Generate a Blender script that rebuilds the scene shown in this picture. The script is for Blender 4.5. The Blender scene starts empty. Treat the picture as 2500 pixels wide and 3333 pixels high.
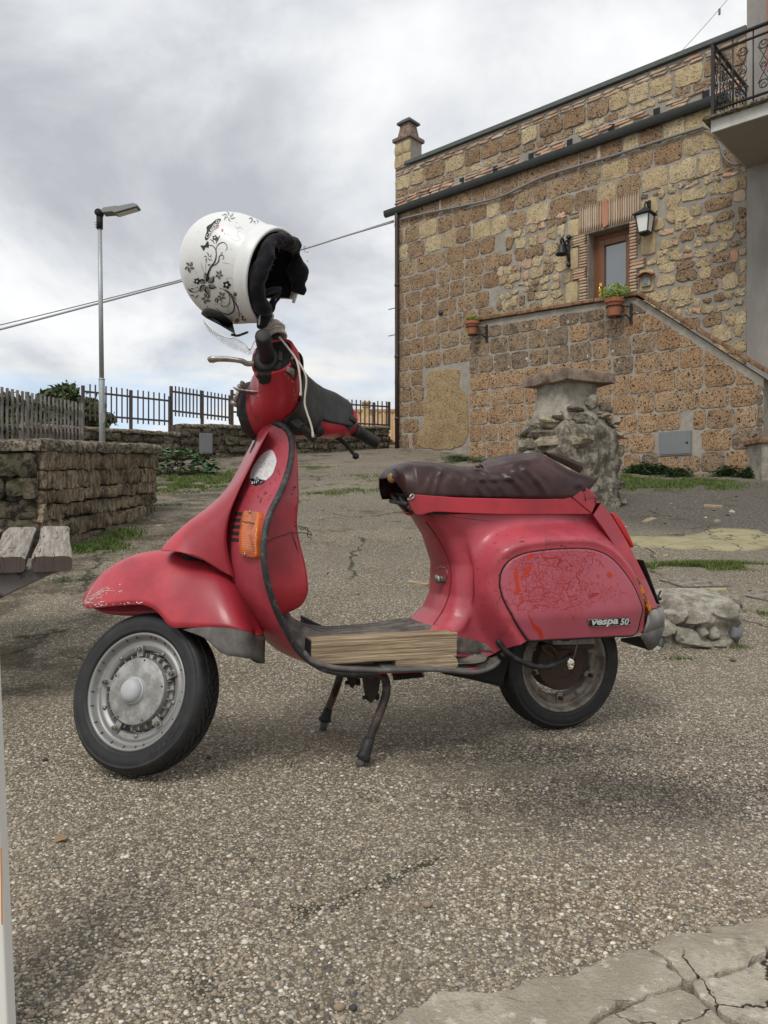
import bpy, bmesh, math, random
import numpy as np
from mathutils import Vector, Matrix
from mathutils.bvhtree import BVHTree
from mathutils.geometry import tessellate_polygon

random.seed(7); rng = np.random.default_rng(7)
SC = bpy.context.scene; COL = SC.collection
R = math.radians

# ---------------------------------------------------------------- camera
CAM_H = 0.668
cd = bpy.data.cameras.new('camera'); cam = bpy.data.objects.new('camera', cd); COL.objects.link(cam)
cam.location = (0, 0, CAM_H); cam.rotation_euler = (R(90), 0, 0)
cd.sensor_fit = 'HORIZONTAL'; cd.sensor_width = 36; cd.lens = 36.0
cd.clip_start = 0.05; cd.clip_end = 3000
SC.camera = cam
SC.view_settings.view_transform = 'Standard'; SC.view_settings.look = 'None'
SC.view_settings.exposure = 0.30; SC.view_settings.gamma = 1.0
SC.view_settings.use_curve_mapping = False

# ---------------------------------------------------------------- node helpers
class NT:
    def __init__(s, tree): s.t = tree
    def n(s, typ, **kw):
        nd = s.t.nodes.new(typ)
        for k, v in kw.items(): setattr(nd, k, v)
        return nd
    def put(s, sock, v):
        if hasattr(v, 'is_output'): s.t.links.new(v, sock)
        elif v is not None:
            if sock.type == 'RGBA' and not isinstance(v, (int, float)) and len(v) == 3: v = (*v, 1)
            sock.default_value = v
    def math(s, op, a, b=0.0, clamp=False):
        nd = s.n('ShaderNodeMath', operation=op, use_clamp=clamp); s.put(nd.inputs[0], a); s.put(nd.inputs[1], b); return nd.outputs[0]
    def vmath(s, op, a, b=None):
        nd = s.n('ShaderNodeVectorMath', operation=op); s.put(nd.inputs[0], a)
        if b is not None: s.put(nd.inputs[1], b)
        return nd.outputs[0]
    def mix(s, f, a, b, mode='MIX'):
        nd = s.n('ShaderNodeMix', data_type='RGBA', blend_type=mode); s.put(nd.inputs[0], f); s.put(nd.inputs[6], a); s.put(nd.inputs[7], b); return nd.outputs[2]
    def noise(s, vec, scale, detail=5, rough=.6, dist=0.0, color=False):
        nd = s.n('ShaderNodeTexNoise'); s.put(nd.inputs['Vector'], vec); nd.inputs['Scale'].default_value = scale
        nd.inputs['Detail'].default_value = detail; nd.inputs['Roughness'].default_value = rough; nd.inputs['Distortion'].default_value = dist
        return nd.outputs[1 if color else 0]
    def vor(s, vec, scale, feature='F1', out='Distance', rnd=1.0):
        nd = s.n('ShaderNodeTexVoronoi', feature=feature); s.put(nd.inputs['Vector'], vec); nd.inputs['Scale'].default_value = scale
        if 'Randomness' in nd.inputs: nd.inputs['Randomness'].default_value = rnd
        return nd.outputs[out]
    def ramp(s, f, stops, interp='LINEAR'):
        nd = s.n('ShaderNodeValToRGB'); cr = nd.color_ramp; cr.interpolation = interp
        while len(cr.elements) < len(stops): cr.elements.new(.5)
        for e, (p, c) in zip(cr.elements, stops):
            e.position = p; e.color = (c, c, c, 1) if isinstance(c, (int, float)) else (*c, 1)
        s.put(nd.inputs[0], f); return nd.outputs[0]
    def step(s, f, a, b):  # smooth 0..1 between a and b
        nd = s.n('ShaderNodeMapRange', interpolation_type='SMOOTHSTEP'); s.put(nd.inputs[0], f)
        nd.inputs[1].default_value = a; nd.inputs[2].default_value = b; return nd.outputs[0]
    def bump(s, h, strength=.5, dist=.01, nrm=None):
        nd = s.n('ShaderNodeBump'); nd.inputs['Strength'].default_value = strength; nd.inputs['Distance'].default_value = dist
        s.put(nd.inputs['Height'], h)
        if nrm is not None: s.put(nd.inputs['Normal'], nrm)
        return nd.outputs[0]
    def co(s, k='Object'): return s.n('ShaderNodeTexCoord').outputs[k]
    def scaled(s, v, sc):
        nd = s.n('ShaderNodeMapping'); s.put(nd.inputs[0], v); nd.inputs['Scale'].default_value = sc; return nd.outputs[0]
    def rnd(s): return s.n('ShaderNodeObjectInfo').outputs['Random']
    def attr(s, name): return s.n('ShaderNodeAttribute', attribute_name=name).outputs['Color']
    def sep(s, v):
        nd = s.n('ShaderNodeSeparateXYZ'); s.put(nd.inputs[0], v); return nd.outputs

def mat(name, fn=None, col=(.5, .5, .5), rough=.6, metal=0.0, spec=.5, **kw):
    m = bpy.data.materials.new(name); m.use_nodes = True
    nt = NT(m.node_tree); b = m.node_tree.nodes['Principled BSDF']
    d = dict(col=col, rough=rough, metal=metal, spec=spec); d.update(kw)
    if fn: d.update(fn(nt) or {})
    nt.put(b.inputs['Base Color'], d['col']); nt.put(b.inputs['Roughness'], d['rough']); nt.put(b.inputs['Metallic'], d['metal'])
    nt.put(b.inputs['Specular IOR Level'], d['spec'])
    for k, s in (('nrm', 'Normal'), ('coat', 'Coat Weight'), ('coatr', 'Coat Roughness'), ('trans', 'Transmission Weight'), ('alpha', 'Alpha'),
                 ('sheen', 'Sheen Weight'), ('sss', 'Subsurface Weight'), ('ior', 'IOR')):
        if k in d: nt.put(b.inputs[s], d[k])
    return m

# ---------------------------------------------------------------- world: overcast sky with cloud layers and thin blue gaps
SUN_EL, SUN_AZ = 52, 205      # azimuth measured clockwise from +Y
w = bpy.data.worlds.new('World'); SC.world = w; w.use_nodes = True
nt = NT(w.node_tree); bg = w.node_tree.nodes['Background']
sky = nt.n('ShaderNodeTexSky', sky_type='NISHITA'); sky.sun_disc = False
sky.sun_elevation = R(SUN_EL); sky.sun_rotation = R(SUN_AZ); sky.air_density = 1.0; sky.dust_density = 1.5
SKY_OFF = (0, 0, 0)
g = nt.co('Generated'); xyz = nt.sep(g)
zc = nt.math('ADD', nt.math('MAXIMUM', xyz[2], 0.0), 0.50)
px = nt.math('DIVIDE', xyz[0], zc); py = nt.math('DIVIDE', xyz[1], zc)
cmb = nt.n('ShaderNodeCombineXYZ'); nt.put(cmb.inputs[0], px); nt.put(cmb.inputs[1], py); nt.put(cmb.inputs[2], 3.7)
pv = cmb.outputs[0]
pv = nt.vmath('ADD', pv, SKY_OFF)
n1 = nt.noise(pv, 2.7, 9, .56, .3)
n2 = nt.noise(nt.vmath('ADD', pv, (5.2, 1.3, 0)), .9, 3, .5, .2)
dens = nt.math('ADD', nt.math('MULTIPLY', n1, .74), nt.math('MULTIPLY', n2, .26))
cloud = nt.ramp(dens, [(.36, (.38, .395, .425)), (.435, (.47, .485, .515)), (.495, (.58, .595, .62)), (.55, (.68, .69, .70)), (.62, (.77, .775, .78))])
low = nt.math('SUBTRACT', 1.0, nt.step(xyz[2], .10, .30))
warm = nt.mix(nt.step(nt.noise(nt.scaled(g, (1.3, 1.3, 9)), 1.6, 4, .5), .44, .58), (.50, .60, .72), (.74, .73, .68))
cloud = nt.mix(nt.math('MULTIPLY', low, nt.step(nt.noise(nt.scaled(g, (1, 1, 4)), 1.9, 4), .40, .60)), cloud, warm)
cl10 = nt.vmath('SCALE', cloud); cl10.node.inputs['Scale'].default_value = 11.0
gap = nt.math('MULTIPLY', nt.math('SUBTRACT', 1.0, nt.step(dens, .40, .50)), .30)
gap = nt.math('MULTIPLY', gap, low)
nt.put(bg.inputs[0], nt.mix(gap, cl10, sky.outputs[0])); bg.inputs[1].default_value = 0.10

# ---------------------------------------------------------------- sun (weak, very soft: overcast)
sl = bpy.data.lights.new('sun', 'SUN'); sl.energy = 1.5; sl.angle = R(22); sl.color = (1, .96, .9)
so = bpy.data.objects.new('sun', sl); COL.objects.link(so)
so.rotation_euler = (R(90 - SUN_EL), 0, R(180 - SUN_AZ)); so.location = (-5, -8, 15)

# ---------------------------------------------------------------- object helpers
def mk(name, V, Fc, m, parent=None, smooth=True, off=(0, 0, 0), ang=None, kind=None, label=None, cat=None, group=None):
    me = bpy.data.meshes.new(name)
    V = np.asarray(V, float).reshape(-1, 3) - np.asarray(off, float)
    me.from_pydata(V.tolist(), [], [tuple(int(i) for i in f) for f in Fc])
    me.materials.append(m)
    if len(V) < 30000:
        bm = bmesh.new(); bm.from_mesh(me); bmesh.ops.recalc_face_normals(bm, faces=bm.faces); bm.to_mesh(me); bm.free()
    if smooth:
        me.shade_smooth()
        if ang: me.set_sharp_from_angle(angle=R(ang))
    return link(name, me, parent, kind, label, cat, group)

def link(name, me, parent=None, kind=None, label=None, cat=None, group=None):
    o = bpy.data.objects.new(name, me); COL.objects.link(o)
    if parent is not None: o.parent = parent
    return tag(o, label, cat, group, kind)

def tag(o, label=None, cat=None, group=None, kind=None):
    if label: o['label'] = label
    if cat: o['category'] = cat
    if group: o['group'] = group
    if kind: o['kind'] = kind
    return o

def thing(name, label, cat, loc=(0, 0, 0), rz=0, group=None, kind=None):
    o = bpy.data.objects.new(name, None); COL.objects.link(o); o.location = loc; o.rotation_euler = (0, 0, rz)
    o.empty_display_size = .1
    return tag(o, label, cat, group, kind)

def bulk(name, V, Fc, m, parent=None, col=None, smooth=False, kind=None, label=None, cat=None):
    """Large triangle/quad mesh from numpy arrays, with an optional colour per vertex."""
    me = bpy.data.meshes.new(name); k = Fc.shape[1]
    me.vertices.add(len(V)); me.vertices.foreach_set('co', np.ascontiguousarray(V, np.float32).ravel())
    me.loops.add(Fc.size); me.loops.foreach_set('vertex_index', np.ascontiguousarray(Fc, np.int32).ravel())
    me.polygons.add(len(Fc)); me.polygons.foreach_set('loop_start', np.arange(0, Fc.size, k, dtype=np.int32))
    me.update(calc_edges=True); me.validate()
    if col is not None:
        a = me.color_attributes.new('tone', 'FLOAT_COLOR', 'POINT')
        a.data.foreach_set('color', np.hstack([col, np.ones((len(col), 1))]).astype(np.float32).ravel())
    if smooth: me.shade_smooth()
    me.materials.append(m)
    return link(name, me, parent, kind, label, cat)

class MB:
    def __init__(s): s.V = []; s.F = []
    def add(s, V, Fc):
        b = len(s.V); s.V += [tuple(map(float, v)) for v in V]; s.F += [tuple(i + b for i in f) for f in Fc]; return s
    def box(s, c, h, rot=None):
        c = np.array(c, float); P = np.array([(x, y, z) for x in (-1, 1) for y in (-1, 1) for z in (-1, 1)], float) * np.array(h, float)
        if rot is not None: P = P @ np.array(rot).T
        return s.add(P + c, [(0, 1, 3, 2), (4, 6, 7, 5), (0, 4, 5, 1), (2, 3, 7, 6), (0, 2, 6, 4), (1, 5, 7, 3)])
    def tube(s, path, r, n=8, caps=True, flat=1.0, closed=False): return s.add(*tube(path, r, n, caps, flat, closed))
    def cyl(s, a, b, r, n=12, r2=None): return s.add(*tube([a, b], [r, r if r2 is None else r2], n))
    def out(s, name, m, parent=None, **k): return mk(name, s.V, s.F, m, parent, **k)

def cr(P, n, closed=False):
    """Catmull-Rom resample to n points evenly spaced along the length."""
    P = np.array(P, float)
    if closed: Q = np.vstack([P[-1], P, P[0], P[1]])
    else: Q = np.vstack([2 * P[0] - P[1], P, 2 * P[-1] - P[-2]])
    out = []
    for i in range(1, len(Q) - 2):
        p0, p1, p2, p3 = Q[i - 1:i + 3]
        for t in np.linspace(0, 1, 16, endpoint=False):
            out.append(.5 * (2 * p1 + (p2 - p0) * t + (2 * p0 - 5 * p1 + 4 * p2 - p3) * t * t + (3 * p1 - p0 - 3 * p2 + p3) * t ** 3))
    out.append(Q[-2]); out = np.array(out)
    L = np.concatenate([[0], np.cumsum(np.linalg.norm(np.diff(out, axis=0), axis=1))])
    u = np.linspace(0, L[-1], n + 1)[:-1] if closed else np.linspace(0, L[-1], n)
    return np.stack([np.interp(u, L, out[:, k]) for k in range(out.shape[1])], 1)

def tube(path, r, n=8, caps=True, flat=1.0, closed=False):
    P = np.array(path, float); N = len(P); rr = np.broadcast_to(np.asarray(r, float), (N,))
    T = np.gradient(P, axis=0) if not closed else np.roll(P, -1, 0) - np.roll(P, 1, 0)
    T /= np.linalg.norm(T, axis=1)[:, None] + 1e-12
    up = np.array([0, 0, 1.]) if abs(T[0][2]) < .9 else np.array([0, 1., 0])
    u = np.cross(T[0], up); u /= np.linalg.norm(u); V = []
    for i in range(N):
        u = u - T[i] * u.dot(T[i]); u /= np.linalg.norm(u) + 1e-12; v = np.cross(T[i], u)
        for k in range(n):
            a = 2 * math.pi * k / n; V.append(P[i] + rr[i] * (u * math.cos(a) + v * flat * math.sin(a)))
    Fc = [(i * n + k, i * n + (k + 1) % n, (i + 1) * n + (k + 1) % n, (i + 1) * n + k) for i in range(N - 1) for k in range(n)]
    if closed: Fc += [((N - 1) * n + k, (N - 1) * n + (k + 1) % n, (k + 1) % n, k) for k in range(n)]
    elif caps: Fc += [tuple(range(n - 1, -1, -1)), tuple(range((N - 1) * n, N * n))]
    return V, Fc

def grid(A, closed_u=False, closed_v=False):
    """Quad faces for an array of rows A[u][v] of points."""
    A = np.array(A, float); nu, nv = A.shape[:2]; Fc = []
    for i in range(nu if closed_u else nu - 1):
        for j in range(nv if closed_v else nv - 1):
            a, b = (i + 1) % nu, (j + 1) % nv; Fc.append((i * nv + j, a * nv + j, a * nv + b, i * nv + b))
    return A.reshape(-1, 3), Fc

def lathe(prof, n=48, axis='y', c=(0, 0, 0)):
    """prof: list of (radius, along). axis y: the wheel axle."""
    rows = []
    for r, h in prof:
        a = np.linspace(0, 2 * math.pi, n, endpoint=False); z = np.full(n, h)
        rows.append(np.stack({'y': (r * np.cos(a), z, r * np.sin(a)), 'z': (r * np.cos(a), r * np.sin(a), z), 'x': (z, r * np.cos(a), r * np.sin(a))}[axis], 1) + np.array(c))
    return grid(rows, closed_v=True)

def bev(o, wd=.003, seg=2):
    b = o.modifiers.new('bevel', 'BEVEL'); b.width = wd; b.segments = seg; b.limit_method = 'ANGLE'; b.angle_limit = R(35); return o
def solid(o, t=.003, offs=-1):
    b = o.modifiers.new('thickness', 'SOLIDIFY'); b.thickness = t; b.offset = offs; return o
def sub(o, lv=1):
    b = o.modifiers.new('subdivision', 'SUBSURF'); b.levels = lv; b.render_levels = lv; return o
def sm(x, a, b): t = np.clip((np.asarray(x, float) - a) / (b - a), 0, 1); return t * t * (3 - 2 * t)

# smooth value noise for shaping geometry
_G = rng.random((64, 64, 64))
def vn(p, sc=1.0):
    p = np.asarray(p, float) * sc + 1000.0; i = np.floor(p).astype(int); f = p - i; f = f * f * (3 - 2 * f); r = 0
    for dx in (0, 1):
        for dy in (0, 1):
            for dz in (0, 1):
                wgt = (f[..., 0] if dx else 1 - f[..., 0]) * (f[..., 1] if dy else 1 - f[..., 1]) * (f[..., 2] if dz else 1 - f[..., 2])
                r = r + wgt * _G[(i[..., 0] + dx) % 64, (i[..., 1] + dy) % 64, (i[..., 2] + dz) % 64]
    return r - .5

# ---------------------------------------------------------------- survey of the photograph: pixel rays to real places
FPX, CXP, CYP = 2500.0, 1250.0, 1666.5
CROP = dict(F=(0, 0, 1), C1=(200, 1350, 1.508), C2=(1100, 1350, 1.3825), C3=(500, 650, 2.0738), C4=(1230, 300, 1.3063), C5=(0, 600, 1.2762), C6=(1900, 1300, 2.4583),
            C8=(0, 1200, 2.37), E1=(240, 1720, 2.6339), E2=(640, 1000, 2.6758), E3=(580, 690, 3.95), E4=(1230, 1450, 2.3042), E5=(1600, 1700, 2.8603),
            E6=(950, 1950, 2.212), E7=(1650, 1180, 3.6867), E8=(2250, 0, 3.952), G1=(0, 1150, 3.95), G2=(750, 1420, 4.916), G3=(1820, 600, 4.3658), G4=(0, 1650, 5.53), G5=(1300, 1150, 3.318))
def fp(k, x, y): a = CROP[k]; return a[0] + x / a[2], a[1] + y / a[2]
def wray(k, x, y):
    X, Y = fp(k, x, y); return np.array([0, 0, CAM_H]), np.array([(X - CXP) / FPX, 1.0, (CYP - Y) / FPX])
def WD(k, x, y, d): o, r = wray(k, x, y); return o + r * d
BT = R(19.4); BO = np.array([-.111, 2.159, 0])     # scooter: yaw and floor point
RB = np.array([[math.cos(BT), -math.sin(BT), 0], [math.sin(BT), math.cos(BT), 0], [0, 0, 1]])
def lray(k, x, y): o, r = wray(k, x, y); return RB.T @ (o - BO), RB.T @ r
def L(k, x, y, ly): o, r = lray(k, x, y); return o + r * ((ly - o[1]) / r[1])        # scooter frame, plane at lateral ly
RK, PH = R(26), R(-44); SA = np.array([-.535, 0, .203]); SU = np.array([math.sin(RK), 0, math.cos(RK)])
_K = np.array([[0, -SU[2], SU[1]], [SU[2], 0, -SU[0]], [-SU[1], SU[0], 0]])
RST = np.eye(3) + math.sin(PH) * _K + (1 - math.cos(PH)) * _K @ _K                    # steering turned 41 degrees to the right
def ST(P): return SA + (np.asarray(P, float).reshape(-1, 3) - SA) @ RST.T
def T(k, x, y, fy):
    o, r = lray(k, x, y); o = SA + RST.T @ (o - SA); r = RST.T @ r; return o + r * ((fy - o[1]) / r[1])   # steering frame
# ================================================================ MATERIALS
def f_red(faded=0.0, dirt=.5):
    def f(n):
        c = n.co(); big = n.noise(c, 5, 4); fine = n.noise(c, 60, 4)
        a = tuple(np.array((.46, .020, .034)) * (1 - faded) + np.array((.46, .088, .118)) * faded)
        b = tuple(np.array((.30, .012, .022)) * (1 - faded) + np.array((.36, .06, .085)) * faded)
        col = n.mix(n.step(big, .4, .62), a, b)
        col = n.mix(n.math('MULTIPLY', n.step(n.noise(c, 26, 6, .7), .60, .70), dirt * .45), col, (.10, .035, .03))
        col = n.mix(n.math('MULTIPLY', n.step(n.noise(n.scaled(c, (1, 1, .35)), 190, 2), .74, .80), .5 * dirt), col, (.42, .27, .22))
        rg = n.math('ADD', .30 + .14 * faded, n.math('MULTIPLY', fine, .16))
        return dict(col=col, rough=rg, spec=.5, coat=.22, coatr=.16, nrm=n.bump(n.noise(c, 24, 3), .06, .004))
    return f
M = {}
M['red'] = mat('red_paint', f_red(.22, .8)); M['red_dull'] = mat('faded_red_paint', f_red(.55, 1.2)); M['red_deep'] = mat('deep_red_paint', f_red(.06, .6))
def f_panel(n):
    c = n.co(); s = n.sep(c)
    d = n.vmath('ADD', c, n.vmath('SCALE', n.noise(c, 22, 3, color=True))); d.node.inputs[1].links[0].from_node.inputs['Scale'].default_value = .012
    e1 = n.vor(n.scaled(d, (1, 0, 1.5)), 30, 'DISTANCE_TO_EDGE'); e2 = n.vor(n.scaled(d, (1.2, 0, 1)), 74, 'DISTANCE_TO_EDGE')
    where = n.math('MULTIPLY', n.step(n.noise(n.scaled(c, (1, 0, 1)), 9, 3), .30, .55), n.math('SUBTRACT', 1, n.step(s[0], .56, .80)))
    where = n.math('MULTIPLY', where, n.step(s[2], .36, .43))
    brk = n.step(n.noise(n.scaled(c, (1, 0, 1)), 62, 2), .40, .48)
    k = n.math('MAXIMUM', n.math('LESS_THAN', e1, .028), n.math('LESS_THAN', e2, .027)); k = n.math('MULTIPLY', n.math('MULTIPLY', k, n.step(where, .25, .55)), brk)
    base = n.mix(n.step(n.noise(c, 6, 4), .4, .65), (.43, .095, .13), (.40, .075, .105))
    base = n.mix(n.math('MULTIPLY', n.step(n.noise(c, 70, 3), .62, .75), .25), base, (.20, .04, .045))
    return dict(col=n.mix(k, base, (.32, .02, .016)), rough=n.math('ADD', .38, n.math('MULTIPLY', n.noise(c, 40), .15)), nrm=n.bump(n.math('SUBTRACT', 1, k), .25, .001))
M['panel'] = mat('cracked_red_paint', f_panel)
M['scar'] = mat('bright_red_underpaint', col=(.50, .035, .012), rough=.45)
M['rub'] = mat('black_rubber', lambda n: dict(col=n.mix(n.step(n.noise(n.co(), 30, 5, .7), .45, .75), (.012, .012, .013), (.05, .047, .043)), rough=.62))
M['tyre'] = mat('tyre_rubber', lambda n: dict(col=n.mix(n.step(n.noise(n.co(), 22, 6, .7), .45, .8), (.008, .008, .009), (.03, .028, .026)), rough=.55, nrm=n.bump(n.noise(n.co(), 160, 3), .15, .001)))
M['trim'] = mat('worn_rubber_trim', lambda n: dict(col=n.mix(n.step(n.noise(n.co(), 55, 5, .7), .48, .72), (.022, .023, .025), (.11, .10, .09)), rough=.6, nrm=n.bump(n.noise(n.co(), 90, 4), .3, .002)))
M['mat'] = mat('dusty_floor_rubber', lambda n: dict(col=n.mix(n.step(n.noise(n.co(), 16, 6, .65), .36, .68), (.055, .05, .045), (.20, .175, .145)), rough=.85, nrm=n.bump(n.noise(n.co(), 120, 4), .2, .001)))
M['plast'] = mat('grey_black_plastic', lambda n: dict(col=n.mix(n.step(n.noise(n.co(), 18, 6, .7), .4, .75), (.022, .021, .021), (.055, .05, .047)), rough=.58, nrm=n.bump(n.noise(n.co(), 420, 2), .12, .0006)))
M['dark'] = mat('black_and_shade', col=(.010, .010, .010), rough=.8)  # black of real parts, and painted shade in holes and gaps
M['grease'] = mat('greasy_metal', lambda n: dict(col=n.mix(n.noise(n.co(), 30, 5), (.012, .011, .010), (.06, .045, .035)), rough=.6, metal=.3))
def f_alu(n):
    c = n.co(); return dict(col=n.mix(n.step(n.noise(c, 26, 7, .7), .36, .7), (.20, .195, .18), (.40, .395, .38)), rough=n.math('ADD', .42, n.math('MULTIPLY', n.noise(c, 70, 4), .22)), metal=.35, nrm=n.bump(n.noise(c, 190, 3), .25, .0012))
M['alu'] = mat('cast_aluminium', f_alu)
M['rim'] = mat('silver_wheel_paint', lambda n: dict(col=n.mix(n.step(n.noise(n.co(), 17, 7, .72), .56, .72), (.25, .247, .24), (.13, .075, .045)), rough=.42, metal=.35))
M['rimold'] = mat('dirty_wheel_paint', lambda n: dict(col=n.mix(n.step(n.noise(n.co(), 16, 6, .7), .40, .66), (.27, .25, .21), (.12, .085, .06)), rough=.6, metal=.2))
M['rust'] = mat('rusty_iron', lambda n: dict(col=n.mix(n.noise(n.co(), 40, 6, .7), (.035, .022, .016), (.10, .06, .04)), rough=.75, metal=.25))
M['steel'] = mat('dull_steel', lambda n: dict(col=n.mix(n.step(n.noise(n.co(), 60, 5, .7), .4, .7), (.42, .40, .36), (.20, .17, .13)), rough=.38, metal=.8))
M['stand'] = mat('worn_stand_paint', lambda n: dict(col=n.mix(n.step(n.noise(n.co(), 26, 5, .7), .42, .66), (.035, .03, .028), (.14, .095, .07)), rough=.5, metal=.3))
M['cap'] = mat('grey_plastic_cap', lambda n: dict(col=n.mix(n.noise(n.co(), 35, 5), (.36, .37, .38), (.46, .47, .48)), rough=.5))
M['flap'] = mat('weathered_grey_rubber', lambda n: dict(col=n.mix(n.step(n.noise(n.co(), 18, 6, .7), .35, .7), (.075, .07, .064), (.14, .13, .12)), rough=.75, nrm=n.bump(n.noise(n.co(), 60, 4), .15, .002)))
M['bumper'] = mat('weathered_grey_plastic', lambda n: dict(col=n.mix(n.step(n.noise(n.scaled(n.co(), (1, 1, .3)), 30, 6, .7), .35, .7), (.17, .16, .15), (.30, .285, .27)), rough=.6))
def f_amber(n):
    c = n.co(); rib = n.math('SINE', n.math('MULTIPLY', n.sep(c)[2], 1500)); rib2 = n.math('SINE', n.math('MULTIPLY', n.sep(c)[1], 900))
    return dict(col=n.mix(n.step(n.noise(c, 22, 4), .42, .62), (.60, .13, .008), (.42, .085, .006)), rough=.2, coat=.6, coatr=.1, sss=.15, nrm=n.bump(n.math('ADD', rib, rib2), .35, .001))
M['amber'] = mat('amber_lens', f_amber)
M['amber_old'] = mat('dirty_amber_lens', lambda n: dict(col=n.mix(n.step(n.noise(n.co(), 45, 5, .7), .46, .6), (.55, .18, .012), (.05, .03, .012)), rough=.45))
M['tail'] = mat('red_lens', col=(.42, .006, .006), rough=.18, coat=.7, coatr=.08, sss=.1)
def f_seat(n):
    c = n.co(); s = n.sep(c)
    return dict(col=n.mix(n.step(n.noise(c, 9, 5, .6), .38, .7), (.030, .011, .011), (.062, .028, .025)), rough=n.math('ADD', .27, n.math('MULTIPLY', n.noise(c, 24, 4), .22)), spec=.4, nrm=n.bump(n.noise(n.scaled(c, (1, 1, .5)), 48, 5, .6), .28, .006, n.bump(n.noise(c, 380, 2), .08, .0005)))
M['seat'] = mat('maroon_vinyl', f_seat)
def f_wood(n):
    c = n.co(); st = n.noise(n.scaled(c, (1.2, 26, 60)), 3.2, 6, .62, .3); ring = n.math('SINE', n.math('MULTIPLY', n.noise(n.scaled(c, (1, 9, 30)), 2.2, 3), 44))
    g1 = n.mix(n.step(st, .32, .68), (.17, .115, .065), (.46, .36, .235)); g1 = n.mix(n.math('MULTIPLY', n.step(ring, .45, .98), .5), g1, (.16, .10, .055))
    return dict(col=g1, rough=.8, nrm=n.bump(n.math('ADD', st, n.math('MULTIPLY', ring, .15)), .5, .003))
M['wood'] = mat('weathered_pine', f_wood)
def f_plank(n):
    rt = n.n('ShaderNodeMapping'); n.put(rt.inputs[0], n.co()); rt.inputs['Rotation'].default_value = (0, 0, R(-22.6)); c = rt.outputs[0]; wv = n.noise(n.scaled(c, (20, .9, 2)), 4.0, 4, .55, .1); ck = n.noise(n.scaled(c, (24, 1.1, 2)), 1.7, 2, .5, .15)
    crack = n.step(n.math('ABSOLUTE', n.math('SUBTRACT', ck, .5)), .002, .016)
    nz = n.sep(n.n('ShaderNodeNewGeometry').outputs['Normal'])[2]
    top = n.mix(n.step(wv, .32, .66), (.19, .16, .13), (.34, .305, .258)); side_brown = n.mix(n.noise(c, 20, 5), (.075, .055, .047), (.11, .085, .072))  # upward faces paler, all other faces darker brown
    col = n.mix(n.step(n.math('ADD', nz, n.math('MULTIPLY', n.math('SUBTRACT', n.noise(c, 30, 5), .5), .7)), .55, .85), side_brown, top)
    return dict(col=n.mix(crack, (.035, .026, .022), col), rough=.8, nrm=n.bump(n.math('MULTIPLY', crack, wv), .35, .003))
M['plank'] = mat('weathered_bench_wood', f_plank)
M['bracket'] = mat('stained_concrete', lambda n: dict(col=n.mix(n.step(n.noise(n.co(), 24, 7, .75), .52, .64), (.155, .145, .135), (.05, .045, .04)), rough=.85))
M['galv'] = mat('galvanised_steel', lambda n: dict(col=n.mix(n.vor(n.co(), 45), (.30, .32, .33), (.44, .46, .47)), rough=.5, metal=.4))
M['lampgrey'] = mat('lamp_grey', col=(.22, .23, .23), rough=.5, metal=.3)
M['iron'] = mat('black_wrought_iron', col=(.014, .014, .016), rough=.5)
M['fence'] = mat('weathered_fence_steel', lambda n: dict(col=n.mix(n.step(n.noise(n.scaled(n.co(), (1, 1, .25)), 22, 6, .7), .40, .66), (.20, .19, .175), (.085, .06, .05)), rough=.7, metal=.2))
M['fencedark'] = mat('rusty_fence_steel', lambda n: dict(col=n.mix(n.step(n.noise(n.scaled(n.co(), (1, 1, .25)), 22, 6, .7), .40, .70), (.07, .055, .048), (.12, .085, .07)), rough=.75, metal=.2))

def f_tuff(pal, pit=1.0, lich=0.0, sc=1.0):
    def f(n):
        c = n.co(); r = n.rnd(); at = n.attr('tone')
        r2 = n.math('FRACT', n.math('ADD', r, n.sep(at)[0]))
        tone = n.ramp(r2, [(i / (len(pal) - 1), p) for i, p in enumerate(pal)])
        col = n.mix(n.math('MULTIPLY', n.step(n.noise(c, 9 * sc, 6, .65), .36, .7), .5), tone, n.vmath('MULTIPLY', tone, (.68, .62, .55)))
        col = n.mix(n.math('MULTIPLY', n.step(n.noise(c, 60 * sc, 4, .6), .5, .7), .35), col, n.vmath('MULTIPLY', tone, (1.3, 1.27, 1.2)))
        w_ = n.vmath('ADD', c, n.vmath('SCALE', n.noise(c, 30, 3, color=True))); w_.node.inputs[1].links[0].from_node.inputs['Scale'].default_value = .03
        p = n.math('SUBTRACT', n.vor(w_, 17 * sc), n.math('SUBTRACT', n.math('MULTIPLY', n.noise(c, 11, 3), 1.0), .42)); p2 = n.math('SUBTRACT', n.vor(w_, 42 * sc), n.math('MULTIPLY', n.noise(c, 16, 3), .5))
        hole = n.math('MAXIMUM', n.math('SUBTRACT', 1, n.step(p, .06, .16)), n.math('MULTIPLY', n.math('SUBTRACT', 1, n.step(p2, .04, .14)), .8)); hole = n.math('MULTIPLY', hole, pit)
        col = n.mix(n.math('MULTIPLY', hole, .92), col, (.045, .03, .02))
        if lich:
            col = n.mix(n.math('MULTIPLY', n.step(n.noise(c, 7, 7, .72), .50, .60), .75 * min(lich, 1)), col, (.10, .085, .07))
            col = n.mix(n.step(n.math('SUBTRACT', n.noise(c, 9, 6, .66), n.math('MULTIPLY', n.vor(c, 12), .12)), .63 - .06 * lich, .66 - .06 * lich), col, (.50, .49, .43))
        h = n.math('SUBTRACT', n.math('ADD', n.noise(c, 26 * sc, 6, .7), n.math('MULTIPLY', n.noise(c, 90 * sc, 3), .4)), n.math('MULTIPLY', hole, .9))
        return dict(col=col, rough=.93, spec=.2, nrm=n.bump(h, .75, .02))
    return f
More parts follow.
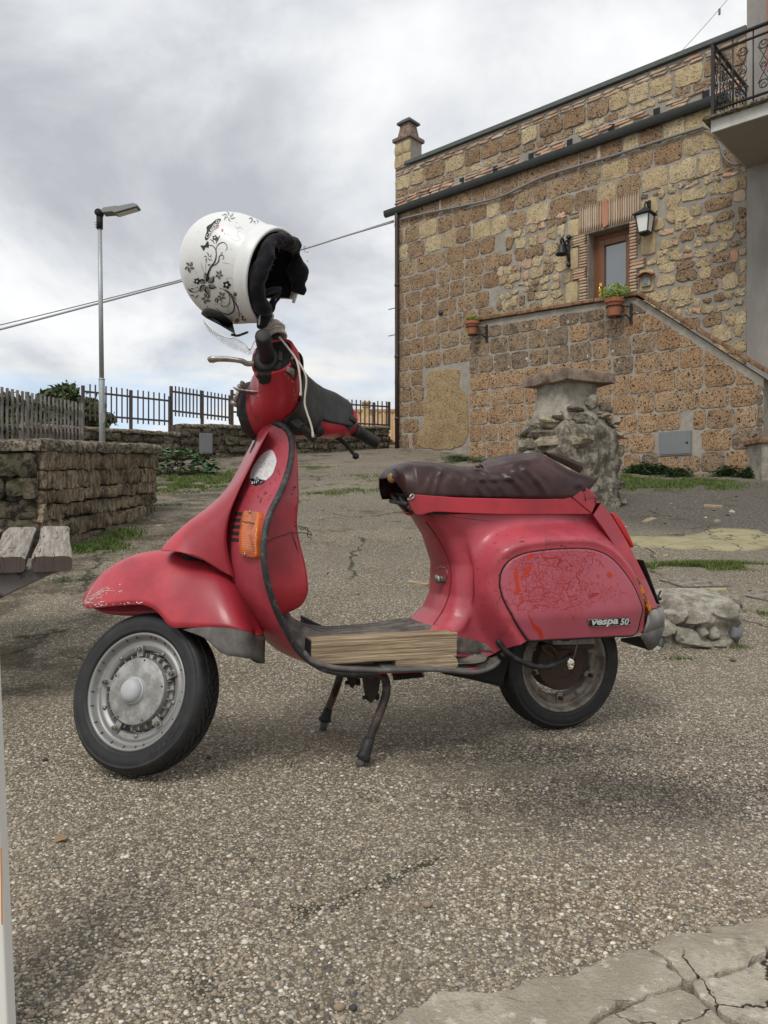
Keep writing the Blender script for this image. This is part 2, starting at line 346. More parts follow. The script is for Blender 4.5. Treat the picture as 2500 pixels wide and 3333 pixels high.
M['tuff'] = mat('brown_tuff', f_tuff([(.33, .225, .138), (.28, .195, .125), (.385, .275, .175), (.305, .20, .12), (.37, .285, .185)]))
M['tuffo'] = mat('orange_tuff', f_tuff([(.375, .245, .145), (.42, .285, .172), (.34, .212, .122), (.40, .28, .175), (.31, .21, .135)]))
M['tuffy'] = mat('yellow_tuff', f_tuff([(.52, .42, .26), (.58, .48, .31), (.46, .36, .215), (.55, .44, .27), (.42, .32, .19)], .6))
M['tuffg'] = mat('lichened_tuff', f_tuff([(.29, .215, .145), (.24, .18, .13), (.33, .235, .15), (.27, .205, .145)], .9, 1.0))
M['ashlar'] = mat('smooth_yellow_stone', f_tuff([(.50, .39, .225), (.53, .43, .26), (.47, .365, .21)], .12))
M['plug'] = mat('rough_tuff_infill', f_tuff([(.38, .275, .155), (.43, .315, .18)], .55, .35, .8))
M['brickp'] = mat('pale_thin_brick', lambda n: dict(col=n.ramp(n.math('FRACT', n.math('ADD', n.rnd(), n.sep(n.attr('tone'))[0])), [(0, (.44, .33, .23)), (.4, (.52, .41, .30)), (.75, (.40, .28, .19)), (1, (.50, .30, .20))]), rough=.9, nrm=n.bump(n.noise(n.co(), 60, 5), .5, .01)))
M['brickr'] = mat('reddish_brick', lambda n: dict(col=n.ramp(n.rnd(), [(0, (.50, .27, .17)), (.5, (.55, .36, .25)), (1, (.42, .20, .12))]), rough=.9, nrm=n.bump(n.noise(n.co(), 60, 5), .4, .01)))
def f_mortar(dirt=0.3):
    def f(n):
        c = n.co(); col = n.mix(n.step(n.noise(c, 3.5, 6, .65), .35, .68), (.29, .26, .222), (.37, .34, .295))
        col = n.mix(n.math('MULTIPLY', n.step(n.noise(c, 11, 6, .7), .5, .68), dirt), col, (.11, .095, .08))
        return dict(col=col, rough=.95, spec=.15, nrm=n.bump(n.noise(c, 34, 6, .7), .6, .02))
    return f
M['mortar'] = mat('grey_mortar', f_mortar()); M['mortard'] = mat('dark_mortar', lambda n: dict(col=n.mix(n.noise(n.co(), 9, 6, .7), (.075, .062, .05), (.20, .17, .135)), rough=.95, spec=.1, nrm=n.bump(n.noise(n.co(), 30, 6, .7), .8, .03)))
M['plaster'] = mat('grey_plaster', lambda n: dict(col=n.mix(n.step(n.noise(n.scaled(n.co(), (1, 1, .35)), 2.2, 7, .65), .35, .7), (.24, .225, .205), (.34, .32, .295)), rough=.95, spec=.15, nrm=n.bump(n.noise(n.co(), 22, 6), .3, .01)))
def f_wallstone(n):
    c = n.co(); r = n.rnd(); at = n.attr('tone'); r2 = n.math('FRACT', n.math('ADD', r, n.sep(at)[0]))
    tone = n.ramp(r2, [(0, (.30, .24, .165)), (.3, (.39, .315, .22)), (.6, (.26, .205, .145)), (.85, (.42, .345, .245)), (1, (.32, .265, .195))])
    groove = n.noise(n.scaled(c, (2.4, 2.4, .55)), 15, 6, .7, .5)
    col = n.mix(n.step(groove, .36, .6), n.vmath('MULTIPLY', tone, (.32, .30, .28)), tone)
    col = n.mix(n.math('MULTIPLY', n.step(n.noise(c, 5, 6, .7), .52, .66), .7), col, (.055, .048, .038))
    col = n.mix(n.math('MULTIPLY', n.step(n.noise(c, 17, 5, .7), .66, .71), .55), col, (.42, .40, .35))
    col = n.mix(n.math('MULTIPLY', n.step(n.noise(c, 8, 5, .7), .58, .70), .5), col, (.055, .065, .025))
    return dict(col=col, rough=.95, spec=.15, nrm=n.bump(n.math('ADD', groove, n.math('MULTIPLY', n.noise(c, 45, 5), .5)), .9, .03))
M['wstone'] = mat('weathered_wall_stone', f_wallstone)
def f_dstone(n):
    c = n.co(); b = n.noise(c, 13, 7, .72)
    tone = n.ramp(n.math('FRACT', n.math('ADD', n.rnd(), n.sep(n.attr('tone'))[0])), [(0, (.10, .082, .062)), (.5, (.155, .128, .095)), (1, (.12, .105, .075))])
    col = n.mix(n.step(b, .40, .56), (.03, .026, .02), tone); col = n.mix(n.step(n.noise(c, 21, 6, .72), .64, .68), col, (.36, .345, .30))
    col = n.mix(n.math('MULTIPLY', n.step(n.noise(c, 6, 5), .52, .65), .5), col, (.06, .07, .028))
    return dict(col=col, rough=.95, spec=.15, nrm=n.bump(n.math('ADD', b, n.math('MULTIPLY', n.noise(c, 60, 4), .4)), 1.0, .03))
M['dstone'] = mat('dark_lichened_stone', f_dstone)
def f_rock(n):
    c = n.co(); r = n.rnd(); b = n.noise(c, 11, 8, .7)
    tone = n.ramp(r, [(0, (.33, .295, .225)), (.35, (.24, .215, .17)), (.6, (.40, .345, .245)), (.82, (.28, .25, .19)), (1, (.38, .355, .295))])
    col = n.mix(n.step(b, .36, .62), n.vmath('MULTIPLY', tone, (.40, .38, .36)), tone)
    col = n.mix(n.math('MULTIPLY', n.step(n.noise(c, 30, 6, .75), .58, .64), .85), col, (.47, .455, .40))
    col = n.mix(n.math('MULTIPLY', n.step(n.noise(c, 24, 5, .7), .60, .66), .8), col, (.035, .032, .026))
    return dict(col=col, rough=.95, spec=.15, nrm=n.bump(n.math('ADD', b, n.math('MULTIPLY', n.noise(c, 70, 4), .35)), .9, .03))
M['rock'] = mat('lichened_rubble_stone', f_rock)
M['rockw'] = mat('pale_limestone', lambda n: dict(col=n.mix(n.step(n.noise(n.co(), 12, 7, .72), .34, .66), (.27, .24, .185), (.64, .60, .515)), rough=.9, spec=.2, nrm=n.bump(n.math('ADD', n.noise(n.co(), 30, 8, .76), n.math('MULTIPLY', n.noise(n.co(), 110, 5, .75), .6)), 1.0, .022)))
M['rockb'] = mat('blue_grey_stone', lambda n: dict(col=n.mix(n.noise(n.co(), 20, 6), (.10, .12, .13), (.19, .20, .20)), rough=.85, nrm=n.bump(n.noise(n.co(), 30, 6), .6, .01)))
M['cement'] = mat('pale_cement', lambda n: dict(col=n.mix(n.step(n.noise(n.co(), 6, 7, .7), .36, .66), (.20, .18, .15), (.38, .35, .29)), rough=.95, spec=.15, nrm=n.bump(n.noise(n.co(), 28, 7, .7), .6, .02)))
M['cementd'] = mat('dark_rubble_mortar', lambda n: dict(col=n.mix(n.step(n.noise(n.co(), 14, 7, .74), .42, .62), (.13, .115, .09), (.36, .325, .26)), rough=.95, spec=.15, nrm=n.bump(n.noise(n.co(), 30, 7, .72), 1.0, .03)))
M['slabcap'] = mat('reddish_slab_stone', lambda n: dict(col=n.mix(n.step(n.noise(n.co(), 9, 7, .7), .36, .64), (.15, .11, .085), (.29, .22, .175)), rough=.95, spec=.15, nrm=n.bump(n.noise(n.co(), 40, 6, .7), .8, .015)))
M['coping'] = mat('terracotta_coping', lambda n: dict(col=n.mix(n.step(n.noise(n.co(), 10, 7, .7), .38, .66), (.15, .085, .05), (.30, .18, .11)), rough=.9, spec=.2, nrm=n.bump(n.noise(n.co(), 40, 5), .5, .01)))
M['cop2'] = mat('mossy_coping', lambda n: dict(col=n.mix(n.step(n.noise(n.co(), 26, 7, .74), .44, .58), (.075, .064, .05), (.30, .26, .19)), rough=.95, spec=.15, nrm=n.bump(n.noise(n.co(), 45, 6, .7), 1.0, .02)))
M['gutter'] = mat('dark_gutter_metal', lambda n: dict(col=n.mix(n.noise(n.co(), 7, 5), (.030, .036, .036), (.06, .065, .062)), rough=.5, metal=.3))
M['copper'] = mat('weathered_green_metal', lambda n: dict(col=n.mix(n.noise(n.co(), 9, 6, .7), (.06, .07, .066), (.13, .145, .135)), rough=.8))
M['pipebrown'] = mat('brown_downpipe', col=(.06, .038, .03), rough=.5, metal=.2)
M['doorwood'] = mat('brown_door_wood', lambda n: dict(col=n.mix(n.noise(n.scaled(n.co(), (20, 20, 1)), 4, 5), (.13, .05, .018), (.22, .09, .035)), rough=.4))
M['glass'] = mat('door_glass', col=(.16, .18, .19), rough=.04, spec=1.0, coat=1.0, coatr=.02, metal=.35)
M['frost'] = mat('frosted_lantern_glass', col=(.75, .76, .74), rough=.5)
M['brass'] = mat('brass', col=(.75, .52, .16), rough=.25, metal=1.0)
M['terra'] = mat('terracotta_pot', lambda n: dict(col=n.mix(n.noise(n.co(), 22, 5), (.28, .09, .045), (.38, .15, .08)), rough=.85))
M['box'] = mat('grey_meter_door', lambda n: dict(col=n.mix(n.noise(n.co(), 8, 5), (.155, .16, .165), (.20, .205, .21)), rough=.55, metal=.1))
M['cable'] = mat('grey_cable', col=(.20, .20, .20), rough=.6)
M['cablew'] = mat('pale_overhead_cable', col=(.40, .41, .42), rough=.6)
M['orange'] = mat('orange_pipe', col=(.36, .13, .065), rough=.7)
M['yellow'] = mat('yellow_pipe', lambda n: dict(col=n.mix(n.step(n.noise(n.scaled(n.co(), (1, 1, .4)), 40, 3), .56, .6), (.42, .35, .15), (.10, .08, .03)), rough=.5))
M['whitep'] = mat('worn_white_paint', lambda n: dict(col=n.mix(n.step(n.noise(n.co(), 22, 6, .7), .60, .70), (.66, .65, .60), (.40, .36, .28)), rough=.5))
M['soffit'] = mat('soffit_plaster', lambda n: dict(col=n.mix(n.noise(n.co(), 4, 6), (.26, .24, .20), (.33, .31, .27)), rough=.9))
M['fascia'] = mat('pale_balcony_edge', lambda n: dict(col=n.mix(n.step(n.noise(n.co(), 5, 6, .7), .4, .7), (.55, .54, .50), (.40, .38, .33)), rough=.8))
M['rooftile'] = mat('orange_roof_tile', lambda n: dict(col=n.mix(n.noise(n.co(), 5, 6, .7), (.32, .18, .085), (.56, .38, .21)), rough=.9))
M['ochre'] = mat('ochre_plaster', lambda n: dict(col=n.mix(n.noise(n.co(), 4, 5), (.42, .33, .15), (.50, .40, .20)), rough=.9))
def f_leaf(pal):
    def f(n):
        a = n.sep(n.attr('tone'))[0]; return dict(col=n.ramp(a, [(i / (len(pal) - 1), p) for i, p in enumerate(pal)]), rough=.6, spec=.3)
    return f
M['leafd'] = mat('dark_tree_leaf', f_leaf([(.025, .036, .016), (.05, .07, .027), (.08, .105, .04), (.13, .145, .06)]))
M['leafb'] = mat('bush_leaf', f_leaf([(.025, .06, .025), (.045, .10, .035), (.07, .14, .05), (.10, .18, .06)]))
M['grass'] = mat('grass_blade', f_leaf([(.045, .075, .016), (.08, .125, .026), (.12, .165, .04), (.20, .19, .085)]))
M['grassd'] = mat('dark_weed_leaf', f_leaf([(.02, .045, .016), (.035, .075, .025), (.06, .11, .035), (.10, .14, .05)]))
M['potleaf'] = mat('lime_pot_leaf', f_leaf([(.10, .17, .02), (.18, .26, .04), (.26, .34, .06), (.30, .30, .08)]))
M['bark'] = mat('bark', col=(.05, .04, .03), rough=.9)
M['moss'] = mat('moss', lambda n: dict(col=n.mix(n.noise(n.co(), 60, 5), (.030, .035, .012), (.075, .085, .022)), rough=1.0, spec=.1))
M['shell'] = mat('white_helmet_gloss', lambda n: dict(col=n.mix(n.math('MULTIPLY', n.step(n.noise(n.co(), 28, 7, .75), .62, .70), .5), (.74, .75, .74), (.46, .44, .40)), rough=.36, coat=.08, coatr=.2))
M['fabric'] = mat('black_fabric', lambda n: dict(col=n.mix(n.noise(n.co(), 60, 5), (.006, .006, .008), (.017, .017, .021)), rough=.95, spec=.1, sheen=.15, nrm=n.bump(n.noise(n.co(), 300, 4), .5, .003)))
M['ink'] = mat('black_print', col=(.010, .010, .011), rough=.35)
M['greyink'] = mat('grey_print', col=(.30, .31, .29), rough=.35)
M['redink'] = mat('red_print', col=(.50, .03, .04), rough=.35)
M['whiteink'] = mat('white_print', col=(.66, .66, .64), rough=.5)
M['stud'] = mat('bronze_stud', col=(.20, .15, .09), rough=.35, metal=.6)
M['visor'] = mat('clear_visor', col=(.92, .94, .93), rough=.06, trans=.95, ior=1.1, alpha=.22)
M['rope'] = mat('cotton_rope', lambda n: dict(col=n.mix(n.noise(n.co(), 90, 4), (.42, .38, .31), (.66, .62, .54)), rough=.95, nrm=n.bump(n.noise(n.co(), 260, 3), .6, .003)))
M['sticker'] = mat('worn_white_sticker', lambda n: dict(col=n.mix(n.step(n.math('ABSOLUTE', n.math('SUBTRACT', n.noise(n.co(), 26, 5, .65), .5)), .004, .014), (.40, .40, .41), (.62, .62, .62)), rough=.5))
M['wire'] = mat('rusty_wire', col=(.10, .085, .07), rough=.6, metal=.5)

# the ground: exposed-aggregate concrete, patched with asphalt, dirt and moss
def ground_base(n, c, extra=True):
    s = n.sep(c); flat = n.n('ShaderNodeCombineXYZ'); n.put(flat.inputs[0], s[0]); n.put(flat.inputs[1], s[1]); v = flat.outputs[0]
    big = n.noise(v, .75, 6, .6); mid = n.noise(v, 3.2, 5, .6)
    pc = n.n('ShaderNodeTexVoronoi', feature='F1'); n.put(pc.inputs['Vector'], v); pc.inputs['Scale'].default_value = 140
    pd = pc.outputs['Distance']; pcol = n.sep(pc.outputs['Color'])
    pc2 = n.n('ShaderNodeTexVoronoi', feature='F1'); n.put(pc2.inputs['Vector'], v); pc2.inputs['Scale'].default_value = 48
    peb = n.ramp(pcol[0], [(0, (.09, .082, .072)), (.14, (.17, .15, .12)), (.36, (.28, .245, .19)), (.62, (.36, .32, .255)), (.82, (.46, .42, .345)), (.94, (.60, .57, .50)), (1, (.72, .70, .64))])
    gapc = n.mix(n.step(big, .4, .6), (.115, .098, .072), (.17, .148, .112))
    m = n.math('SUBTRACT', 1, n.step(pd, .40, .62)); m = n.math('MULTIPLY', m, n.step(pcol[1], .12, .2))
    col = n.mix(m, gapc, peb)
    p2 = n.math('MULTIPLY', n.math('SUBTRACT', 1, n.step(pc2.outputs['Distance'], .26, .34)), n.math('GREATER_THAN', n.sep(pc2.outputs['Color'])[1], .72))
    col = n.mix(p2, col, n.ramp(n.sep(pc2.outputs['Color'])[0], [(0, (.15, .135, .12)), (.5, (.33, .29, .225)), (1, (.58, .54, .46))]))
    col = n.mix(n.math('MULTIPLY', n.step(mid, .52, .72), .45), col, n.vmath('MULTIPLY', col, (.62, .58, .52)))
    col = n.mix(n.math('MULTIPLY', n.step(n.noise(v, 1.6, 6, .65), .56, .70), .5), col, n.vmath('MULTIPLY', col, (1.18, 1.10, .98)))
    h = n.math('ADD', n.math('MULTIPLY', m, n.math('SUBTRACT', .75, pd)), n.math('MULTIPLY', p2, .5))
    return col, h, v, s, big, mid
def blob(n, v, cx, cy, rx, ry, ns=3.0, amp=.6, a=.75, b=1.05):
    d = n.vmath('MULTIPLY', n.vmath('SUBTRACT', v, (cx, cy, 0)), (1 / rx, 1 / ry, 0))
    ln = n.n('ShaderNodeVectorMath', operation='LENGTH'); n.put(ln.inputs[0], d)
    dd = n.math('ADD', ln.outputs['Value'], n.math('MULTIPLY', n.math('SUBTRACT', n.noise(v, ns, 6, .65), .5), amp))
    return n.math('SUBTRACT', 1, n.step(dd, a, b))
def f_ground(n):
    col, h, v, s, big, mid = ground_base(n, n.co())
    far = n.step(s[1], 3.4, 6.5)
    asph = n.mix(n.step(n.noise(v, 38, 6, .78), .40, .62), (.09, .08, .068), (.33, .30, .25))
    col = n.mix(n.math('MULTIPLY', far, n.math('MULTIPLY', n.step(n.noise(v, .9, 5, .65), .44, .60), .8)), col, asph)
    # darker bitumen apron in front of the stair
    col = n.mix(n.math('MULTIPLY', blob(n, v, 4.0, 8.0, 2.9, 2.6, 1.2, .5), .85), col, n.mix(n.step(n.noise(v, 42, 6, .8), .42, .64), (.05, .048, .046), (.24, .225, .205)))
    # oil-dark, damp stains beside the stand and toward the rear wheel
    dk = n.math('MAXIMUM', blob(n, v, .52, 1.80, .46, .24, 9, 1.9, .2, 1.2), blob(n, v, .33, 2.13, .40, .16, 9, 1.4, .3, 1.2))
    col = n.mix(n.math('MULTIPLY', dk, .8), col, n.vmath('MULTIPLY', col, (.30, .30, .31)))
    col = n.mix(n.math('MULTIPLY', blob(n, v, .80, 1.98, .65, .34, 5, .9, .5, 1.2), .65), col, n.vmath('MULTIPLY', col, (.62, .64, .68)))
    # rusty-brown tint on the right foreground
    col = n.mix(n.math('MULTIPLY', blob(n, v, .40, 1.35, .35, .16, 6, .9, .4, 1.2), .35), col, n.vmath('MULTIPLY', col, (1.05, .80, .70)))
    # moss and dirt that gather away from the worn track
    mo = n.math('MULTIPLY', n.step(n.noise(v, 2.1, 6, .68), .55, .66), n.step(s[1], 4.0, 8.0)); col = n.mix(n.math('MULTIPLY', mo, .75), col, n.mix(n.noise(v, 30, 4), (.045, .05, .018), (.09, .085, .04)))
    lf = n.math('MULTIPLY', n.step(n.math('MULTIPLY', s[0], -1), .75, 1.5), n.step(n.noise(v, 2.6, 6, .68), .44, .60)); lf = n.math('MULTIPLY', lf, n.step(s[1], 1.9, 3.0)); col = n.mix(n.math('MULTIPLY', lf, .72), col, (.055, .046, .030))
    # fine cracks
    ck = n.vmath('ADD', v, n.vmath('SCALE', n.noise(v, 3, 5, color=True))); ck.node.inputs[1].links[0].from_node.inputs['Scale'].default_value = .35
    cr_ = n.math('MULTIPLY', n.math('SUBTRACT', 1, n.step(n.vor(ck, .42, 'DISTANCE_TO_EDGE'), .002, .007)), n.step(n.noise(v, 1.3, 3), .46, .54))
    col = n.mix(n.math('MULTIPLY', cr_, .8), col, (.03, .032, .018))
    wsp = n.n('ShaderNodeTexVoronoi', feature='F1'); n.put(wsp.inputs['Vector'], v); wsp.inputs['Scale'].default_value = 34
    ws = n.math('MULTIPLY', n.math('SUBTRACT', 1, n.step(wsp.outputs['Distance'], .16, .26)), n.math('GREATER_THAN', n.sep(wsp.outputs['Color'])[0], .80)); col = n.mix(n.math('MULTIPLY', ws, n.math('MULTIPLY', n.step(s[1], 2.4, 3.2), .6)), col, (.50, .46, .385)); col = n.vmath('MULTIPLY', col, (1.05, 1.02, .965))
    hh = n.math('ADD', h, n.math('MULTIPLY', n.noise(v, 190, 3), .5)); hh = n.math('ADD', hh, n.math('MULTIPLY', n.math('MULTIPLY', n.noise(v, 38, 6, .78), 3.0), n.step(s[1], 3.2, 5))); hh = n.math('SUBTRACT', hh, n.math('MULTIPLY', cr_, 1.5))
    return dict(col=col, rough=.88, spec=.25, nrm=n.bump(hh, .85, .006))
M['ground'] = mat('exposed_aggregate_paving', f_ground)
M['pebble'] = mat('loose_aggregate', lambda n: dict(col=n.mix(n.math('MULTIPLY', n.noise(n.co(), 260, 3), .35), n.attr('tone'), (.06, .05, .04)), rough=.8, spec=.3))
def f_slab(n):
    c = n.co(); col = n.mix(n.step(n.noise(c, 6, 7, .7), .36, .68), (.44, .385, .295), (.66, .595, .475)); col = n.mix(n.step(n.noise(c, 34, 6, .72), .55, .66), col, (.76, .70, .58))
    col = n.mix(n.math('MULTIPLY', n.step(n.noise(c, 19, 6, .7), .56, .70), .5), col, (.15, .125, .09))
    cw = n.vmath('ADD', c, n.vmath('SCALE', n.noise(c, 9, 5, color=True))); cw.node.inputs[1].links[0].from_node.inputs['Scale'].default_value = .12
    ck = n.math('MULTIPLY', n.math('SUBTRACT', 1, n.step(n.vor(n.scaled(cw, (1, 1, 0)), 4.5, 'DISTANCE_TO_EDGE'), .002, .009)), n.step(n.noise(c, 3, 3), .47, .56)); col = n.mix(ck, col, (.06, .05, .035))
    return dict(col=col, rough=.95, spec=.15, nrm=n.bump(n.math('SUBTRACT', n.math('ADD', n.noise(c, 20, 8, .74), n.math('MULTIPLY', n.noise(c, 120, 4, .75), .7)), ck), 1.0, .016))
M['slab'] = mat('broken_pale_concrete', f_slab)
M['patch'] = mat('yellowish_cement_patch', lambda n: dict(col=n.mix(n.math('SUBTRACT', 1, n.step(n.vor(n.vmath('ADD', n.co(), n.noise(n.co(), 2, 4, color=True)), 1.6, 'DISTANCE_TO_EDGE'), .004, .018)), n.mix(n.step(n.noise(n.co(), 5, 6, .7), .4, .65), (.33, .295, .18), (.26, .23, .14)), (.09, .08, .05)), rough=.95, spec=.15, nrm=n.bump(n.noise(n.co(), 40, 6), .4, .005)))
# ================================================================ TERRAIN AND GROUND
def G(Y, X=0.0):
    """Height of the paving: level round the scooter, then a steady climb to the house, then a drop behind the wall."""
    Y = np.asarray(Y, float); t = np.clip(Y - 2.4, 0, None)
    z = np.where(t < 1, .075 * t * t, .075 + .15 * (t - 1))
    z = np.where(Y > 17.5, 2.11 - .55 * (Y - 17.5), z)
    return np.maximum(z, -22.0)
def GU(x, y): return float(G(y)) + (vn(np.array([x, y, 0.]), .55) * .05 + vn(np.array([x, y, 5.]), 1.7) * .022) * float(sm(y, 3.2, 6))
def onG(k, x, y, lift=0.0):
    """Where a pixel ray meets the ground."""
    o, r = wray(k, x, y); d = .3
    for _ in range(4000):
        p = o + r * d
        if p[2] <= GU(p[0], p[1]): break
        d += .01
    return np.array([p[0], p[1], GU(p[0], p[1]) + lift])

ys = np.concatenate([np.linspace(-30, 0, 16), np.linspace(.1, 6, 110), np.linspace(6.1, 20, 80), np.linspace(21, 60, 30), np.linspace(70, 900, 30)])
xs = np.concatenate([np.linspace(-900, -30, 20), np.linspace(-28, -6, 24), np.linspace(-5.8, 8, 110), np.linspace(8.5, 28, 24), np.linspace(30, 900, 20)])
XX, YY = np.meshgrid(xs, ys); ZZ = G(YY)
uneven = vn(np.stack([XX, YY, 0 * XX], -1), .55) * .05 + vn(np.stack([XX, YY, 0 * XX + 5], -1), 1.7) * .022
ZZ = ZZ + uneven * sm(YY, 3.2, 6)
n_, m_ = XX.shape; idx = np.arange(n_ * m_).reshape(n_, m_)
Fq = np.stack([idx[:-1, :-1], idx[:-1, 1:], idx[1:, 1:], idx[1:, :-1]], -1).reshape(-1, 4)
bulk('ground', np.stack([XX, YY, ZZ], -1).reshape(-1, 3), Fq, M['ground'], smooth=True, kind='structure', label='grey brown exposed aggregate paving rising towards the stone house', cat='ground')

# loose-looking aggregate: real small stones set in the paving near the camera
ICO = None
def ico():
    bm = bmesh.new(); bmesh.ops.create_icosphere(bm, subdivisions=1, radius=1.0)
    V = np.array([v.co[:] for v in bm.verts]); Fc = np.array([[v.index for v in f.verts] for f in bm.faces]); bm.free(); return V, Fc
IV, IF = ico()
def scatter_stones(name, P, size, cols, m, label, cat, flat=.55):
    N = len(P); a = rng.random(N) * 6.283; tl = (rng.random((N, 3)) - .5) * .7
    sc = size[:, None] * (0.75 + .5 * rng.random((N, 3))); sc[:, 2] *= flat
    jit = 1 + (rng.random((N, 12, 3)) - .5) * .5
    V = IV[None] * jit * sc[:, None, :]
    ca, sa = np.cos(a)[:, None], np.sin(a)[:, None]
    x, y, z = V[..., 0], V[..., 1], V[..., 2]; z = z + x * tl[:, :1] * .5 + y * tl[:, 1:2] * .5
    V = np.stack([x * ca - y * sa, x * sa + y * ca, z], -1) + P[:, None, :]
    Fc = (IF[None] + (np.arange(N) * 12)[:, None, None]).reshape(-1, 3)
    return bulk(name, V.reshape(-1, 3), Fc, m, col=np.repeat(cols, 12, 0), smooth=True, kind='stuff', label=label, cat=cat)
def peb_cols(N):
    pal = np.array([(.27, .235, .18), (.35, .31, .245), (.42, .38, .305), (.21, .18, .145), (.12, .112, .105), (.54, .505, .43), (.68, .65, .58), (.33, .25, .19), (.19, .19, .20)])
    return pal[rng.choice(len(pal), N, p=[.2, .22, .15, .12, .08, .1, .05, .05, .03])] * (.8 + .4 * rng.random((N, 1)))
N = 112000
d = .92 + (2.75 - .92) * rng.random(N) ** 1.0; keep = rng.random(N) < np.clip(1.5 - d * .32, .3, 1); d = d[keep]; N = len(d)
x = (rng.random(N) - .5) * 1.10 * d
size = np.clip(.0022 * np.exp(rng.normal(0, .42, N)), .0012, .0062)
P = np.stack([x, d, G(d) + size * .02], -1); C = peb_cols(N)
stain = .8 * np.exp(-(((x - .52) / .42) ** 2 + ((d - 1.80) / .22) ** 2)) + np.exp(-(((x - .33) / .36) ** 2 + ((d - 2.13) / .17) ** 2)); stain = stain * (1 + 1.9 * vn(P, 6) + 1.2 * vn(P, 17))
C = C * (1 - .52 * np.clip(stain, 0, 1))[:, None]
nearx = vn(P * np.array([1, 1, 0]), 3.1); C = C * (1 + .30 * nearx)[:, None] * np.array([1.06, 1.03, .975])
right = sm(x + .35 * (d - 1.6), .2, .7)[:, None]; C = C * (1 - right * np.array([.02, .04, .02])) + right * .03
scatter_stones('pebbles', P, size, C, M['pebble'], 'small tan and grey pebbles set in the paving in the foreground', 'pebbles')
# a few larger loose stones and dark bits lying on the paving
for k, (px_, py_, s_, cc) in enumerate([(1390, 2952, .011, (.26, .20, .15)), (1358, 2995, .0055, (.5, .49, .44)), (1660, 2925, .007, (.2, .19, .17)), (1105, 3290, .010, (.27, .19, .13)), (1150, 3300, .008, (.05, .045, .045)), (147, 2480, .010, (.05, .04, .035)), (680, 2470, .010, (.12, .07, .04)), (1728, 2578, .006, (.42, .34, .16)), (2225, 2495, .006, (.45, .42, .30)), (2385, 2155, .016, (.10, .085, .075))]):
    p = onG('F', px_, py_); V = IV * (1 + (rng.random((12, 3)) - .5) * .5) * np.array([s_, s_ * .85, s_ * .6]) + p + np.array([0, 0, s_ * .4])
    mm = mat('loose_stone_%d' % k, col=cc, rough=.9)
    sub(mk('stone', V, IF, mm, label=['brown pebble lying loose in the middle foreground', 'small white pebble in the middle foreground', 'grey pebble left of the pale slab', 'tan pebble at the lower edge of the picture', 'dark chip beside the tan pebble at the lower edge', 'dark lump on the paving left of the front wheel', 'reddish brown clod right of the front tyre', 'yellow fleck on the dark oil stain', 'pale flake on the paving at the right', 'dark round lump in front of the white rubble block'][k], cat='stone'), 1)

# broken concrete slab in the lower right corner, split by cracks
root = thing('concrete_slab', 'broken pale concrete slab with mossy edge in the lower right corner', 'slab', (.45, 1.15, 0), kind='structure')
edge = [(900, 3333), (1350, 3325), (1450, 3278), (1600, 3290), (1735, 3238), (1870, 3215), (1990, 3158), (2100, 3128), (2125, 3150), (2160, 3100), (2215, 3080), (2300, 3085), (2330, 3066), (2420, 3035), (2500, 3012), (2700, 2950)]
E_ = [onG('F', *p)[:2] for p in edge]
def slabpiece(poly, h=.020):
    poly = cr(poly, max(40, len(poly) * 9), True); poly = poly + np.stack([vn(np.c_[poly, 0 * poly[:, :1]], 45) * .012 + vn(np.c_[poly, 0 * poly[:, :1]], 140) * .006, vn(np.c_[poly, 9 + 0 * poly[:, :1]], 45) * .012 + vn(np.c_[poly, 5 + 0 * poly[:, :1]], 140) * .006], 1)
    c = poly.mean(0); rows = []
    for f, z in ((1.0, -.01), (1.0, h * .55), (.994, h * .93), (.975, h), (.88, h * 1.03), (.75, h * 1.05), (.6, h * 1.05), (.45, h * 1.05), (.3, h * 1.03), (.15, h), (.05, h)):
        q = c + (poly - c) * f; zz = z + vn(np.c_[q, 3 + 0 * q[:, :1]], 14) * .008 * (z > 0)
        rows.append(np.c_[q, zz])
    V, Fc = grid(rows, closed_v=True); n = len(poly); Fc.append(tuple(range((len(rows) - 1) * n, len(rows) * n)))
    return V, Fc
def pt(x, y): return onG('F', x, y)[:2]
pieces = [[pt(1350, 3328), pt(1450, 3280), pt(1600, 3292), pt(1735, 3240), pt(1870, 3217), pt(1990, 3160), pt(2095, 3132), pt(2140, 3165), pt(2190, 3215), pt(2215, 3262), pt(2000, 3330), pt(1700, 3500), pt(1200, 3480)],
          [pt(2130, 3140), pt(2160, 3103), pt(2215, 3083), pt(2300, 3088), pt(2330, 3069), pt(2420, 3038), pt(2500, 3015), pt(2760, 2945), pt(2760, 3100), pt(2480, 3160), pt(2360, 3210), pt(2235, 3255), pt(2200, 3200)],
          [pt(2245, 3270), pt(2370, 3222), pt(2490, 3172), pt(2780, 3110), pt(2800, 3330), pt(2500, 3420), pt(2330, 3333)],
          [pt(2220, 3278), pt(2310, 3340), pt(2480, 3430), pt(2900, 3400), pt(2700, 3700), pt(1750, 3700), pt(1730, 3510), pt(2010, 3345)]]
for q in pieces:
    V, Fc = slabpiece(q); mk('slab_piece', V, Fc, M['slab'], root, off=root.location, ang=45)
b = MB()   # moss that has grown in the crack along the slab edge
for (x0, y0), (x1, y1) in zip(edge[1:-2], edge[2:-1]):
    for t in rng.random(60):
        p = onG('F', x0 + (x1 - x0) * t, y0 + (y1 - y0) * t - 3 + rng.normal() * 5); s_ = .003 + .004 * rng.random()
        if vn(p, 12) > .02: b.add(IV * np.array([s_ * 1.4, s_ * 1.2, s_ * .7]) + p, IF)
b.out('moss_fringe', M['moss'], root, off=root.location, kind='stuff')

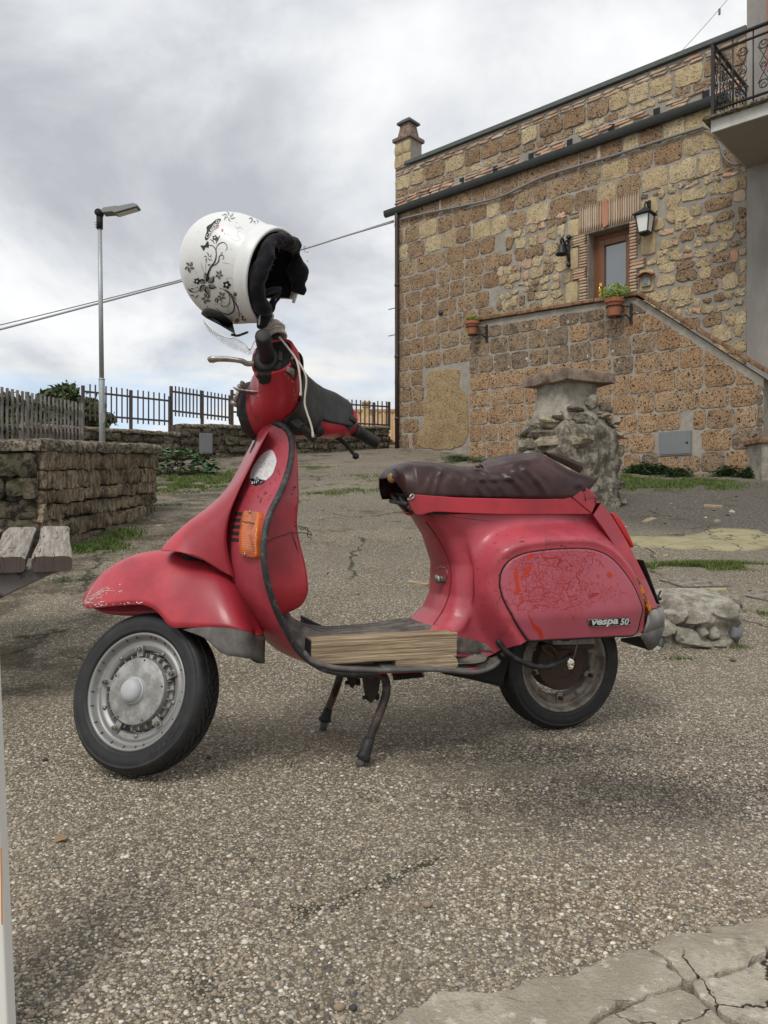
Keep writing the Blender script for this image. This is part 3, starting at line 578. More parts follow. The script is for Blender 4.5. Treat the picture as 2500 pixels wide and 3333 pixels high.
# yellowish cement patch, iron gratings and flat debris on the right
def sheet(name, pts, m, lift, label, cat, n=160, thick=.004):
    Q = cr([onG(*p)[:2] for p in pts], n, True); Q = Q + np.stack([vn(np.c_[Q, 0 * Q[:, :1]], 8) * .06 + vn(np.c_[Q, 0 * Q[:, :1]], 30) * .035, vn(np.c_[Q, 7 + 0 * Q[:, :1]], 8) * .06 + vn(np.c_[Q, 7 + 0 * Q[:, :1]], 30) * .035], 1)
    c = Q.mean(0); rows = []
    for f, l in ((1.01, -.03), (1.0, lift), (.8, lift + .002), (.5, lift + .002), (.2, lift + .002)):
        q = c + (Q - c) * f; rows.append(np.c_[q, G(q[:, 1]) + l + 0.05 * 0])
    V, Fc = grid(rows, closed_v=True); Fc.append(tuple(range(4 * n, 5 * n)))
    V[:, 2] += 1.0 * (vn(np.c_[V[:, :2], 0 * V[:, :1]], .55) * .05 + vn(np.c_[V[:, :2], 5 + 0 * V[:, :1]], 1.7) * .022) * sm(V[:, 1], 3.2, 6)
    return mk(name, V, Fc, m, label=label, cat=cat, kind='structure')
sheet('cement_patch', [('C6', 380, 1110), ('C6', 620, 1110), ('C6', 840, 1100), ('C6', 1000, 1050), ('C6', 1180, 1040), ('C6', 1370, 1050), ('C6', 1475, 1085), ('C6', 1600, 1100), ('C6', 1600, 1170), ('C6', 1450, 1180), ('C6', 1380, 1215), ('C6', 1100, 1215), ('C6', 900, 1205), ('C6', 650, 1190), ('C6', 380, 1175)], M['patch'], .012, 'flat yellowish cement patch on the asphalt behind the scooter', 'cement patch')
def grate(c4, label):
    P4 = [onG('C6', *p, .004) for p in c4]; t = thing('drain_grate', label, 'drain grate', tuple(np.mean(P4, 0)), group='rusty iron gratings in the paving')
    b = MB(); o_ = t.location
    a, bb, c_, d_ = [np.array(p) for p in P4]; b.add([a, bb, c_, d_, a - [0, 0, .03], bb - [0, 0, .03], c_ - [0, 0, .03], d_ - [0, 0, .03]], [(0, 1, 2, 3), (0, 4, 5, 1), (1, 5, 6, 2), (2, 6, 7, 3), (3, 7, 4, 0)])
    b.out('plate', M['mat'], t, smooth=False, off=o_)
    b = MB()
    for i in range(9):
        f = (i + .5) / 9
        for u0, u1 in (((a + (bb - a) * f), (d_ + (c_ - d_) * f)), ((a + (d_ - a) * f), (bb + (c_ - bb) * f))): b.tube([u0 + [0, 0, .004], u1 + [0, 0, .002]], .004, 4)
    b.out('lattice', M['rimold'], t, smooth=False, off=o_, kind='stuff')
grate([(600, 1452), (800, 1512), (1175, 1500), (960, 1444)], 'rusty iron drain grate behind the white rubble block')
grate([(1290, 1580), (1560, 1640), (1620, 1560), (1370, 1535)], 'rusty iron drain grate at the right edge of the picture')
# pale strips of cement and wood lying around
def scrap(k, pts, h, m, label, cat):
    Q = [onG(k, *p) for p in pts]; V = [q + [0, 0, h] for q in Q] + [q - [0, 0, .01] for q in Q]; n = len(Q)
    mk(cat.replace(' ', '_'), V, [tuple(range(n))] + [(i, (i + 1) % n, n + (i + 1) % n, n + i) for i in range(n)], m, smooth=False, label=label, cat=cat)
scrap('C6', [(810, 1532), (860, 1542), (905, 1540), (940, 1550), (1050, 1548), (1100, 1538), (1140, 1536), (1142, 1524), (1060, 1522), (950, 1522), (900, 1528), (850, 1524)], .010, M['patch'], 'cream strip of cement along the drain grate', 'cement strip')
scrap('C6', [(465, 990), (520, 985), (590, 962), (545, 952), (490, 972)], .012, M['wood'], 'pale splinter of wood on the asphalt behind the tail light', 'wood splinter')
scrap('C2', [(308, 760), (400, 775), (412, 766), (330, 756)], .012, M['wood'], 'thin wood chip on the paving in front of the seat column', 'wood chip')
scrap('C6', [(960, 862), (1110, 868), (1112, 858), (965, 852)], .015, M['wood'], 'thin twig lying on the dark asphalt near the grass', 'twig')
scrap('C6', [(1160, 912), (1190, 925), (1212, 912), (1180, 895)], .02, M['rockw'], 'curled dry leaf on the dark asphalt', 'dry leaf')
scrap('C6', [(1040, 985), (1075, 992), (1095, 980), (1060, 972)], .015, M['rockw'], 'small pale chip at the edge of the asphalt', 'stone chip')
p = onG('C6', 648, 1000); sub(mk('green_fruit', IV * .017 + p + np.array([0, 0, .015]), IF, M['potleaf'], label='small yellow green fruit lying on the asphalt', cat='fruit'), 1)

# ---------------------------------------------------------------- grass and weeds
def blades(name, centres, n, h, wd, m, label, cat='grass', spread=(.2, .1), tone=(.1, .8), leafy=False):
    V, Fc, C = [], [], []
    for (cx, cy, rx, ry, wt) in centres:
        for _ in range(int(n * wt)):
            r_ = rng.normal(0, .48, 2); x, y = cx + r_[0] * rx, cy + r_[1] * ry
            if vn(np.array([x, y, 0]), 5.5) < -.10: continue
            z = float(G(y)) + (vn(np.array([x, y, 0]), .55) * .05 + vn(np.array([x, y, 5]), 1.7) * .022) * float(sm(y, 3.2, 6)) - .004
            hh = h * (.35 + .9 * rng.random()) * max(.25, 1 - .5 * np.hypot(*r_)); a = rng.random() * 6.283; ln = (rng.random(2) - .5) * hh * 1.3
            w_ = wd * (.6 + .8 * rng.random()); dx, dy = math.cos(a) * w_, math.sin(a) * w_; b0 = len(V); t = tone[0] + (tone[1] - tone[0]) * rng.random() + .25 * vn(np.array([x, y, 2]), 3)
            if leafy:
                k = z + hh * rng.random(); e = hh * .30
                V += [(x, y, k), (x + dx + ln[0] * .3, y + dy + ln[1] * .3, k + e * .3), (x + ln[0] + dx * .2, y + ln[1], k + e * (.2 + .5 * rng.random())), (x - dx + ln[0] * .3, y - dy + ln[1] * .3, k + e * .3)]; Fc.append((b0, b0 + 1, b0 + 2)); Fc.append((b0, b0 + 2, b0 + 3)); C += [t] * 4
            else:
                V += [(x - dx, y - dy, z), (x + dx, y + dy, z), (x + ln[0] * .5 + dx * .6, y + ln[1] * .5 + dy * .6, z + hh * .6), (x + ln[0], y + ln[1], z + hh)]; Fc.append((b0, b0 + 1, b0 + 2)); Fc.append((b0, b0 + 2, b0 + 3)); C += [t] * 4
    C = np.clip(np.array(C), 0, 1)[:, None] * np.ones((1, 3))
    return bulk(name, np.array(V), np.array(Fc), m, col=C, kind='stuff', label=label, cat=cat)
def ctr(k, x, y, rx, ry, wt=1): p = onG(k, x, y); return (p[0], p[1], rx, ry, wt)
blades('grass', [ctr('C6', 400, 690, .5, .6, 1.2), ctr('C6', 620, 680, .6, .6, 1.4), ctr('C6', 860, 670, .6, .5, 1.1), ctr('C6', 1020, 700, .4, .35, .5), ctr('C6', 320, 640, .4, .6, .8)], 4200, .075, .0055, M['grass'], 'unmown grass at the foot of the stair wall', tone=(.25, .95))
blades('grass', [ctr('C6', 700, 1340, .26, .10, .8), ctr('C6', 900, 1335, .3, .12, 1), ctr('C6', 1120, 1340, .3, .12, 1), ctr('C6', 1300, 1340, .22, .10, .7)], 2300, .045, .004, M['grass'], 'narrow strip of bright grass right of the scooter tail', tone=(.3, .95))
blades('grass', [ctr('C6', 1380, 1720, .16, .09, 1), ctr('C6', 1200, 1985, .08, .03, .3), ctr('C6', 760, 2085, .10, .03, .2)], 500, .025, .003, M['grass'], 'thin grass tuft beside the white rubble block')
blades('grass', [ctr('C8', 1450, 830, 1.1, 1.3, 1.6), ctr('C8', 1600, 880, .9, 1.0, 1.2), ctr('C8', 1330, 930, .6, .5, .5), ctr('C5', 860, 1225, .5, .9, .8)], 5000, .045, .008, M['grass'], 'bright grass growing along the foot of the rear wall', tone=(.3, .9))
blades('grass', [ctr('C8', 640, 1400, .30, .16, 1.2), ctr('C8', 800, 1370, .26, .22, .9), ctr('C8', 930, 1290, .22, .3, .7), ctr('C8', 560, 1395, .18, .12, .8)], 1500, .055, .0045, M['grass'], 'grass tufts at the foot of the left stone wall', tone=(.15, .8))
blades('grass', [ctr('C8', 1130, 1170, .18, .2, .9), ctr('C8', 1250, 1070, .2, .2, .5), ctr('C8', 560, 1640, .18, .12, .5), ctr('C8', 470, 1640, .12, .08, .4)], 700, .04, .004, M['grassd'], 'low weeds between the left wall and the scooter', 'weeds', leafy=True, tone=(.3, 1))
blades('grass', [ctr('C1', 1300, 385, .35, .35, .7), ctr('C1', 1220, 260, .6, .5, .6), ctr('C1', 1500, 370, .5, .4, .4), ctr('C2', 130, 280, .6, .5, .4), ctr('C1', 520, 450, .3, .3, .4), ctr('C2', 110, 335, .3, .25, .3)], 1500, .03, .007, M['grass'], 'scattered grass tufts across the worn upper paving', tone=(.2, .9))
blades('weeds', [ctr('C4', 340, 1560, .5, .4, .5), ctr('E4', 600, 115, .45, .4, 1.2), ctr('E4', 740, 125, .6, .35, .9)], 1500, .09, .011, M['grassd'], 'low weeds growing behind the scooter seat', 'weeds', leafy=True, tone=(.3, 1))
blades('weeds', [ctr('C6', 480, 590, .35, .22, 1.4), ctr('C6', 600, 600, .35, .2, 1), ctr('C6', 760, 620, .3, .15, .5), ctr('C6', 1330, 625, .25, .12, .8), ctr('C6', 1150, 615, .25, .1, .5)], 1900, .14, .013, M['grassd'], 'dark leafy weeds against the base of the stair wall', 'weeds', leafy=True, tone=(.1, .75))
blades('moss', [ctr('E6', 1150, 590, .12, .05, .8), ctr('E6', 900, 560, .1, .04, .5), ctr('E6', 760, 920, .05, .03, .4), ctr('E6', 1190, 790, .05, .04, .4), ctr('C1', 900, 1262, .16, .012, .8), ctr('F', 1530, 2770, .06, .012, .4), ctr('F', 1420, 2767, .08, .006, .3), ctr('F', 2140, 3060, .05, .03, .5)], 420, .008, .003, M['moss'], 'thin moss in the cracks of the paving', 'moss')
V, Fc, C = [], [], []
for i in range(260):   # dry leaves and crumbs blown along the edges
    k = rng.random(); x, y = (rng.normal(2.6, 1.1), rng.normal(6.6, 1.3)) if k < .4 else ((rng.normal(-1.3, .5), rng.normal(5.6, 1.6)) if k < .7 else (rng.normal(.6, 1.6), rng.normal(8.5, 2.2)))
    s_ = .010 + .016 * rng.random(); q = rng.random() * 6.28; z = GU(x, y) + .004; u = np.array([math.cos(q) * s_, math.sin(q) * s_, 0]); v = np.array([-u[1] * .6, u[0] * .6, s_ * .35 * rng.random()]); p = np.array([x, y, z]); b0 = len(V); V += [p - u, p + v, p + u + [0, 0, s_ * .4 * rng.random()], p - v * .9]; Fc += [(b0, b0 + 1, b0 + 2), (b0, b0 + 2, b0 + 3)]; C += [np.array([(.42, .33, .17), (.30, .20, .10), (.50, .44, .30), (.20, .13, .07)][rng.integers(4)])] * 4
bulk('leaf_litter', np.array(V), np.array(Fc), M['pebble'], col=np.array(C), kind='stuff', label='small dry leaves scattered over the upper paving', cat='leaves')
# ================================================================ STONE HOUSE
HD = np.array([.744, -.668, 0]); HN = np.array([-.668, -.744, 0]); HP = np.array([3.85, 13.0, 0])   # facade: along to the right, towards the camera, origin
def HW(a, z, w=0.0): return HP + HD * a + HN * w + np.array([0, 0, z])
def HA(k, x, y, w=0.0):
    o, r = wray(k, x, y); t = ((HP + HN * w - o) @ HN) / (r @ HN); p = o + r * t; return float((p - HP) @ HD), float(p[2])
HB = np.array([HD, HN, [0, 0, 1]]).T     # local (along, out, up) to world

def poly_inset(P, d):
    """Shrink a convex polygon by distance d, by clipping with offset edges."""
    Q = [tuple(p) for p in P]; n = len(P)
    for i in range(n):
        a, b = np.array(P[i]), np.array(P[(i + 1) % n]); e = b - a; l = np.linalg.norm(e)
        if l < 1e-6: continue
        nrm = np.array([-e[1], e[0]]) / l; Q = clip(Q, a + nrm * d, nrm)
        if len(Q) < 3: return None
    return np.array(Q)
def clip(Q, p, nrm):
    out = []
    for i in range(len(Q)):
        a, b = np.array(Q[i]), np.array(Q[(i + 1) % len(Q)]); da, db = (a - p) @ nrm, (b - p) @ nrm
        if da >= 0: out.append(tuple(a))
        if da * db < 0: out.append(tuple(a + (b - a) * da / (da - db)))
    return out
def area(P): P = np.array(P); x, y = P[:, 0], P[:, 1]; return .5 * float(np.sum(x * np.roll(y, -1) - y * np.roll(x, -1)))
def roundpoly(P, rough, n=12, cut=.2):
    """Chaikin-rounded outline, resampled and roughened."""
    P = np.array(P, float)
    for _ in range(2):
        Q = np.roll(P, -1, 0); P = np.stack([P * (1 - cut) + Q * cut, P * cut + Q * (1 - cut)], 1).reshape(-1, 2); cut = .25
    L_ = np.concatenate([[0], np.cumsum(np.linalg.norm(np.diff(np.vstack([P, P[:1]]), axis=0), axis=1))]); u = np.linspace(0, L_[-1], n + 1)[:-1]; PP = np.vstack([P, P[:1]])
    P = np.stack([np.interp(u, L_, PP[:, k]) for k in (0, 1)], 1)
    return P + rng.normal(0, rough, P.shape)
def stone_mesh(P, base, proud, edge, frame, flat=.004):
    """A stone: outline P in (along, up), from depth base out to proud, softened edge."""
    c = P.mean(0); n = len(P); rows = []; size = np.sqrt(abs(area(P)))
    for f, w_ in ((1.0, base), (1.0 - .02, base + (proud - base) * .6), (1.0 - edge, proud - .003), (1 - edge * 2.2, proud)):
        q = c + (P - c) * f; ww = np.full(n, w_) + (rng.normal(0, flat, n) if w_ > base else 0); rows.append(np.stack([q[:, 0], ww, q[:, 1]], 1))
    V, Fc = grid(rows, closed_v=True); V = np.vstack([V, [[c[0], proud, c[1]]]]); k = 3 * n
    Fc += [(k + i, k + (i + 1) % n, 4 * n) for i in range(n)]
    return frame(V), [tuple(reversed(f)) for f in Fc]
class Stones:
    """Collects stones of a wall; the largest 300 become parts, the rest one joined part."""
    def __init__(s, parent, off, name='stone'): s.L = []; s.p = parent; s.off = off; s.name = name
    def add(s, V, Fc, m, size, name=None): s.L.append((size, V, Fc, m, name or s.name))
    def done(s, lim=298):
        s.L.sort(key=lambda t: -t[0])
        for sz, V, Fc, m, nm in s.L[:lim]: mk(nm, V, Fc, m, s.p, off=s.off, ang=38)
        by = {}
        for sz, V, Fc, m, nm in s.L[lim:]: by.setdefault((m.name, nm), [m, []])[1].append((V, Fc))
        for (mn, nm), (m, items) in by.items():
            VV, FF, CC = [], [], []
            for V, Fc in items:
                b0 = len(VV); VV += [tuple(v) for v in V]; FF += [tuple(i + b0 for i in f) for f in Fc]; CC += [rng.random()] * len(V)
            o = mk('small_%ss' % nm if nm != 'brick' else 'brickwork', VV, FF, m, s.p, off=s.off, kind='stuff')
            at = o.data.color_attributes.new('tone', 'FLOAT_COLOR', 'POINT'); at.data.foreach_set('color', np.repeat(np.array(CC)[:, None] * np.ones((1, 4)), 1, 0).astype(np.float32).ravel())

house = thing('stone_house', 'old tuff stone house with small glazed door, gutter and chimney', 'house', tuple(HW(0, 1.6)))
HO = np.array(house.location)
def hframe(w0=0.0):
    def f(V): V = np.asarray(V, float); return HP + V[:, :1] * HD + (V[:, 1:2] + w0) * HN + V[:, 2:3] * np.array([0, 0, 1])
    return f
def hbox(b, a0, a1, z0, z1, w0, w1):
    P = [HW(a, z, w_) for a in (a0, a1) for w_ in (w0, w1) for z in (z0, z1)]
    return b.add(P, [(0, 1, 3, 2), (4, 6, 7, 5), (0, 4, 5, 1), (2, 3, 7, 6), (0, 2, 6, 4), (1, 5, 7, 3)])
AL, AR = -4.85, 2.17                                    # left corner and right end of the stone facade
ZG = HA('C4', 700, 270)[1]; ZG = 7.0                    # gutter height
ZT = 7.93
# door opening
da0, dzt = HA('G3', 412, 700); da1, _ = HA('G3', 1008, 570); dzt = HA('G3', 700, 625)[1]
dz0 = 3.05
# wall body in pieces round the door opening
b = MB(); DEP = .62
hbox(b, AL, da0, 0.6, ZT - .05, -DEP, 0); hbox(b, da1, AR, 0.6, ZT - .05, -DEP, 0); hbox(b, da0, da1, dzt, ZT - .05, -DEP, 0); hbox(b, da0, da1, .6, dz0, -DEP, 0)
b.out('wall', M['mortar'], house, smooth=False, off=HO)
b = MB()   # side wall going back from the left corner, and rear volume
def HB2(a, z, d): return HW(a, z, -d)
P = [HW(AL, .6, -DEP), HW(AL, ZT - .06, -DEP), HW(AL + .55, ZT - .06, -7), HW(AL + .55, .6, -7), HW(AR, .6, -DEP), HW(AR, ZT - .06, -DEP), HW(AR, ZT - .06, -7), HW(AR, .6, -7)]
b.add(P, [(0, 1, 2, 3), (3, 2, 6, 7), (1, 5, 6, 2)]); b.out('side_wall', M['mortar'], house, smooth=False, off=HO)

# ---- stone layout on the facade
S = Stones(house, HO); hf = hframe()
ST_W = 1.1                                               # depth of the stair landing in front of the facade
def hidden(a, z):   # behind the landing and stair walls as seen from the square in front
    return z < 3.55 and a > -2.2 and not (a > 1.5 and z > 2.6)
taken = []           # rectangles that hold other stones (door surround and so on)
def inrect(a, z, m=.0): return any(x0 - m < a < x1 + m and z0 - m < z < z1 + m for x0, x1, z0, z1 in taken)
def block(a0, a1, z0, z1, m, mort=.007, rough=.007, proud=.009, tilt=None, nm=None, n=20, cut=.07):
    P = np.array([(a0, z0), (a1, z0), (a1, z1), (a0, z1)]) + rng.normal(0, .008, (4, 2)); P = poly_inset(P, mort)
    if P is None or len(P) < 3: return
    if tilt: P = np.stack([P[:, 0], P[:, 1] + tilt(P[:, 0])], 1)
    P = roundpoly(P, rough, n, cut); V, Fc = stone_mesh(P, -.02, proud * (.7 + .6 * rng.random()), .03, hf); S.add(V, Fc, m, abs(area(P)), nm)
# door surround: brick jambs with quoins, lintel of upright bricks
lin0, linz1 = HA('G3', 302, 455); lin1, _ = HA('G3', 1155, 250); linz0 = dzt
linz1 = dzt + .50
za = lambda k: HA('G3', 350, k)[1]; zb_ = lambda k: HA('G3', 1060, k)[1]
jl = HA('G3', 295, 1000)[0]; jlw = HA('G3', 188, 800)[0]; jr = HA('G3', 1122, 900)[0]; jrw = HA('G3', 1242, 1100)[0]
taken.append((jl, jr, 2.9, linz1)); taken.append((lin0, lin1, linz0, linz1 + .01))
def bricks_h(a0, a1, z0, z1, proud, wid=None):
    n = max(1, round((z1 - z0) / .052)); h = (z1 - z0) / n
    for i in range(n):
        P = np.array([(a0 + rng.normal() * .006, z0 + i * h + .006), (a1 + rng.normal() * .006, z0 + i * h + .006), (a1, z0 + (i + 1) * h - .006), (a0, z0 + (i + 1) * h - .006)])
        V, Fc = stone_mesh(roundpoly(P, .001, 8, .06), -.02, proud + rng.normal() * .004, .03, hf, .001); S.add(V, Fc, M['brickp'], .012 + (a1 - a0) * h, 'brick')
q1, q2 = HA('G3', 200, 750)[1], HA('G3', 200, 905)[1]; q3, q4 = HA('G3', 190, 1225)[1], HA('G3', 190, 1375)[1]
for z0, z1, wide in ((q2, linz0, 1), (q3, q2, 0), (q4, q3, 1), (dz0 + .2, q4, 0)): bricks_h(jlw if wide else jl, da0, z0, z1, .05)
taken.append((jlw, jl, q2, linz0)); taken.append((jlw, jl, q4, q3))
r1, r2 = HA('G3', 1180, 1045)[1], HA('G3', 1180, 1195)[1]
for z0, z1, wide in ((r1, linz0, 0), (r2, r1, 1), (dz0 + .2, r2, 0)): bricks_h(da1, jrw if wide else jr, z0, z1, .05)
taken.append((jr, jrw, r2, r1))
n = 26
for i in range(n):
    a0 = lin0 + (lin1 - lin0) * i / n; a1 = lin0 + (lin1 - lin0) * (i + 1) / n
    if 10 <= i <= 12:
        if i == 10: a1 = lin0 + (lin1 - lin0) * 13 / n; block(a0, a1, linz0, linz1, M['brickr'], .006, .002, .055, nm='brick', n=10, cut=.05)
        continue
    P = np.array([(a0 + .006, linz0), (a1 - .006, linz0), (a1 - .006, linz1 + rng.normal() * .004), (a0 + .006, linz1)]); V, Fc = stone_mesh(roundpoly(P, .001, 8, .06), -.02, .048 + rng.normal() * .004, .03, hf, .001); S.add(V, Fc, M['brickp'], .03, 'brick')
# dressed yellow stones beside the jambs
def px_block(k, x0, y0, x1, y1, m, **kw):
    """block given by two opposite corners in the survey (top left, bottom right)"""
    a0, z1 = HA(k, x0, y0); a1, z0 = HA(k, x1, y1); taken.append((a0, a1, z0, z1)); block(a0, a1, z0, z1, m, **kw)
for q in ((125, 520, 300, 720), (165, 915, 292, 1200), (62, 1255, 180, 1385), (95, 1400, 280, 1690), (1168, 230, 1400, 420), (1330, 480, 1505, 625), (1165, 705, 1385, 985), (1150, 1215, 1365, 1510)): px_block('G3', *q, M['ashlar'], mort=.008, proud=.028, rough=.003)
# big rough infill at the lower left
pa0, pz1 = HA('G5', 285, 170); pa1, pz0 = HA('G5', 745, 1050); taken.append((pa0 - .02, pa1 + .7, pz0 - .3, pz1))
P = np.array([HA('G5', *q) for q in ((180, 1040), (190, 900), (250, 800), (262, 520), (300, 420), (285, 200), (420, 165), (660, 150), (670, 210), (640, 290), (670, 380), (745, 440), (760, 1055))]); P = P if area(P) > 0 else P[::-1]
P = roundpoly(P, .008, 40, .2); V, Fc = stone_mesh(P, -.02, .016, .03, hf, .003); S.add(V, Fc, M['plug'], 9, 'infill')
zone_r = lambda z: HA('C4', 540 - (900 - 500) * 0, 500)[0] + .12 * math.sin(z * 3.1)   # boundary of coursed and rubble masonry
rub0 = HA('C4', 450, 800)[0]; rub1 = HA('C4', 545, 540)[0]
def bnd(z): t = np.clip((z - 3.4) / 2.4, 0, 1); return rub0 + (rub1 - rub0) * t + .10 * math.sin(z * 4.3)
ztop_r = 5.95
# coursed blocks: left part over the full height, upper band over the full length
z = 1.30; row = 0
while z < ZG - .10:
    h = min(.335 + .03 * (rng.random() - .5), ZG - .02 - z); h = ZG - .02 - z if ZG - .02 - z - h < .09 else h; a = AL + (-.16 if row % 2 else 0) - .02; full = z > ztop_r - .1
    while a < AR:
        wd = .36 * (.75 + .6 * rng.random()); a0, a1 = max(a, AL - .015), min(a + wd, AR); cx, cz = (a0 + a1) / 2, z + h / 2; a += wd
        if a1 - a0 < .09 or hidden(cx, cz) or cz < float(G((HW(cx, 0))[1])) - .1: continue
        if not full and cx > bnd(cz) - .12: continue
        if inrect(cx, cz, .04): continue
        if a1 - a0 > .3 and rng.random() < .10:
            block(a0, a0 + .07, z, z + h, M['brickp'], .010, .002, .02, nm='brick'); a0 += .07
        m = M['tuff'] if (cx < -.9 or rng.random() < .75) else M['tuffy']
        if full and rng.random() < .22: m = M['tuffy']
        if cz < 2.35 and cx < -2: m = M['tuffg'] if rng.random() < .5 else M['tuff']
        block(a0, a1, z, z + h * (.94 + .06 * rng.random()), m)
    z += h; row += 1
# rubble: relaxed cells of mixed size
RUB = []
zr = 2.45
while zr < ztop_r - .04:
  hr = .12 + .13 * rng.random(); zn = min(zr + hr, ztop_r); a = bnd(zr) - .1
  while a < AR:
    wd = hr * (.75 + 1.2 * rng.random()); a0, a1 = a, a + wd; a = a1; cx, cz = (a0 + a1) / 2, (zr + zn) / 2
    if cx < bnd(cz) - .02 or hidden(cx, cz) or inrect(cx, cz, -.03): continue
    jt = rng.normal(0, .022, (4, 2)); lean = .025 * math.sin(cx * 5 + zr * 9); Q = [(a0 + jt[0, 0], zr + lean + jt[0, 1]), (a1 + jt[1, 0], zr + lean + jt[1, 1]), (a1 + jt[2, 0], zn + lean + jt[2, 1]), (a0 + jt[3, 0], zn + lean + jt[3, 1])]; RUB.append((cx, cz, Q))
  zr = zn
for a, z, Q in RUB:
    for x0, x1, z0, z1 in taken:   # keep clear of the dressed stones
        if x0 - .45 < a < x1 + .45 and z0 - .4 < z < z1 + .4:
            dx = (x0 - a) if a < x0 else ((a - x1) if a > x1 else -1); dz = (z0 - z) if z < z0 else ((z - z1) if z > z1 else -1)
            if dx >= dz: Q = clip(Q, np.array([x0 if a < x0 else x1, z]), np.array([-1. if a < x0 else 1., 0]))
            else: Q = clip(Q, np.array([a, z0 if z < z0 else z1]), np.array([0, -1. if z < z0 else 1.]))
            if len(Q) < 3: break
    if len(Q) < 3: continue
    Q = clip(Q, np.array([bnd(z) - .03, z]), np.array([1., 0])); Q = clip(Q, np.array([AR, z]), np.array([-1., 0])) if len(Q) > 2 else Q
    if len(Q) < 3: continue
    Q = clip(Q, np.array([0, ztop_r + .05]), np.array([0, -1.])); 
    if len(Q) < 3: continue
    P = poly_inset(Q, .009 + .009 * rng.random())
    if P is None or len(P) < 3 or abs(area(P)) < .004: continue
    r_ = rng.random(); w_, h_ = np.ptp(P[:, 0]), np.ptp(P[:, 1])
    m = M['brickr'] if (r_ < .10 and w_ * h_ < .03) else (M['brickp'] if r_ < .16 and w_ * h_ < .04 else (M['tuff'] if r_ < .30 else M['tuffy']))
    V, Fc = stone_mesh(roundpoly(P, .007, 18, .13), -.02, .010 + .012 * rng.random(), .04, hf, .005); S.add(V, Fc, m, abs(area(P)))
# parapet above the gutter
def brickrow(z0, z1, a0, a1, wd, m, holes=0):
    a = a0
    while a < a1 - .05:
        e = min(a + wd * (.8 + .4 * rng.random()), a1)
        if not (holes and any(abs((a + e) / 2 - h) < .11 for h in HOLES)): block(a, e, z0, z1, m, .006, .002, .022, nm='brick', n=8, cut=.05)
        a = e
HOLES = [AL + .95 + i * .78 for i in range(8)]
zp = ZG + .10
for i in range(3): brickrow(zp + i * .055, zp + i * .055 + .05, AL, AR, .30, M['brickp'] if i != 1 else M['brickr'], 1)
for h in HOLES: b = MB(); hbox(b, h - .055, h + .055, zp + .01, zp + .13, -.02, .004); b.out('drain_hole', M['dark'], house, smooth=False, off=HO)
zq = zp + .175
for h_, in ((.13,),): 
    a = AL
    while a < AR - .05: e = min(a + .24 + .16 * rng.random(), AR); block(a, e, zq, zq + h_, M['tuff'] if rng.random() < .7 else M['tuffy'], .011); a = e
zq += .14; a = AL
while a < AR - .05: e = min(a + .34 + .22 * rng.random(), AR); block(a, e, zq, zq + .31, M['tuff'] if rng.random() < .55 else M['tuffy'], .012, proud=.022); a = e
zq += .315
for i in range(2): brickrow(zq + i * .05, zq + i * .05 + .046, AL, AR, .28, M['brickp'], 0)
S.done()
b = MB(); hbox(b, AL + .42, AR, ZT - .04, ZT + .035, -DEP - .03, .07); b.out('coping', M['copper'], house, smooth=False, off=HO)
# chimney on the left corner
ca0 = AL + .02; b = MB(); hbox(b, ca0, ca0 + .40, ZT - .05, ZT + .52, -.36, .03); b.out('chimney', M['mortar'], house, smooth=False, off=HO)
for z0 in (ZT - .03, ZT + .23):
    for a0, a1 in ((ca0 - .01, ca0 + .20), (ca0 + .21, ca0 + .41)):
        P = roundpoly(np.array([(a0, z0), (a1, z0), (a1, z0 + .25), (a0, z0 + .25)]), .004, 14, .08); V, Fc = stone_mesh(P, -.02, .012, .04, hframe(.03)); mk('stone', V, Fc, M['ashlar'], house, off=HO)
b = MB(); hbox(b, ca0 - .05, ca0 + .45, ZT + .52, ZT + .60, -.41, .08); bev(b.out('chimney_ledge', M['slabcap'], house, smooth=False, off=HO), .015)
def frustum(b, a0, a1, w0, w1, z0, z1, ins):
    P = [HW(a0, z0, w0), HW(a1, z0, w0), HW(a1, z0, w1), HW(a0, z0, w1), HW(a0 + ins, z1, w0 + ins), HW(a1 - ins, z1, w0 + ins), HW(a1 - ins, z1, w1 - ins), HW(a0 + ins, z1, w1 - ins)]
    return b.add(P, [(3, 2, 1, 0), (4, 5, 6, 7), (0, 1, 5, 4), (1, 2, 6, 5), (2, 3, 7, 6), (3, 0, 4, 7)])
b = MB(); frustum(b, ca0 + .03, ca0 + .37, -.33, .0, ZT + .60, ZT + .90, .05); b.out('chimney_pot', M['slabcap'], house, smooth=False, off=HO)
b = MB(); hbox(b, ca0 + .02, ca0 + .38, ZT + .90, ZT + .94, -.34, .01); frustum(b, ca0 + .02, ca0 + .38, -.34, .01, ZT + .94, ZT + 1.02, .09); b.out('chimney_cap', M['copper'], house, smooth=False, off=HO)
b = MB(); hbox(b, AL + .30, AL + .60, ZT - .03, ZT + .03, -.2, .075); b.out('coping_end', M['copper'], house, smooth=False, off=HO)
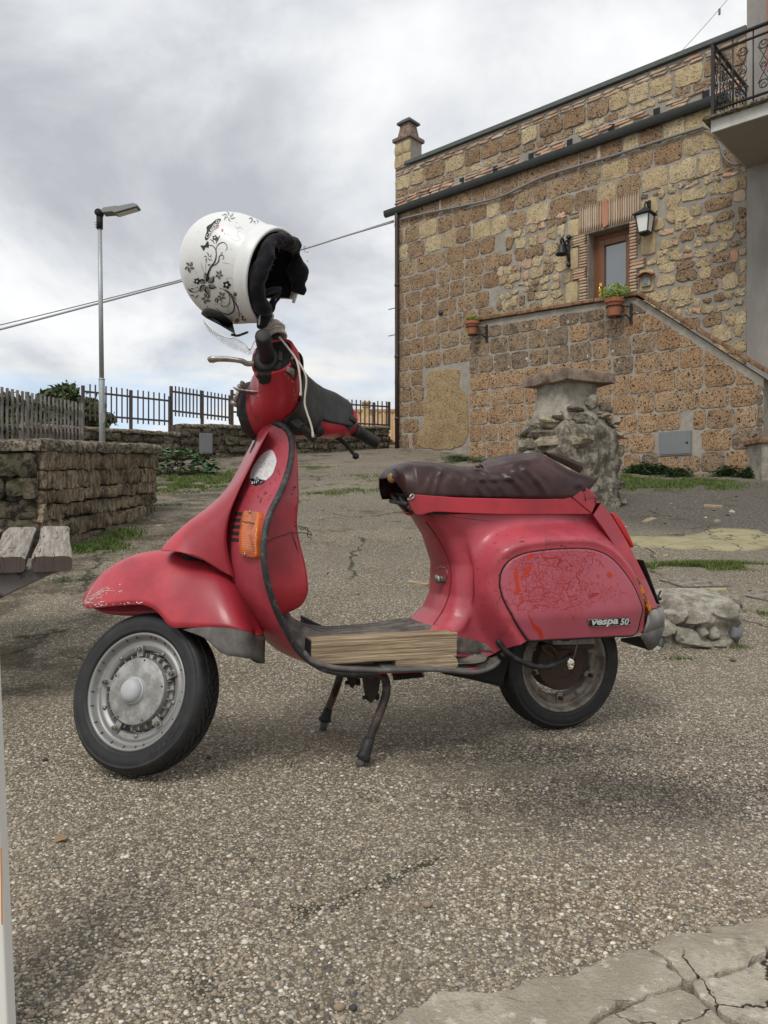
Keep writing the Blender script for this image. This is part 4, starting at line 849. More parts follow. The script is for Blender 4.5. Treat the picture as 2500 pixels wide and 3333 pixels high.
# gutter: open half-round channel on brackets, and the downpipe at the corner
prof = [(.01, .05), (.015, -.03), (.05, -.075), (.10, -.075), (.135, -.03), (.14, .05), (.125, .045), (.12, -.02), (.09, -.055), (.055, -.055), (.03, -.02), (.025, .045)]
rows = [[HW(a, ZG + z_, w_) for w_, z_ in prof] for a in np.linspace(AL - .22, AR - .25, 24)]
V, Fc = grid(rows, closed_v=True); o = mk('gutter', V, Fc, M['gutter'], house, off=HO, ang=40)
b = MB(); b.tube([HW(AL + .09, ZG - .02, .075), HW(AL + .10, ZG - .2, .07), HW(AL + .10, 4, .07), HW(AL + .10, 1.95, .07)], .042, 12); b.out('downpipe', M['pipebrown'], house, off=HO)
for zz in (2.6, 3.9, 5.4):
    b = MB(); b.tube([HW(AL + .10, zz, .07), HW(AL + .10, zz + .06, .07)], .05, 12); b.out('pipe_clamp', M['pipebrown'], house, off=HO)
for zz in (5.02, 4.45): b = MB(); b.cyl(HW(AL, zz, -.1), HW(AL - .28, zz, -.1), .012, 6); b.out('wall_hook', M['galv'], house, off=HO)
b = MB(); b.cyl(HW(*HA('C4', 270, 938), .0), HW(*HA('C4', 270, 938), .035), .055, 14); b.out('vent_pipe', M['gutter'], house, off=HO)
# door: frame, leaf with glass, handle, and a sliver of the reveal
b = MB(); hbox(b, da0, da0 + .09, dz0, dzt, -.30, -.22); hbox(b, da1 - .09, da1, dz0, dzt, -.30, -.22); hbox(b, da0 + .09, da1 - .09, dzt - .09, dzt, -.30, -.22); dr = bev(b.out('door_frame', M['doorwood'], house, smooth=False, off=HO), .006)
b = MB(); hbox(b, da0 + .095, da0 + .20, dz0, dzt - .095, -.29, -.205); hbox(b, da1 - .17, da1 - .095, dz0, dzt - .095, -.29, -.205); hbox(b, da0 + .20, da1 - .17, dzt - .20, dzt - .095, -.29, -.205); dl = bev(b.out('door', M['doorwood'], house, smooth=False, off=HO), .008)
b = MB(); hbox(b, da0 + .20, da1 - .17, dz0, dzt - .20, -.262, -.25); b.out('glass', M['glass'], dl, smooth=False, off=HO)
hz = HA('G3', 517, 1490)[1]; b = MB(); b.tube(cr([HW(da0 + .135, hz - .13, -.19), HW(da0 + .135, hz - .10, -.15), HW(da0 + .135, hz + .05, -.15), HW(da0 + .135, hz + .10, -.19)], 10), .014, 8); b.out('handle', M['brass'], dl, off=HO)
b = MB(); hbox(b, da0 + .11, da0 + .16, hz - .18, hz + .15, -.205, -.195); b.out('handle_plate', M['brass'], dl, smooth=False, off=HO)
b = MB(); hbox(b, da0 - .02, da1 + .02, dz0, dzt, -.7, -.62); b.out('room_back', M['dark'], house, smooth=False, off=HO)
# little tiled niche right of the door
na, nz = HA('G3', 1255, 1330)
b = MB(); hbox(b, na - .075, na + .075, nz - .15, nz + .02, .03, .07); bev(b.out('niche', M['cement'], house, smooth=False, off=HO), .006)
b = MB(); hbox(b, na - .04, na + .04, nz - .12, nz - .01, .071, .075); b.out('niche_panel', M['box'], house, smooth=False, off=HO)
rows = [[HW(na - .14 + .28 * t, nz + .04 + .06 * math.sin(math.pi * t) + e, .02 + dd) for t in np.linspace(0, 1, 9)] for e, dd in ((0, 0), (-.03, .12), (-.045, .12), (-.015, 0))]
V, Fc = grid(rows, closed_u=True); mk('niche_tile', V, Fc, M['terra'], house, off=HO)
# power cable clipped along the facade below the gutter, with the loop near the balcony
path = [HW(*HA('C4', x_, y_), .05) for x_, y_ in ((100, 545), (200, 520), (350, 490), (520, 450), (700, 368), (850, 320), (1000, 276), (1180, 218), (1390, 152))]
b = MB(); b.tube(cr(path, 60), .022, 6); tag(b.out('facade_cable', M['cable']), 'thick grey cable clipped to the house wall below the gutter', 'cable')
path = [HW(*HA('C4', x_, y_), .06) for x_, y_ in ((1390, 152), (1440, 180), (1462, 230), (1480, 285), (1520, 312), (1560, 305), (1610, 278), (1680, 235))]
b = MB(); b.tube(cr(path, 50), .018, 6); tag(b.out('facade_cable', M['cable']), 'looping grey cable hanging below the balcony', 'cable')

# ---------------------------------------------------------------- lantern right of the door
la, lz = HA('G3', 1295, 330); lo = HW(la, lz, 0)
lan = thing('wall_lantern', 'black wrought iron lantern with white glass right of the door', 'lantern', tuple(lo))
def frl(A, Z, Wd): A, Z, Wd = A * .70, Z * .70, Wd * .70; return lo + HD * A + HN * Wd + np.array([0, 0, Z])
b = MB(); P = [frl(x_, z_, w_) for x_ in (-.035, .035) for w_ in (.028, .05) for z_ in (-.16, .16)]; b.add(P, [(0, 1, 3, 2), (4, 6, 7, 5), (0, 4, 5, 1), (2, 3, 7, 6), (0, 2, 6, 4), (1, 5, 7, 3)]); b.out('back_plate', M['iron'], lan, smooth=False, off=lo)
b = MB(); b.tube(cr([frl(0, -.10, .05), frl(0, -.02, .12), frl(0, .06, .17), frl(0, .05, .26), frl(0, -.02, .30), frl(0, -.10, .30)], 24), .016, 6)
b.tube(cr([frl(0, .10, .05), frl(0, .11, .12), frl(0, .05, .14), frl(0, .02, .10), frl(0, .05, .08)], 18), .010, 6); b.out('arm', M['iron'], lan, off=lo)
def fr4(b, s0, z0, s1, z1, c=.30):
    P = [frl(sx * s0, z0, c + sy * s0) for sx, sy in ((-1, -1), (1, -1), (1, 1), (-1, 1))] + [frl(sx * s1, z1, c + sy * s1) for sx, sy in ((-1, -1), (1, -1), (1, 1), (-1, 1))]
    return b.add(P, [(3, 2, 1, 0), (4, 5, 6, 7), (0, 1, 5, 4), (1, 2, 6, 5), (2, 3, 7, 6), (3, 0, 4, 7)])
b = MB(); fr4(b, .215, -.245, .06, -.13); fr4(b, .06, -.13, .03, -.08); fr4(b, .215, -.262, .215, -.245); b.out('lantern_roof', M['iron'], lan, smooth=False, off=lo)
b = MB(); fr4(b, .105, -.66, .155, -.262); b.out('lantern_glass', M['frost'], lan, smooth=False, off=lo)
b = MB()
for sx in (-1, 1):
    for sy in (-1, 1): b.cyl(frl(sx * .108, -.68, .30 + sy * .108), frl(sx * .162, -.258, .30 + sy * .162), .012, 6)
fr4(b, .12, -.69, .12, -.655); fr4(b, .165, -.285, .168, -.26); fr4(b, .05, -.74, .09, -.69); b.out('lantern_frame', M['iron'], lan, smooth=False, off=lo)

# ---------------------------------------------------------------- bell on a wrought bracket left of the door
ba, bz = HA('G3', 150, 950); bo = HW(ba, bz, 0); bell = thing('door_bell', 'black wrought iron bell on a scrolled wall bracket left of the door', 'bell', tuple(bo))
def frb(A, Z, Wd): A, Z, Wd = A * .8, Z * .8, Wd * .8; return bo + HD * A + HN * Wd + np.array([0, 0, Z])
b = MB(); P = [frb(x_, z_, w_) for x_ in (-.03, .03) for w_ in (.025, .045) for z_ in (-.30, .28)]; b.add(P, [(0, 1, 3, 2), (4, 6, 7, 5), (0, 4, 5, 1), (2, 3, 7, 6), (0, 2, 6, 4), (1, 5, 7, 3)])
for zz in (-.31, .30): b.add(IV * .05 + frb(0, zz, .05), IF)
b.out('bracket_plate', M['iron'], bell, smooth=False, off=bo)
b = MB(); b.tube(cr([frb(0, -.20, .05), frb(0, -.06, .12), frb(0, .10, .22), frb(0, .19, .32), frb(0, .14, .40), frb(0, .08, .36)], 24), .022, 6); b.tube(cr([frb(0, .18, .05), frb(0, .20, .14), frb(0, .12, .20), frb(0, .08, .14), frb(0, .12, .10)], 20), .014, 6); b.out('scroll', M['iron'], bell, off=bo)
V, Fc = lathe([(.001, .03), (.04, .02), (.055, -.04), (.065, -.10), (.11, -.15), (.105, -.155), (.05, -.10)], 16, 'z', frb(0, .03, .36)); mk('bell_cup', V, Fc, M['iron'], bell, off=bo)
b = MB(); b.tube([frb(0, -.05, .36), frb(.01, -.28, .36)], .004, 5); b.out('pull_cord', M['iron'], bell, off=bo)

# ================================================================ OUTSIDE STAIR with its parapet wall
WS = ST_W
sa0, sz0 = HA('C4', 390, 978, WS); sa1, sz1 = HA('C4', 1100, 866, WS); sa2, sz2 = HA('C4', 1640, 1212, WS)
stair = thing('outdoor_stair', 'tuff stone stair wall with sloping parapet in front of the house', 'stair', tuple(HW(0, 1.3, WS))); SO = np.array(stair.location); sf = hframe(WS)
def ztop(a):
    a = np.asarray(a, float); return np.where(a < sa1, sz0 + (sz1 - sz0) * (a - sa0) / (sa1 - sa0), sz1 + (sz2 - sz1) * (a - sa1) / (sa2 - sa1))
b = MB(); N_ = 60; aa = np.linspace(sa0, sa2, N_); rows = []
for w_ in (0, -.28): rows.append([[HW(a, .5, WS + w_), HW(a, float(ztop(a)) - .015, WS + w_)] for a in aa])
for i in range(N_ - 1):
    f0, f1, g0, g1 = rows[0][i], rows[0][i + 1], rows[1][i], rows[1][i + 1]
    b.add([f0[0], f1[0], f1[1], f0[1], g0[0], g1[0], g1[1], g0[1]], [(0, 1, 2, 3), (5, 4, 7, 6), (3, 2, 6, 7)])
b.add([rows[0][0][0], rows[0][0][1], rows[1][0][1], rows[1][0][0]], [(0, 1, 2, 3)]); b.add([rows[0][-1][0], rows[0][-1][1], rows[1][-1][1], rows[1][-1][0]], [(3, 2, 1, 0)])
b.out('wall', M['mortar'], stair, smooth=False, off=SO)
b = MB(); hbox(b, sa0, sa1 + .1, .5, 3.05, -.0 + .003, WS - .28); hbox(b, sa0 + .002, sa0 + .2, .5, float(sz0) - .05, .003, WS - .28)   # landing, closed at its left end
b.out('landing', M['mortar'], stair, smooth=False, off=SO)
b = MB()
for i in range(11): hbox(b, sa1 + .1 + i * .24, sa1 + .1 + (i + 1) * .24 + .01, .5, 3.05 - (i + 1) * .165, .005, WS - .285)
b.out('steps', M['cement'], stair, smooth=False, off=SO)
# left end face stones
S2 = Stones(stair, SO)
hf_keep = hf
def sblock(a0, a1, z0, z1, m, mort=.007, proud=.010, top=None, nm='stone'):
    P = [(a0, z0), (a1, z0), (a1, z1), (a0, z1)]; P = [tuple(np.array(p) + rng.normal(0, .006, 2)) for p in P]
    for (x0, y0), (x1, y1) in (((sa0 - 1, float(ztop(sa0)) - .10), (sa1, float(ztop(sa1)) - .10)), ((sa1, float(ztop(sa1)) - .13), (sa2, float(ztop(sa2)) - .13))):
        if (x1 == sa1) == ((a0 + a1) / 2 < sa1):
            e = np.array([x1 - x0, y1 - y0]); nr = np.array([e[1], -e[0]]) / np.linalg.norm(e); P = clip(P, np.array([x0, y0]), nr)
            if len(P) < 3: return
    P = poly_inset(np.array(P), mort)
    if P is None or len(P) < 3 or abs(area(P)) < .006: return
    P = roundpoly(P, .006, 20, .06); V, Fc = stone_mesh(P, -.02, proud * (.6 + .8 * rng.random()), .028, sf, .004); S2.add(V, Fc, m, abs(area(P)), nm)
mb0, mbz1 = HA('C4', 1198, 1447, WS); mb1, mbz0 = HA('C4', 1336, 1541, WS)
z = .92; row = 0
while z < 4.0:
    h = .298 + .018 * (rng.random() - .5); a = sa0 - (.17 if row % 2 else .0)
    while a < sa2:
        wd = .33 * (.8 + .5 * rng.random()); a0, a1 = max(a, sa0), min(a + wd, sa2); a += wd; cx = (a0 + a1) / 2; slope = .018 * (sa2 - cx)
        zz0, zz1 = z + slope, z + h + slope
        if a1 - a0 < .08 or zz1 < float(G(HW(cx, 0, WS)[1])) - .12: continue
        if mb0 - .02 < cx < mb1 + .02 and zz0 < mbz1 and zz1 > mbz0:   # leave room for the meter door
            if zz1 - mbz1 > .07: sblock(a0, a1, mbz1 + .01, zz1, M['tuffo'])
            if mbz0 - zz0 > .07: sblock(a0, a1, zz0, mbz0 - .01, M['tuffo'])
            continue
        if a0 < mb0 < a1 and zz0 < mbz1 and zz1 > mbz0: a1 = mb0 - .01
        if a0 < mb1 < a1 and zz0 < mbz1 and zz1 > mbz0: a0 = mb1 + .01
        up = zz0 > 3.0 - .10 * (cx - sa0); low = zz0 < 1.55 + .06 * (sa2 - cx) * 0 and cx > sa1 + 1.3
        m = M['tuffg'] if ((up and cx < sa1 + .15) or (cx > sa2 - .55) or (zz1 < float(G(HW(cx, 0, WS)[1])) + .36 and cx > 1.0)) else M['tuffo']
        if m is M['tuffg'] and rng.random() < .2: m = M['tuffo']
        sblock(a0, a1, zz0, zz1, m)
    z += h; row += 1
S2.done()
# coping: flat clay coping on the landing and the sloping rail of the stair
def coprun(a0, z0, a1, z1, name, m, th=.05, over=.06, wd=.36):
    P = []
    for a, z in ((a0, z0), (a1, z1)):
        for w_ in (over, -wd + over):
            for dz in (-th, 0): P.append(HW(a, z + dz, WS + w_))
    b = MB(); b.add(P, [(0, 1, 3, 2), (4, 6, 7, 5), (0, 4, 5, 1), (2, 3, 7, 6), (0, 2, 6, 4), (1, 5, 7, 3)]); return bev(b.out(name, m, stair, smooth=False, off=SO), .01)
nseg = 9
for i in range(nseg):
    f0, f1 = i / nseg, (i + 1) / nseg - .004; A0, A1 = sa0 - .04 + (sa1 - sa0 + .08) * f0, sa0 - .04 + (sa1 - sa0 + .08) * f1
    coprun(A0, float(sz0 + (sz1 - sz0) * f0) + .05, A1, float(sz0 + (sz1 - sz0) * f1) + .05, 'coping', M['coping'], .055 + .004 * (i % 2))
for i in range(nseg + 2):
    n_s = nseg + 2; f0, f1 = i / n_s, (i + 1) / n_s - .004; A0, A1 = sa1 + .045 + (sa2 - sa1 + .15) * f0, sa1 + .045 + (sa2 - sa1 + .15) * f1; zz = lambda f: float(sz1 + .02 + (sz2 - sz1 - .06) * f)
    coprun(A0, zz(f0) + .03, A1, zz(f1) + .03, 'coping', M['coping'], .06 + .004 * (i % 2), .09, .42)
b = MB(); hbox(b, mb0, mb1, mbz0, mbz1, WS, WS + .022); md = bev(b.out('meter_frame', M['box'], stair, smooth=False, off=SO), .003)
b = MB(); hbox(b, mb0 + .02, mb1 - .02, mbz0 + .02, mbz1 - .02, WS + .022, WS + .030); bev(b.out('meter_door', M['box'], md, smooth=False, off=SO), .002)
b = MB(); b.cyl(HW(mb1 - .06, (mbz0 + mbz1) / 2, WS + .03), HW(mb1 - .06, (mbz0 + mbz1) / 2, WS + .036), .016, 10); b.out('lock', M['dark'], md, off=SO)
# flower pots in ring brackets on the stair wall
def flowerpot(k, x, y, sc, bush, label):
    a, z = HA(k, x, y, WS); o0 = HW(a, z, WS); t = thing('flower_pot', label, 'flower pot', tuple(o0)); W_ = lambda A, Z, w_: o0 + HD * A + HN * w_ + np.array([0, 0, Z])
    c = W_(0, 0, .19); V, Fc = lathe([(.001, -.12 * sc), (.075 * sc, -.12 * sc), (.105 * sc, .04 * sc), (.125 * sc, .05 * sc), (.128 * sc, .10 * sc), (.112 * sc, .10 * sc), (.10 * sc, .07 * sc), (.001, .07 * sc)], 22, 'z', c); mk('pot', V, Fc, M['terra'], t, off=o0, ang=40)
    b = MB(); b.tube([c + np.array([.105 * sc * math.cos(q), .105 * sc * math.sin(q), -.0]) for q in np.linspace(0, 6.283, 25)], .008, 5); b.tube([c + np.array([.078 * sc * math.cos(q), .078 * sc * math.sin(q), -.13 * sc]) for q in np.linspace(0, 6.283, 25)], .008, 5)
    P = [W_(.19 + x_, z_, w_) for x_ in (-.02, .02) for w_ in (.02, .035) for z_ in (-.26, .04)]; b.add(P, [(0, 1, 3, 2), (4, 6, 7, 5), (0, 4, 5, 1), (2, 3, 7, 6), (0, 2, 6, 4), (1, 5, 7, 3)])
    b.tube(cr([W_(.19, -.22, .03), W_(.15, -.14, .10), W_(.08, -.13 * sc, .15), W_(.0, -.13 * sc, .12)], 16), .012, 6); b.tube([W_(.19, 0, .03), W_(.09, 0, .16)], .010, 5); b.out('bracket', M['iron'], t, smooth=False, off=o0)
    V, Fc, C = [], [], []
    for _ in range(bush[0]):
        q = rng.normal(0, 1, 3); q /= np.linalg.norm(q); r_ = rng.random() ** .5; p = c + np.array([0, 0, .13 * sc]) + q * np.array([bush[1], bush[1], bush[2]]) * r_ + np.array([0, 0, bush[2] * .5]); 
        if p[2] < c[2] + .05 * sc: p[2] = c[2] + .06 * sc
        u = rng.normal(0, 1, 3); u /= np.linalg.norm(u); v = np.cross(u, rng.normal(0, 1, 3)); v /= np.linalg.norm(v); s_ = .014 + .012 * rng.random(); b0 = len(V); V += [p - u * s_, p + v * s_ * .6, p + u * s_, p - v * s_ * .6]; Fc.append((b0, b0 + 1, b0 + 2)); Fc.append((b0, b0 + 2, b0 + 3)); C += [np.clip(.25 + .5 * rng.random() + .3 * q[2] * r_, 0, 1)] * 4
    bulk('foliage', np.array(V) - o0, np.array(Fc), M['potleaf'], t, col=np.array(C)[:, None] * np.ones((1, 3)))
flowerpot('G3', 865, 1775, 1.15, (620, .24, .13), 'terracotta pot of lime green foliage below the door')
flowerpot('C4', 428, 1008, 1.0, (180, .12, .05), 'terracotta pot with sparse green tips at the stair landing left end')

# ================================================================ PLASTERED HOUSE on the right, with balcony
ph = thing('plastered_house', 'grey plastered house with a wrought iron balcony at the right edge', 'house', tuple(HW(AR + 1, 1.2))); PO = np.array(ph.location)
b = MB(); hbox(b, AR + .003, AR + 5, .4, 9.8, -5, .035); b.out('wall', M['plaster'], ph, smooth=False, off=PO)
oa, oz = HA('E8', 960, 240); b = MB(); hbox(b, oa + .03, oa + .8, oz - .8, oz + .45, .035, .05); b.out('door_panel', M['orange'], ph, smooth=False, off=PO)
ba0 = AR - .02; BW = 1.5; bz = 6.03
b = MB(); hbox(b, ba0, AR + 4, bz - .20, bz - .04, .036, BW); b.out('balcony_slab', M['fascia'], ph, smooth=False, off=PO)
b = MB(); hbox(b, ba0 + .03, AR + 4, bz - .206, bz - .2, .036, BW - .03); b.out('balcony_soffit', M['soffit'], ph, smooth=False, off=PO)
b = MB(); hbox(b, ba0 - .09, AR + 4, bz - .04, bz, .036, BW + .09); bev(b.out('balcony_ledge', M['cop2'], ph, smooth=False, off=PO), .008)
rail = MB(); rail.cyl(HW(ba0 + .02, bz, BW - .02), HW(ba0 + .02, bz + 1.02, BW - .02), .028, 4); rail.out('rail_post', M['iron'], ph, smooth=False, off=PO)
def railrun(p0, p1, up=1.0):
    p0, p1 = np.array(p0), np.array(p1); L_ = np.linalg.norm(p1 - p0); e = (p1 - p0) / L_
    for z_, r_ in ((1.0, .026), (.88, .016), (.10, .018)): b = MB(); b.tube([p0 + [0, 0, z_], p1 + [0, 0, z_]], r_, 6); b.out('rail', M['iron'], ph, off=PO)
    n = max(2, round(L_ / .26))
    for i in range(n + 1):
        b = MB(); q = p0 + e * (L_ * i / n); b.cyl(q + [0, 0, .02], q + [0, 0, .99], .010, 5); b.out('baluster', M['iron'], ph, off=PO)
        if i == n: break
        c = p0 + e * (L_ * (i + .5) / n); b = MB()
        for sgn in (1, -1):
            def sp(cz, r0, turn, ph0): return [c + e * (sgn * (r0 * (1 - t) * math.cos(ph0 + turn * t))) + np.array([0, 0, cz + r0 * (1 - t) * math.sin(ph0 + turn * t)]) for t in np.linspace(0, .82, 22)]
            b.tube(sp(.76, .075, 9.5, 3.6), .006, 5); b.tube(sp(.22, .075, -9.5, 2.7), .006, 5)
            b.tube(cr([c + e * (-sgn * .07) + [0, 0, .74], c + e * (sgn * .02) + [0, 0, .56], c + e * (sgn * .045) + [0, 0, .48], c + e * (-sgn * .07) + [0, 0, .25]], 16), .006, 5)
            b.tube(sp(.49, .045, 9, 3.1), .005, 5)
        b.out('scroll', M['iron'], ph, off=PO)
railrun(HW(ba0 + .02, bz, BW - .02), HW(AR + 3.6, bz, BW - .02)); railrun(HW(ba0 + .02, bz, .06), HW(ba0 + .02, bz, BW - .02))

# ---------------------------------------------------------------- pipes by the stair, low stone block at the right edge
def stub(k, x0, y0, x1, y1, r_, m, label):
    p = onG(k, x1, y1); o_, r2 = wray(k, x0, y0); q = o_ + r2 * p[1]; b = MB(); b.tube([p - [0, 0, .1], q], r_, 12); tag(b.out('pipe_stub', m), label, 'pipe')
stub('C6', 486, 402, 470, 560, .022, M['orange'], 'orange plastic pipe stub standing in the weeds by the stair wall'); stub('C6', 541, 410, 536, 575, .020, M['yellow'], 'yellow marked pipe stub standing in the weeds by the stair wall')
b = MB(); q0 = HW(*HA('C6', 320, 370, WS), WS - .05); b.cyl(q0, q0 + HN * .06 + HD * .28 + np.array([0, 0, .01]), .016, 8); tag(b.out('copper_pipe', M['orange']), 'thin reddish pipe sticking out beside the rubble pillar', 'pipe')
p = onG('C6', 1395, 650); t = thing('stone_plinth', 'low stone plinth with a tiled top at the right edge', 'plinth', tuple(p))
b = MB(); b.box((.55, .25, .20), (.5, .25, .30)); b.out('plinth_body', M['cement'], t, smooth=False); b = MB(); b.box((.55, .25, .53), (.54, .29, .035)); bev(b.out('plinth_cap', M['coping'], t, smooth=False), .008)
# ================================================================ LEFT SIDE: walls, fences, lamp, trees
UP = np.array([0, 0, 1.])
def wframe(o, e, nrm): 
    def f(V): V = np.asarray(V, float); return o + V[:, :1] * e + V[:, 1:2] * nrm + V[:, 2:3] * UP
    return f
def plane_hit(k, x, y, o, nrm): c, r = wray(k, x, y); t = ((o - c) @ nrm) / (r @ nrm); return c + r * t
# ---- the near wall: a dark end face and a longer face that runs up the slope
wall = thing('stone_wall', 'low weathered stone wall with rough coping behind the bench at left', 'wall', (-2.3, 5.3, .35)); WO = np.array(wall.location)
wa, wb = np.array([-2.367, 5.27, 0]), np.array([-2.178, 7.32, 0]); we = (wb - wa) / np.linalg.norm(wb - wa); wl = np.linalg.norm(wb - wa); wn = np.array([we[1], -we[0], 0])
wtop = lambda s: 1.085 + (1.225 - 1.085) * np.asarray(s, float) / wl
b = MB(); q = [wa - wn * .05, wb - wn * .05, wb - wn * .55, wa - wn * 1.4 ]
b.add([p + UP * .1 for p in q] + [q[0] + UP * 1.08, q[1] + UP * 1.22, q[2] + UP * 1.22, q[3] + UP * 1.08], [(0, 1, 5, 4), (1, 2, 6, 5), (2, 3, 7, 6), (3, 0, 4, 7), (4, 5, 6, 7)]); b.out('wall_core', M['mortard'], wall, smooth=False, off=WO)
def course(parent, off, frame, length, ztop, zbot, h, wmin, wmax, m, proud=.02, base=-.05, mort=.002, rough=.005, n=22, edge=.035, flat=.007):
    top = 0.0; k = 0
    while k < 14:
        hh = h * (.85 + .3 * rng.random()); s = -.02 - (.12 if k % 2 else 0)
        while s < length:
            wd = wmin + (wmax - wmin) * rng.random(); s0, s1 = max(s, 0), min(s + wd, length); s += wd
            if s1 - s0 < .05: continue
            zt = float(ztop((s0 + s1) / 2)) - top; zb = zt - hh
            if zt < zbot((s0 + s1) / 2) - .05: continue
            sl0, sl1 = float(ztop(s0)) - top, float(ztop(s1)) - top
            P = poly_inset(np.array([(s0, sl0 - hh), (s1, sl1 - hh), (s1, sl1), (s0, sl0)]) + rng.normal(0, .006, (4, 2)), mort)
            if P is None or len(P) < 3: continue
            V, Fc = stone_mesh(roundpoly(P, rough * .8, n, .06), base, proud * (.2 + 1.2 * rng.random()), edge, frame, flat); mk('stone', V, Fc, m, parent, off=off)
        top += hh; k += 1
course(wall, WO, wframe(wa, we, wn), wl, wtop, lambda s: .36 + .15 * s, .118, .20, .42, M['wstone'], proud=.026, rough=.007)
we2 = np.array([1, 0, 0.]); wn2 = np.array([0, -1., 0]); wo2 = wa + np.array([-1.5, -.005, 0])
course(wall, WO, wframe(wo2, we2, wn2), 1.5, lambda s: 1.075 + 0 * np.asarray(s), lambda s: .33, .17, .25, .5, M['dstone'], proud=.03, rough=.009)
def coping(parent, off, o, e, nrm, length, ztop, th, depth, over, wmin, wmax, m, wob=.008):
    s = 0.0
    while s < length - .02:
        s1 = min(s + wmin + (wmax - wmin) * rng.random(), length); ns, nd = 10, 7; rows = []
        for i in range(ns):
            ss = s + .004 + (s1 - s - .008) * i / (ns - 1); z0 = float(ztop(ss)); ring = []
            for (dw, dz) in ((over, 0.0), (over + .012, th * .45), (over - .006, th * .85), (over - .04, th), (-depth * .5, th * 1.04), (-depth, th), (-depth - .01, th * .4), (-depth, 0.0)):
                ring.append(o + e * ss + nrm * dw + UP * (z0 + dz))
            rows.append(ring)
        A = np.array(rows); A += np.stack([vn(A + 3.1 * j, 16) for j in range(3)], -1) * wob * 2.2
        V, Fc = grid(A, closed_v=True); Fc += [tuple(range(8)), tuple(range((ns - 1) * 8 + 7, (ns - 1) * 8 - 1, -1))]; mk('coping_stone', V, Fc, m, parent, off=off, ang=50); s = s1
coping(wall, WO, wa, we, wn, wl + .03, wtop, .085, .50, .045, .45, .75, M['cop2'], .012); coping(wall, WO, wo2, we2, wn2, 1.54, lambda s: 1.085, .085, .32, .045, .5, .8, M['cop2'], .013)

# ---- the rear wall that meets the house
rear = thing('stone_wall', 'dark mossy stone wall carrying the fence between lamp and house', 'wall', (-2.4, 14.3, 1.7)); RO = np.array(rear.location)
ra, rb_ = np.array([-5.6, 11.93, 0]), np.array([.12, 16.19, 0]); re_ = (rb_ - ra) / np.linalg.norm(rb_ - ra); rl = np.linalg.norm(rb_ - ra); rn = np.array([re_[1], -re_[0], 0])
def rs(k, x): c, r = wray(k, x, 500); t = ((ra - c) @ rn) / (r @ rn); return float((c + r * t - ra) @ re_)
s1_, s2_ = rs('F', 587), rs('F', 840)
def rtop(s):
    s = np.asarray(s, float); return np.where(s < s1_, 1.985 + .004 * s, np.where(s < s2_, 2.15 + .045 * (s - s1_), 2.24 + .055 * (s - s2_)))
for s0, s1 in ((0, s1_), (s1_, s2_), (s2_, rl)):
    t0, t1 = float(rtop(s0 + .01)), float(rtop(s1 - .01)); b = MB(); p0, p1 = ra + re_ * s0 - rn * .03, ra + re_ * s1 - rn * .03
    P = [p0 + UP * .9, p1 + UP * .9, p1 + UP * t1, p0 + UP * t0]; P += [q - rn * .42 for q in P]; b.add(P, [(0, 1, 2, 3), (4, 7, 6, 5), (3, 2, 6, 7), (0, 3, 7, 4), (1, 5, 6, 2)]); b.out('wall_core', M['mortard'], rear, smooth=False, off=RO)
    course(rear, RO, wframe(ra + re_ * s0, re_, rn), s1 - s0, lambda s, s0=s0, s1=s1: rtop(np.clip(s + s0, s0 + .01, s1 - .01)), lambda s, s0=s0: float(G((ra + re_ * (s + s0))[1])), .15, .28, .55, M['dstone'], proud=.022, rough=.008, n=12)
    coping(rear, RO, ra + re_ * s0, re_, rn, s1 - s0, lambda s, s0=s0, s1=s1: rtop(np.clip(s + s0, s0 + .01, s1 - .01)), .07, .42, .03, .6, 1.0, M['cop2'], .014)
def rp(k, x, y, back=.2): return plane_hit(k, x, y, ra - rn * back, rn)
q = [plane_hit('E2', x_, y_, ra + rn * .03, rn) for x_, y_ in ((22, 1095), (136, 1100), (136, 1278), (24, 1278))]; bxo = np.mean(q, 0); t = thing('meter_box', 'grey metal meter box set in the rear stone wall', 'meter box', tuple(bxo))
b = MB(); P = list(q) + [p - rn * .08 for p in q]; P2 = [p + rn * .03 for p in q]; b.add(P2 + [p - rn * .1 for p in q], [(0, 1, 2, 3), (0, 4, 5, 1), (1, 5, 6, 2), (2, 6, 7, 3), (3, 7, 4, 0)]); bev(b.out('box_frame', M['box'], t, smooth=False, off=bxo), .01)
c_ = bxo; P2 = [c_ + (p - c_) * .86 + rn * .036 for p in q]; b = MB(); b.add(P2 + [p - rn * .02 for p in P2], [(0, 1, 2, 3), (0, 4, 5, 1), (1, 5, 6, 2), (2, 6, 7, 3), (3, 7, 4, 0)]); b.out('box_door', M['box'], t, smooth=False, off=bxo)

# ---- fences of square steel bars
def bar(p, q, hw, m, name, parent, off, e=np.array([1., 0, 0])):
    p, q = np.array(p), np.array(q); f = np.cross(q - p, e); f /= np.linalg.norm(f); g_ = np.cross(f, q - p); g_ /= np.linalg.norm(g_)
    V = [c + f * a * hw + g_ * b_ * hw for c in (p, q) for a, b_ in ((-1, -1), (1, -1), (1, 1), (-1, 1))]
    return mk(name, V, [(0, 1, 2, 3), (7, 6, 5, 4), (0, 4, 5, 1), (1, 5, 6, 2), (2, 6, 7, 3), (3, 7, 4, 0)], m, parent, smooth=False, off=off)
lerp = lambda a, b_, t: a + (b_ - a) * t
fo, fe = np.array([-3.1, 6.2, 0]), np.array([-.29, 2.5, 0]); fe = fe / np.linalg.norm(fe); fn = np.array([fe[1], -fe[0], 0]); FH = lambda x, y: plane_hit('G1', x, y, fo, fn)
fl = thing('metal_fence', 'grey steel bar fence standing behind the left stone wall', 'fence', tuple(FH(500, 1040))); FO = np.array(fl.location)
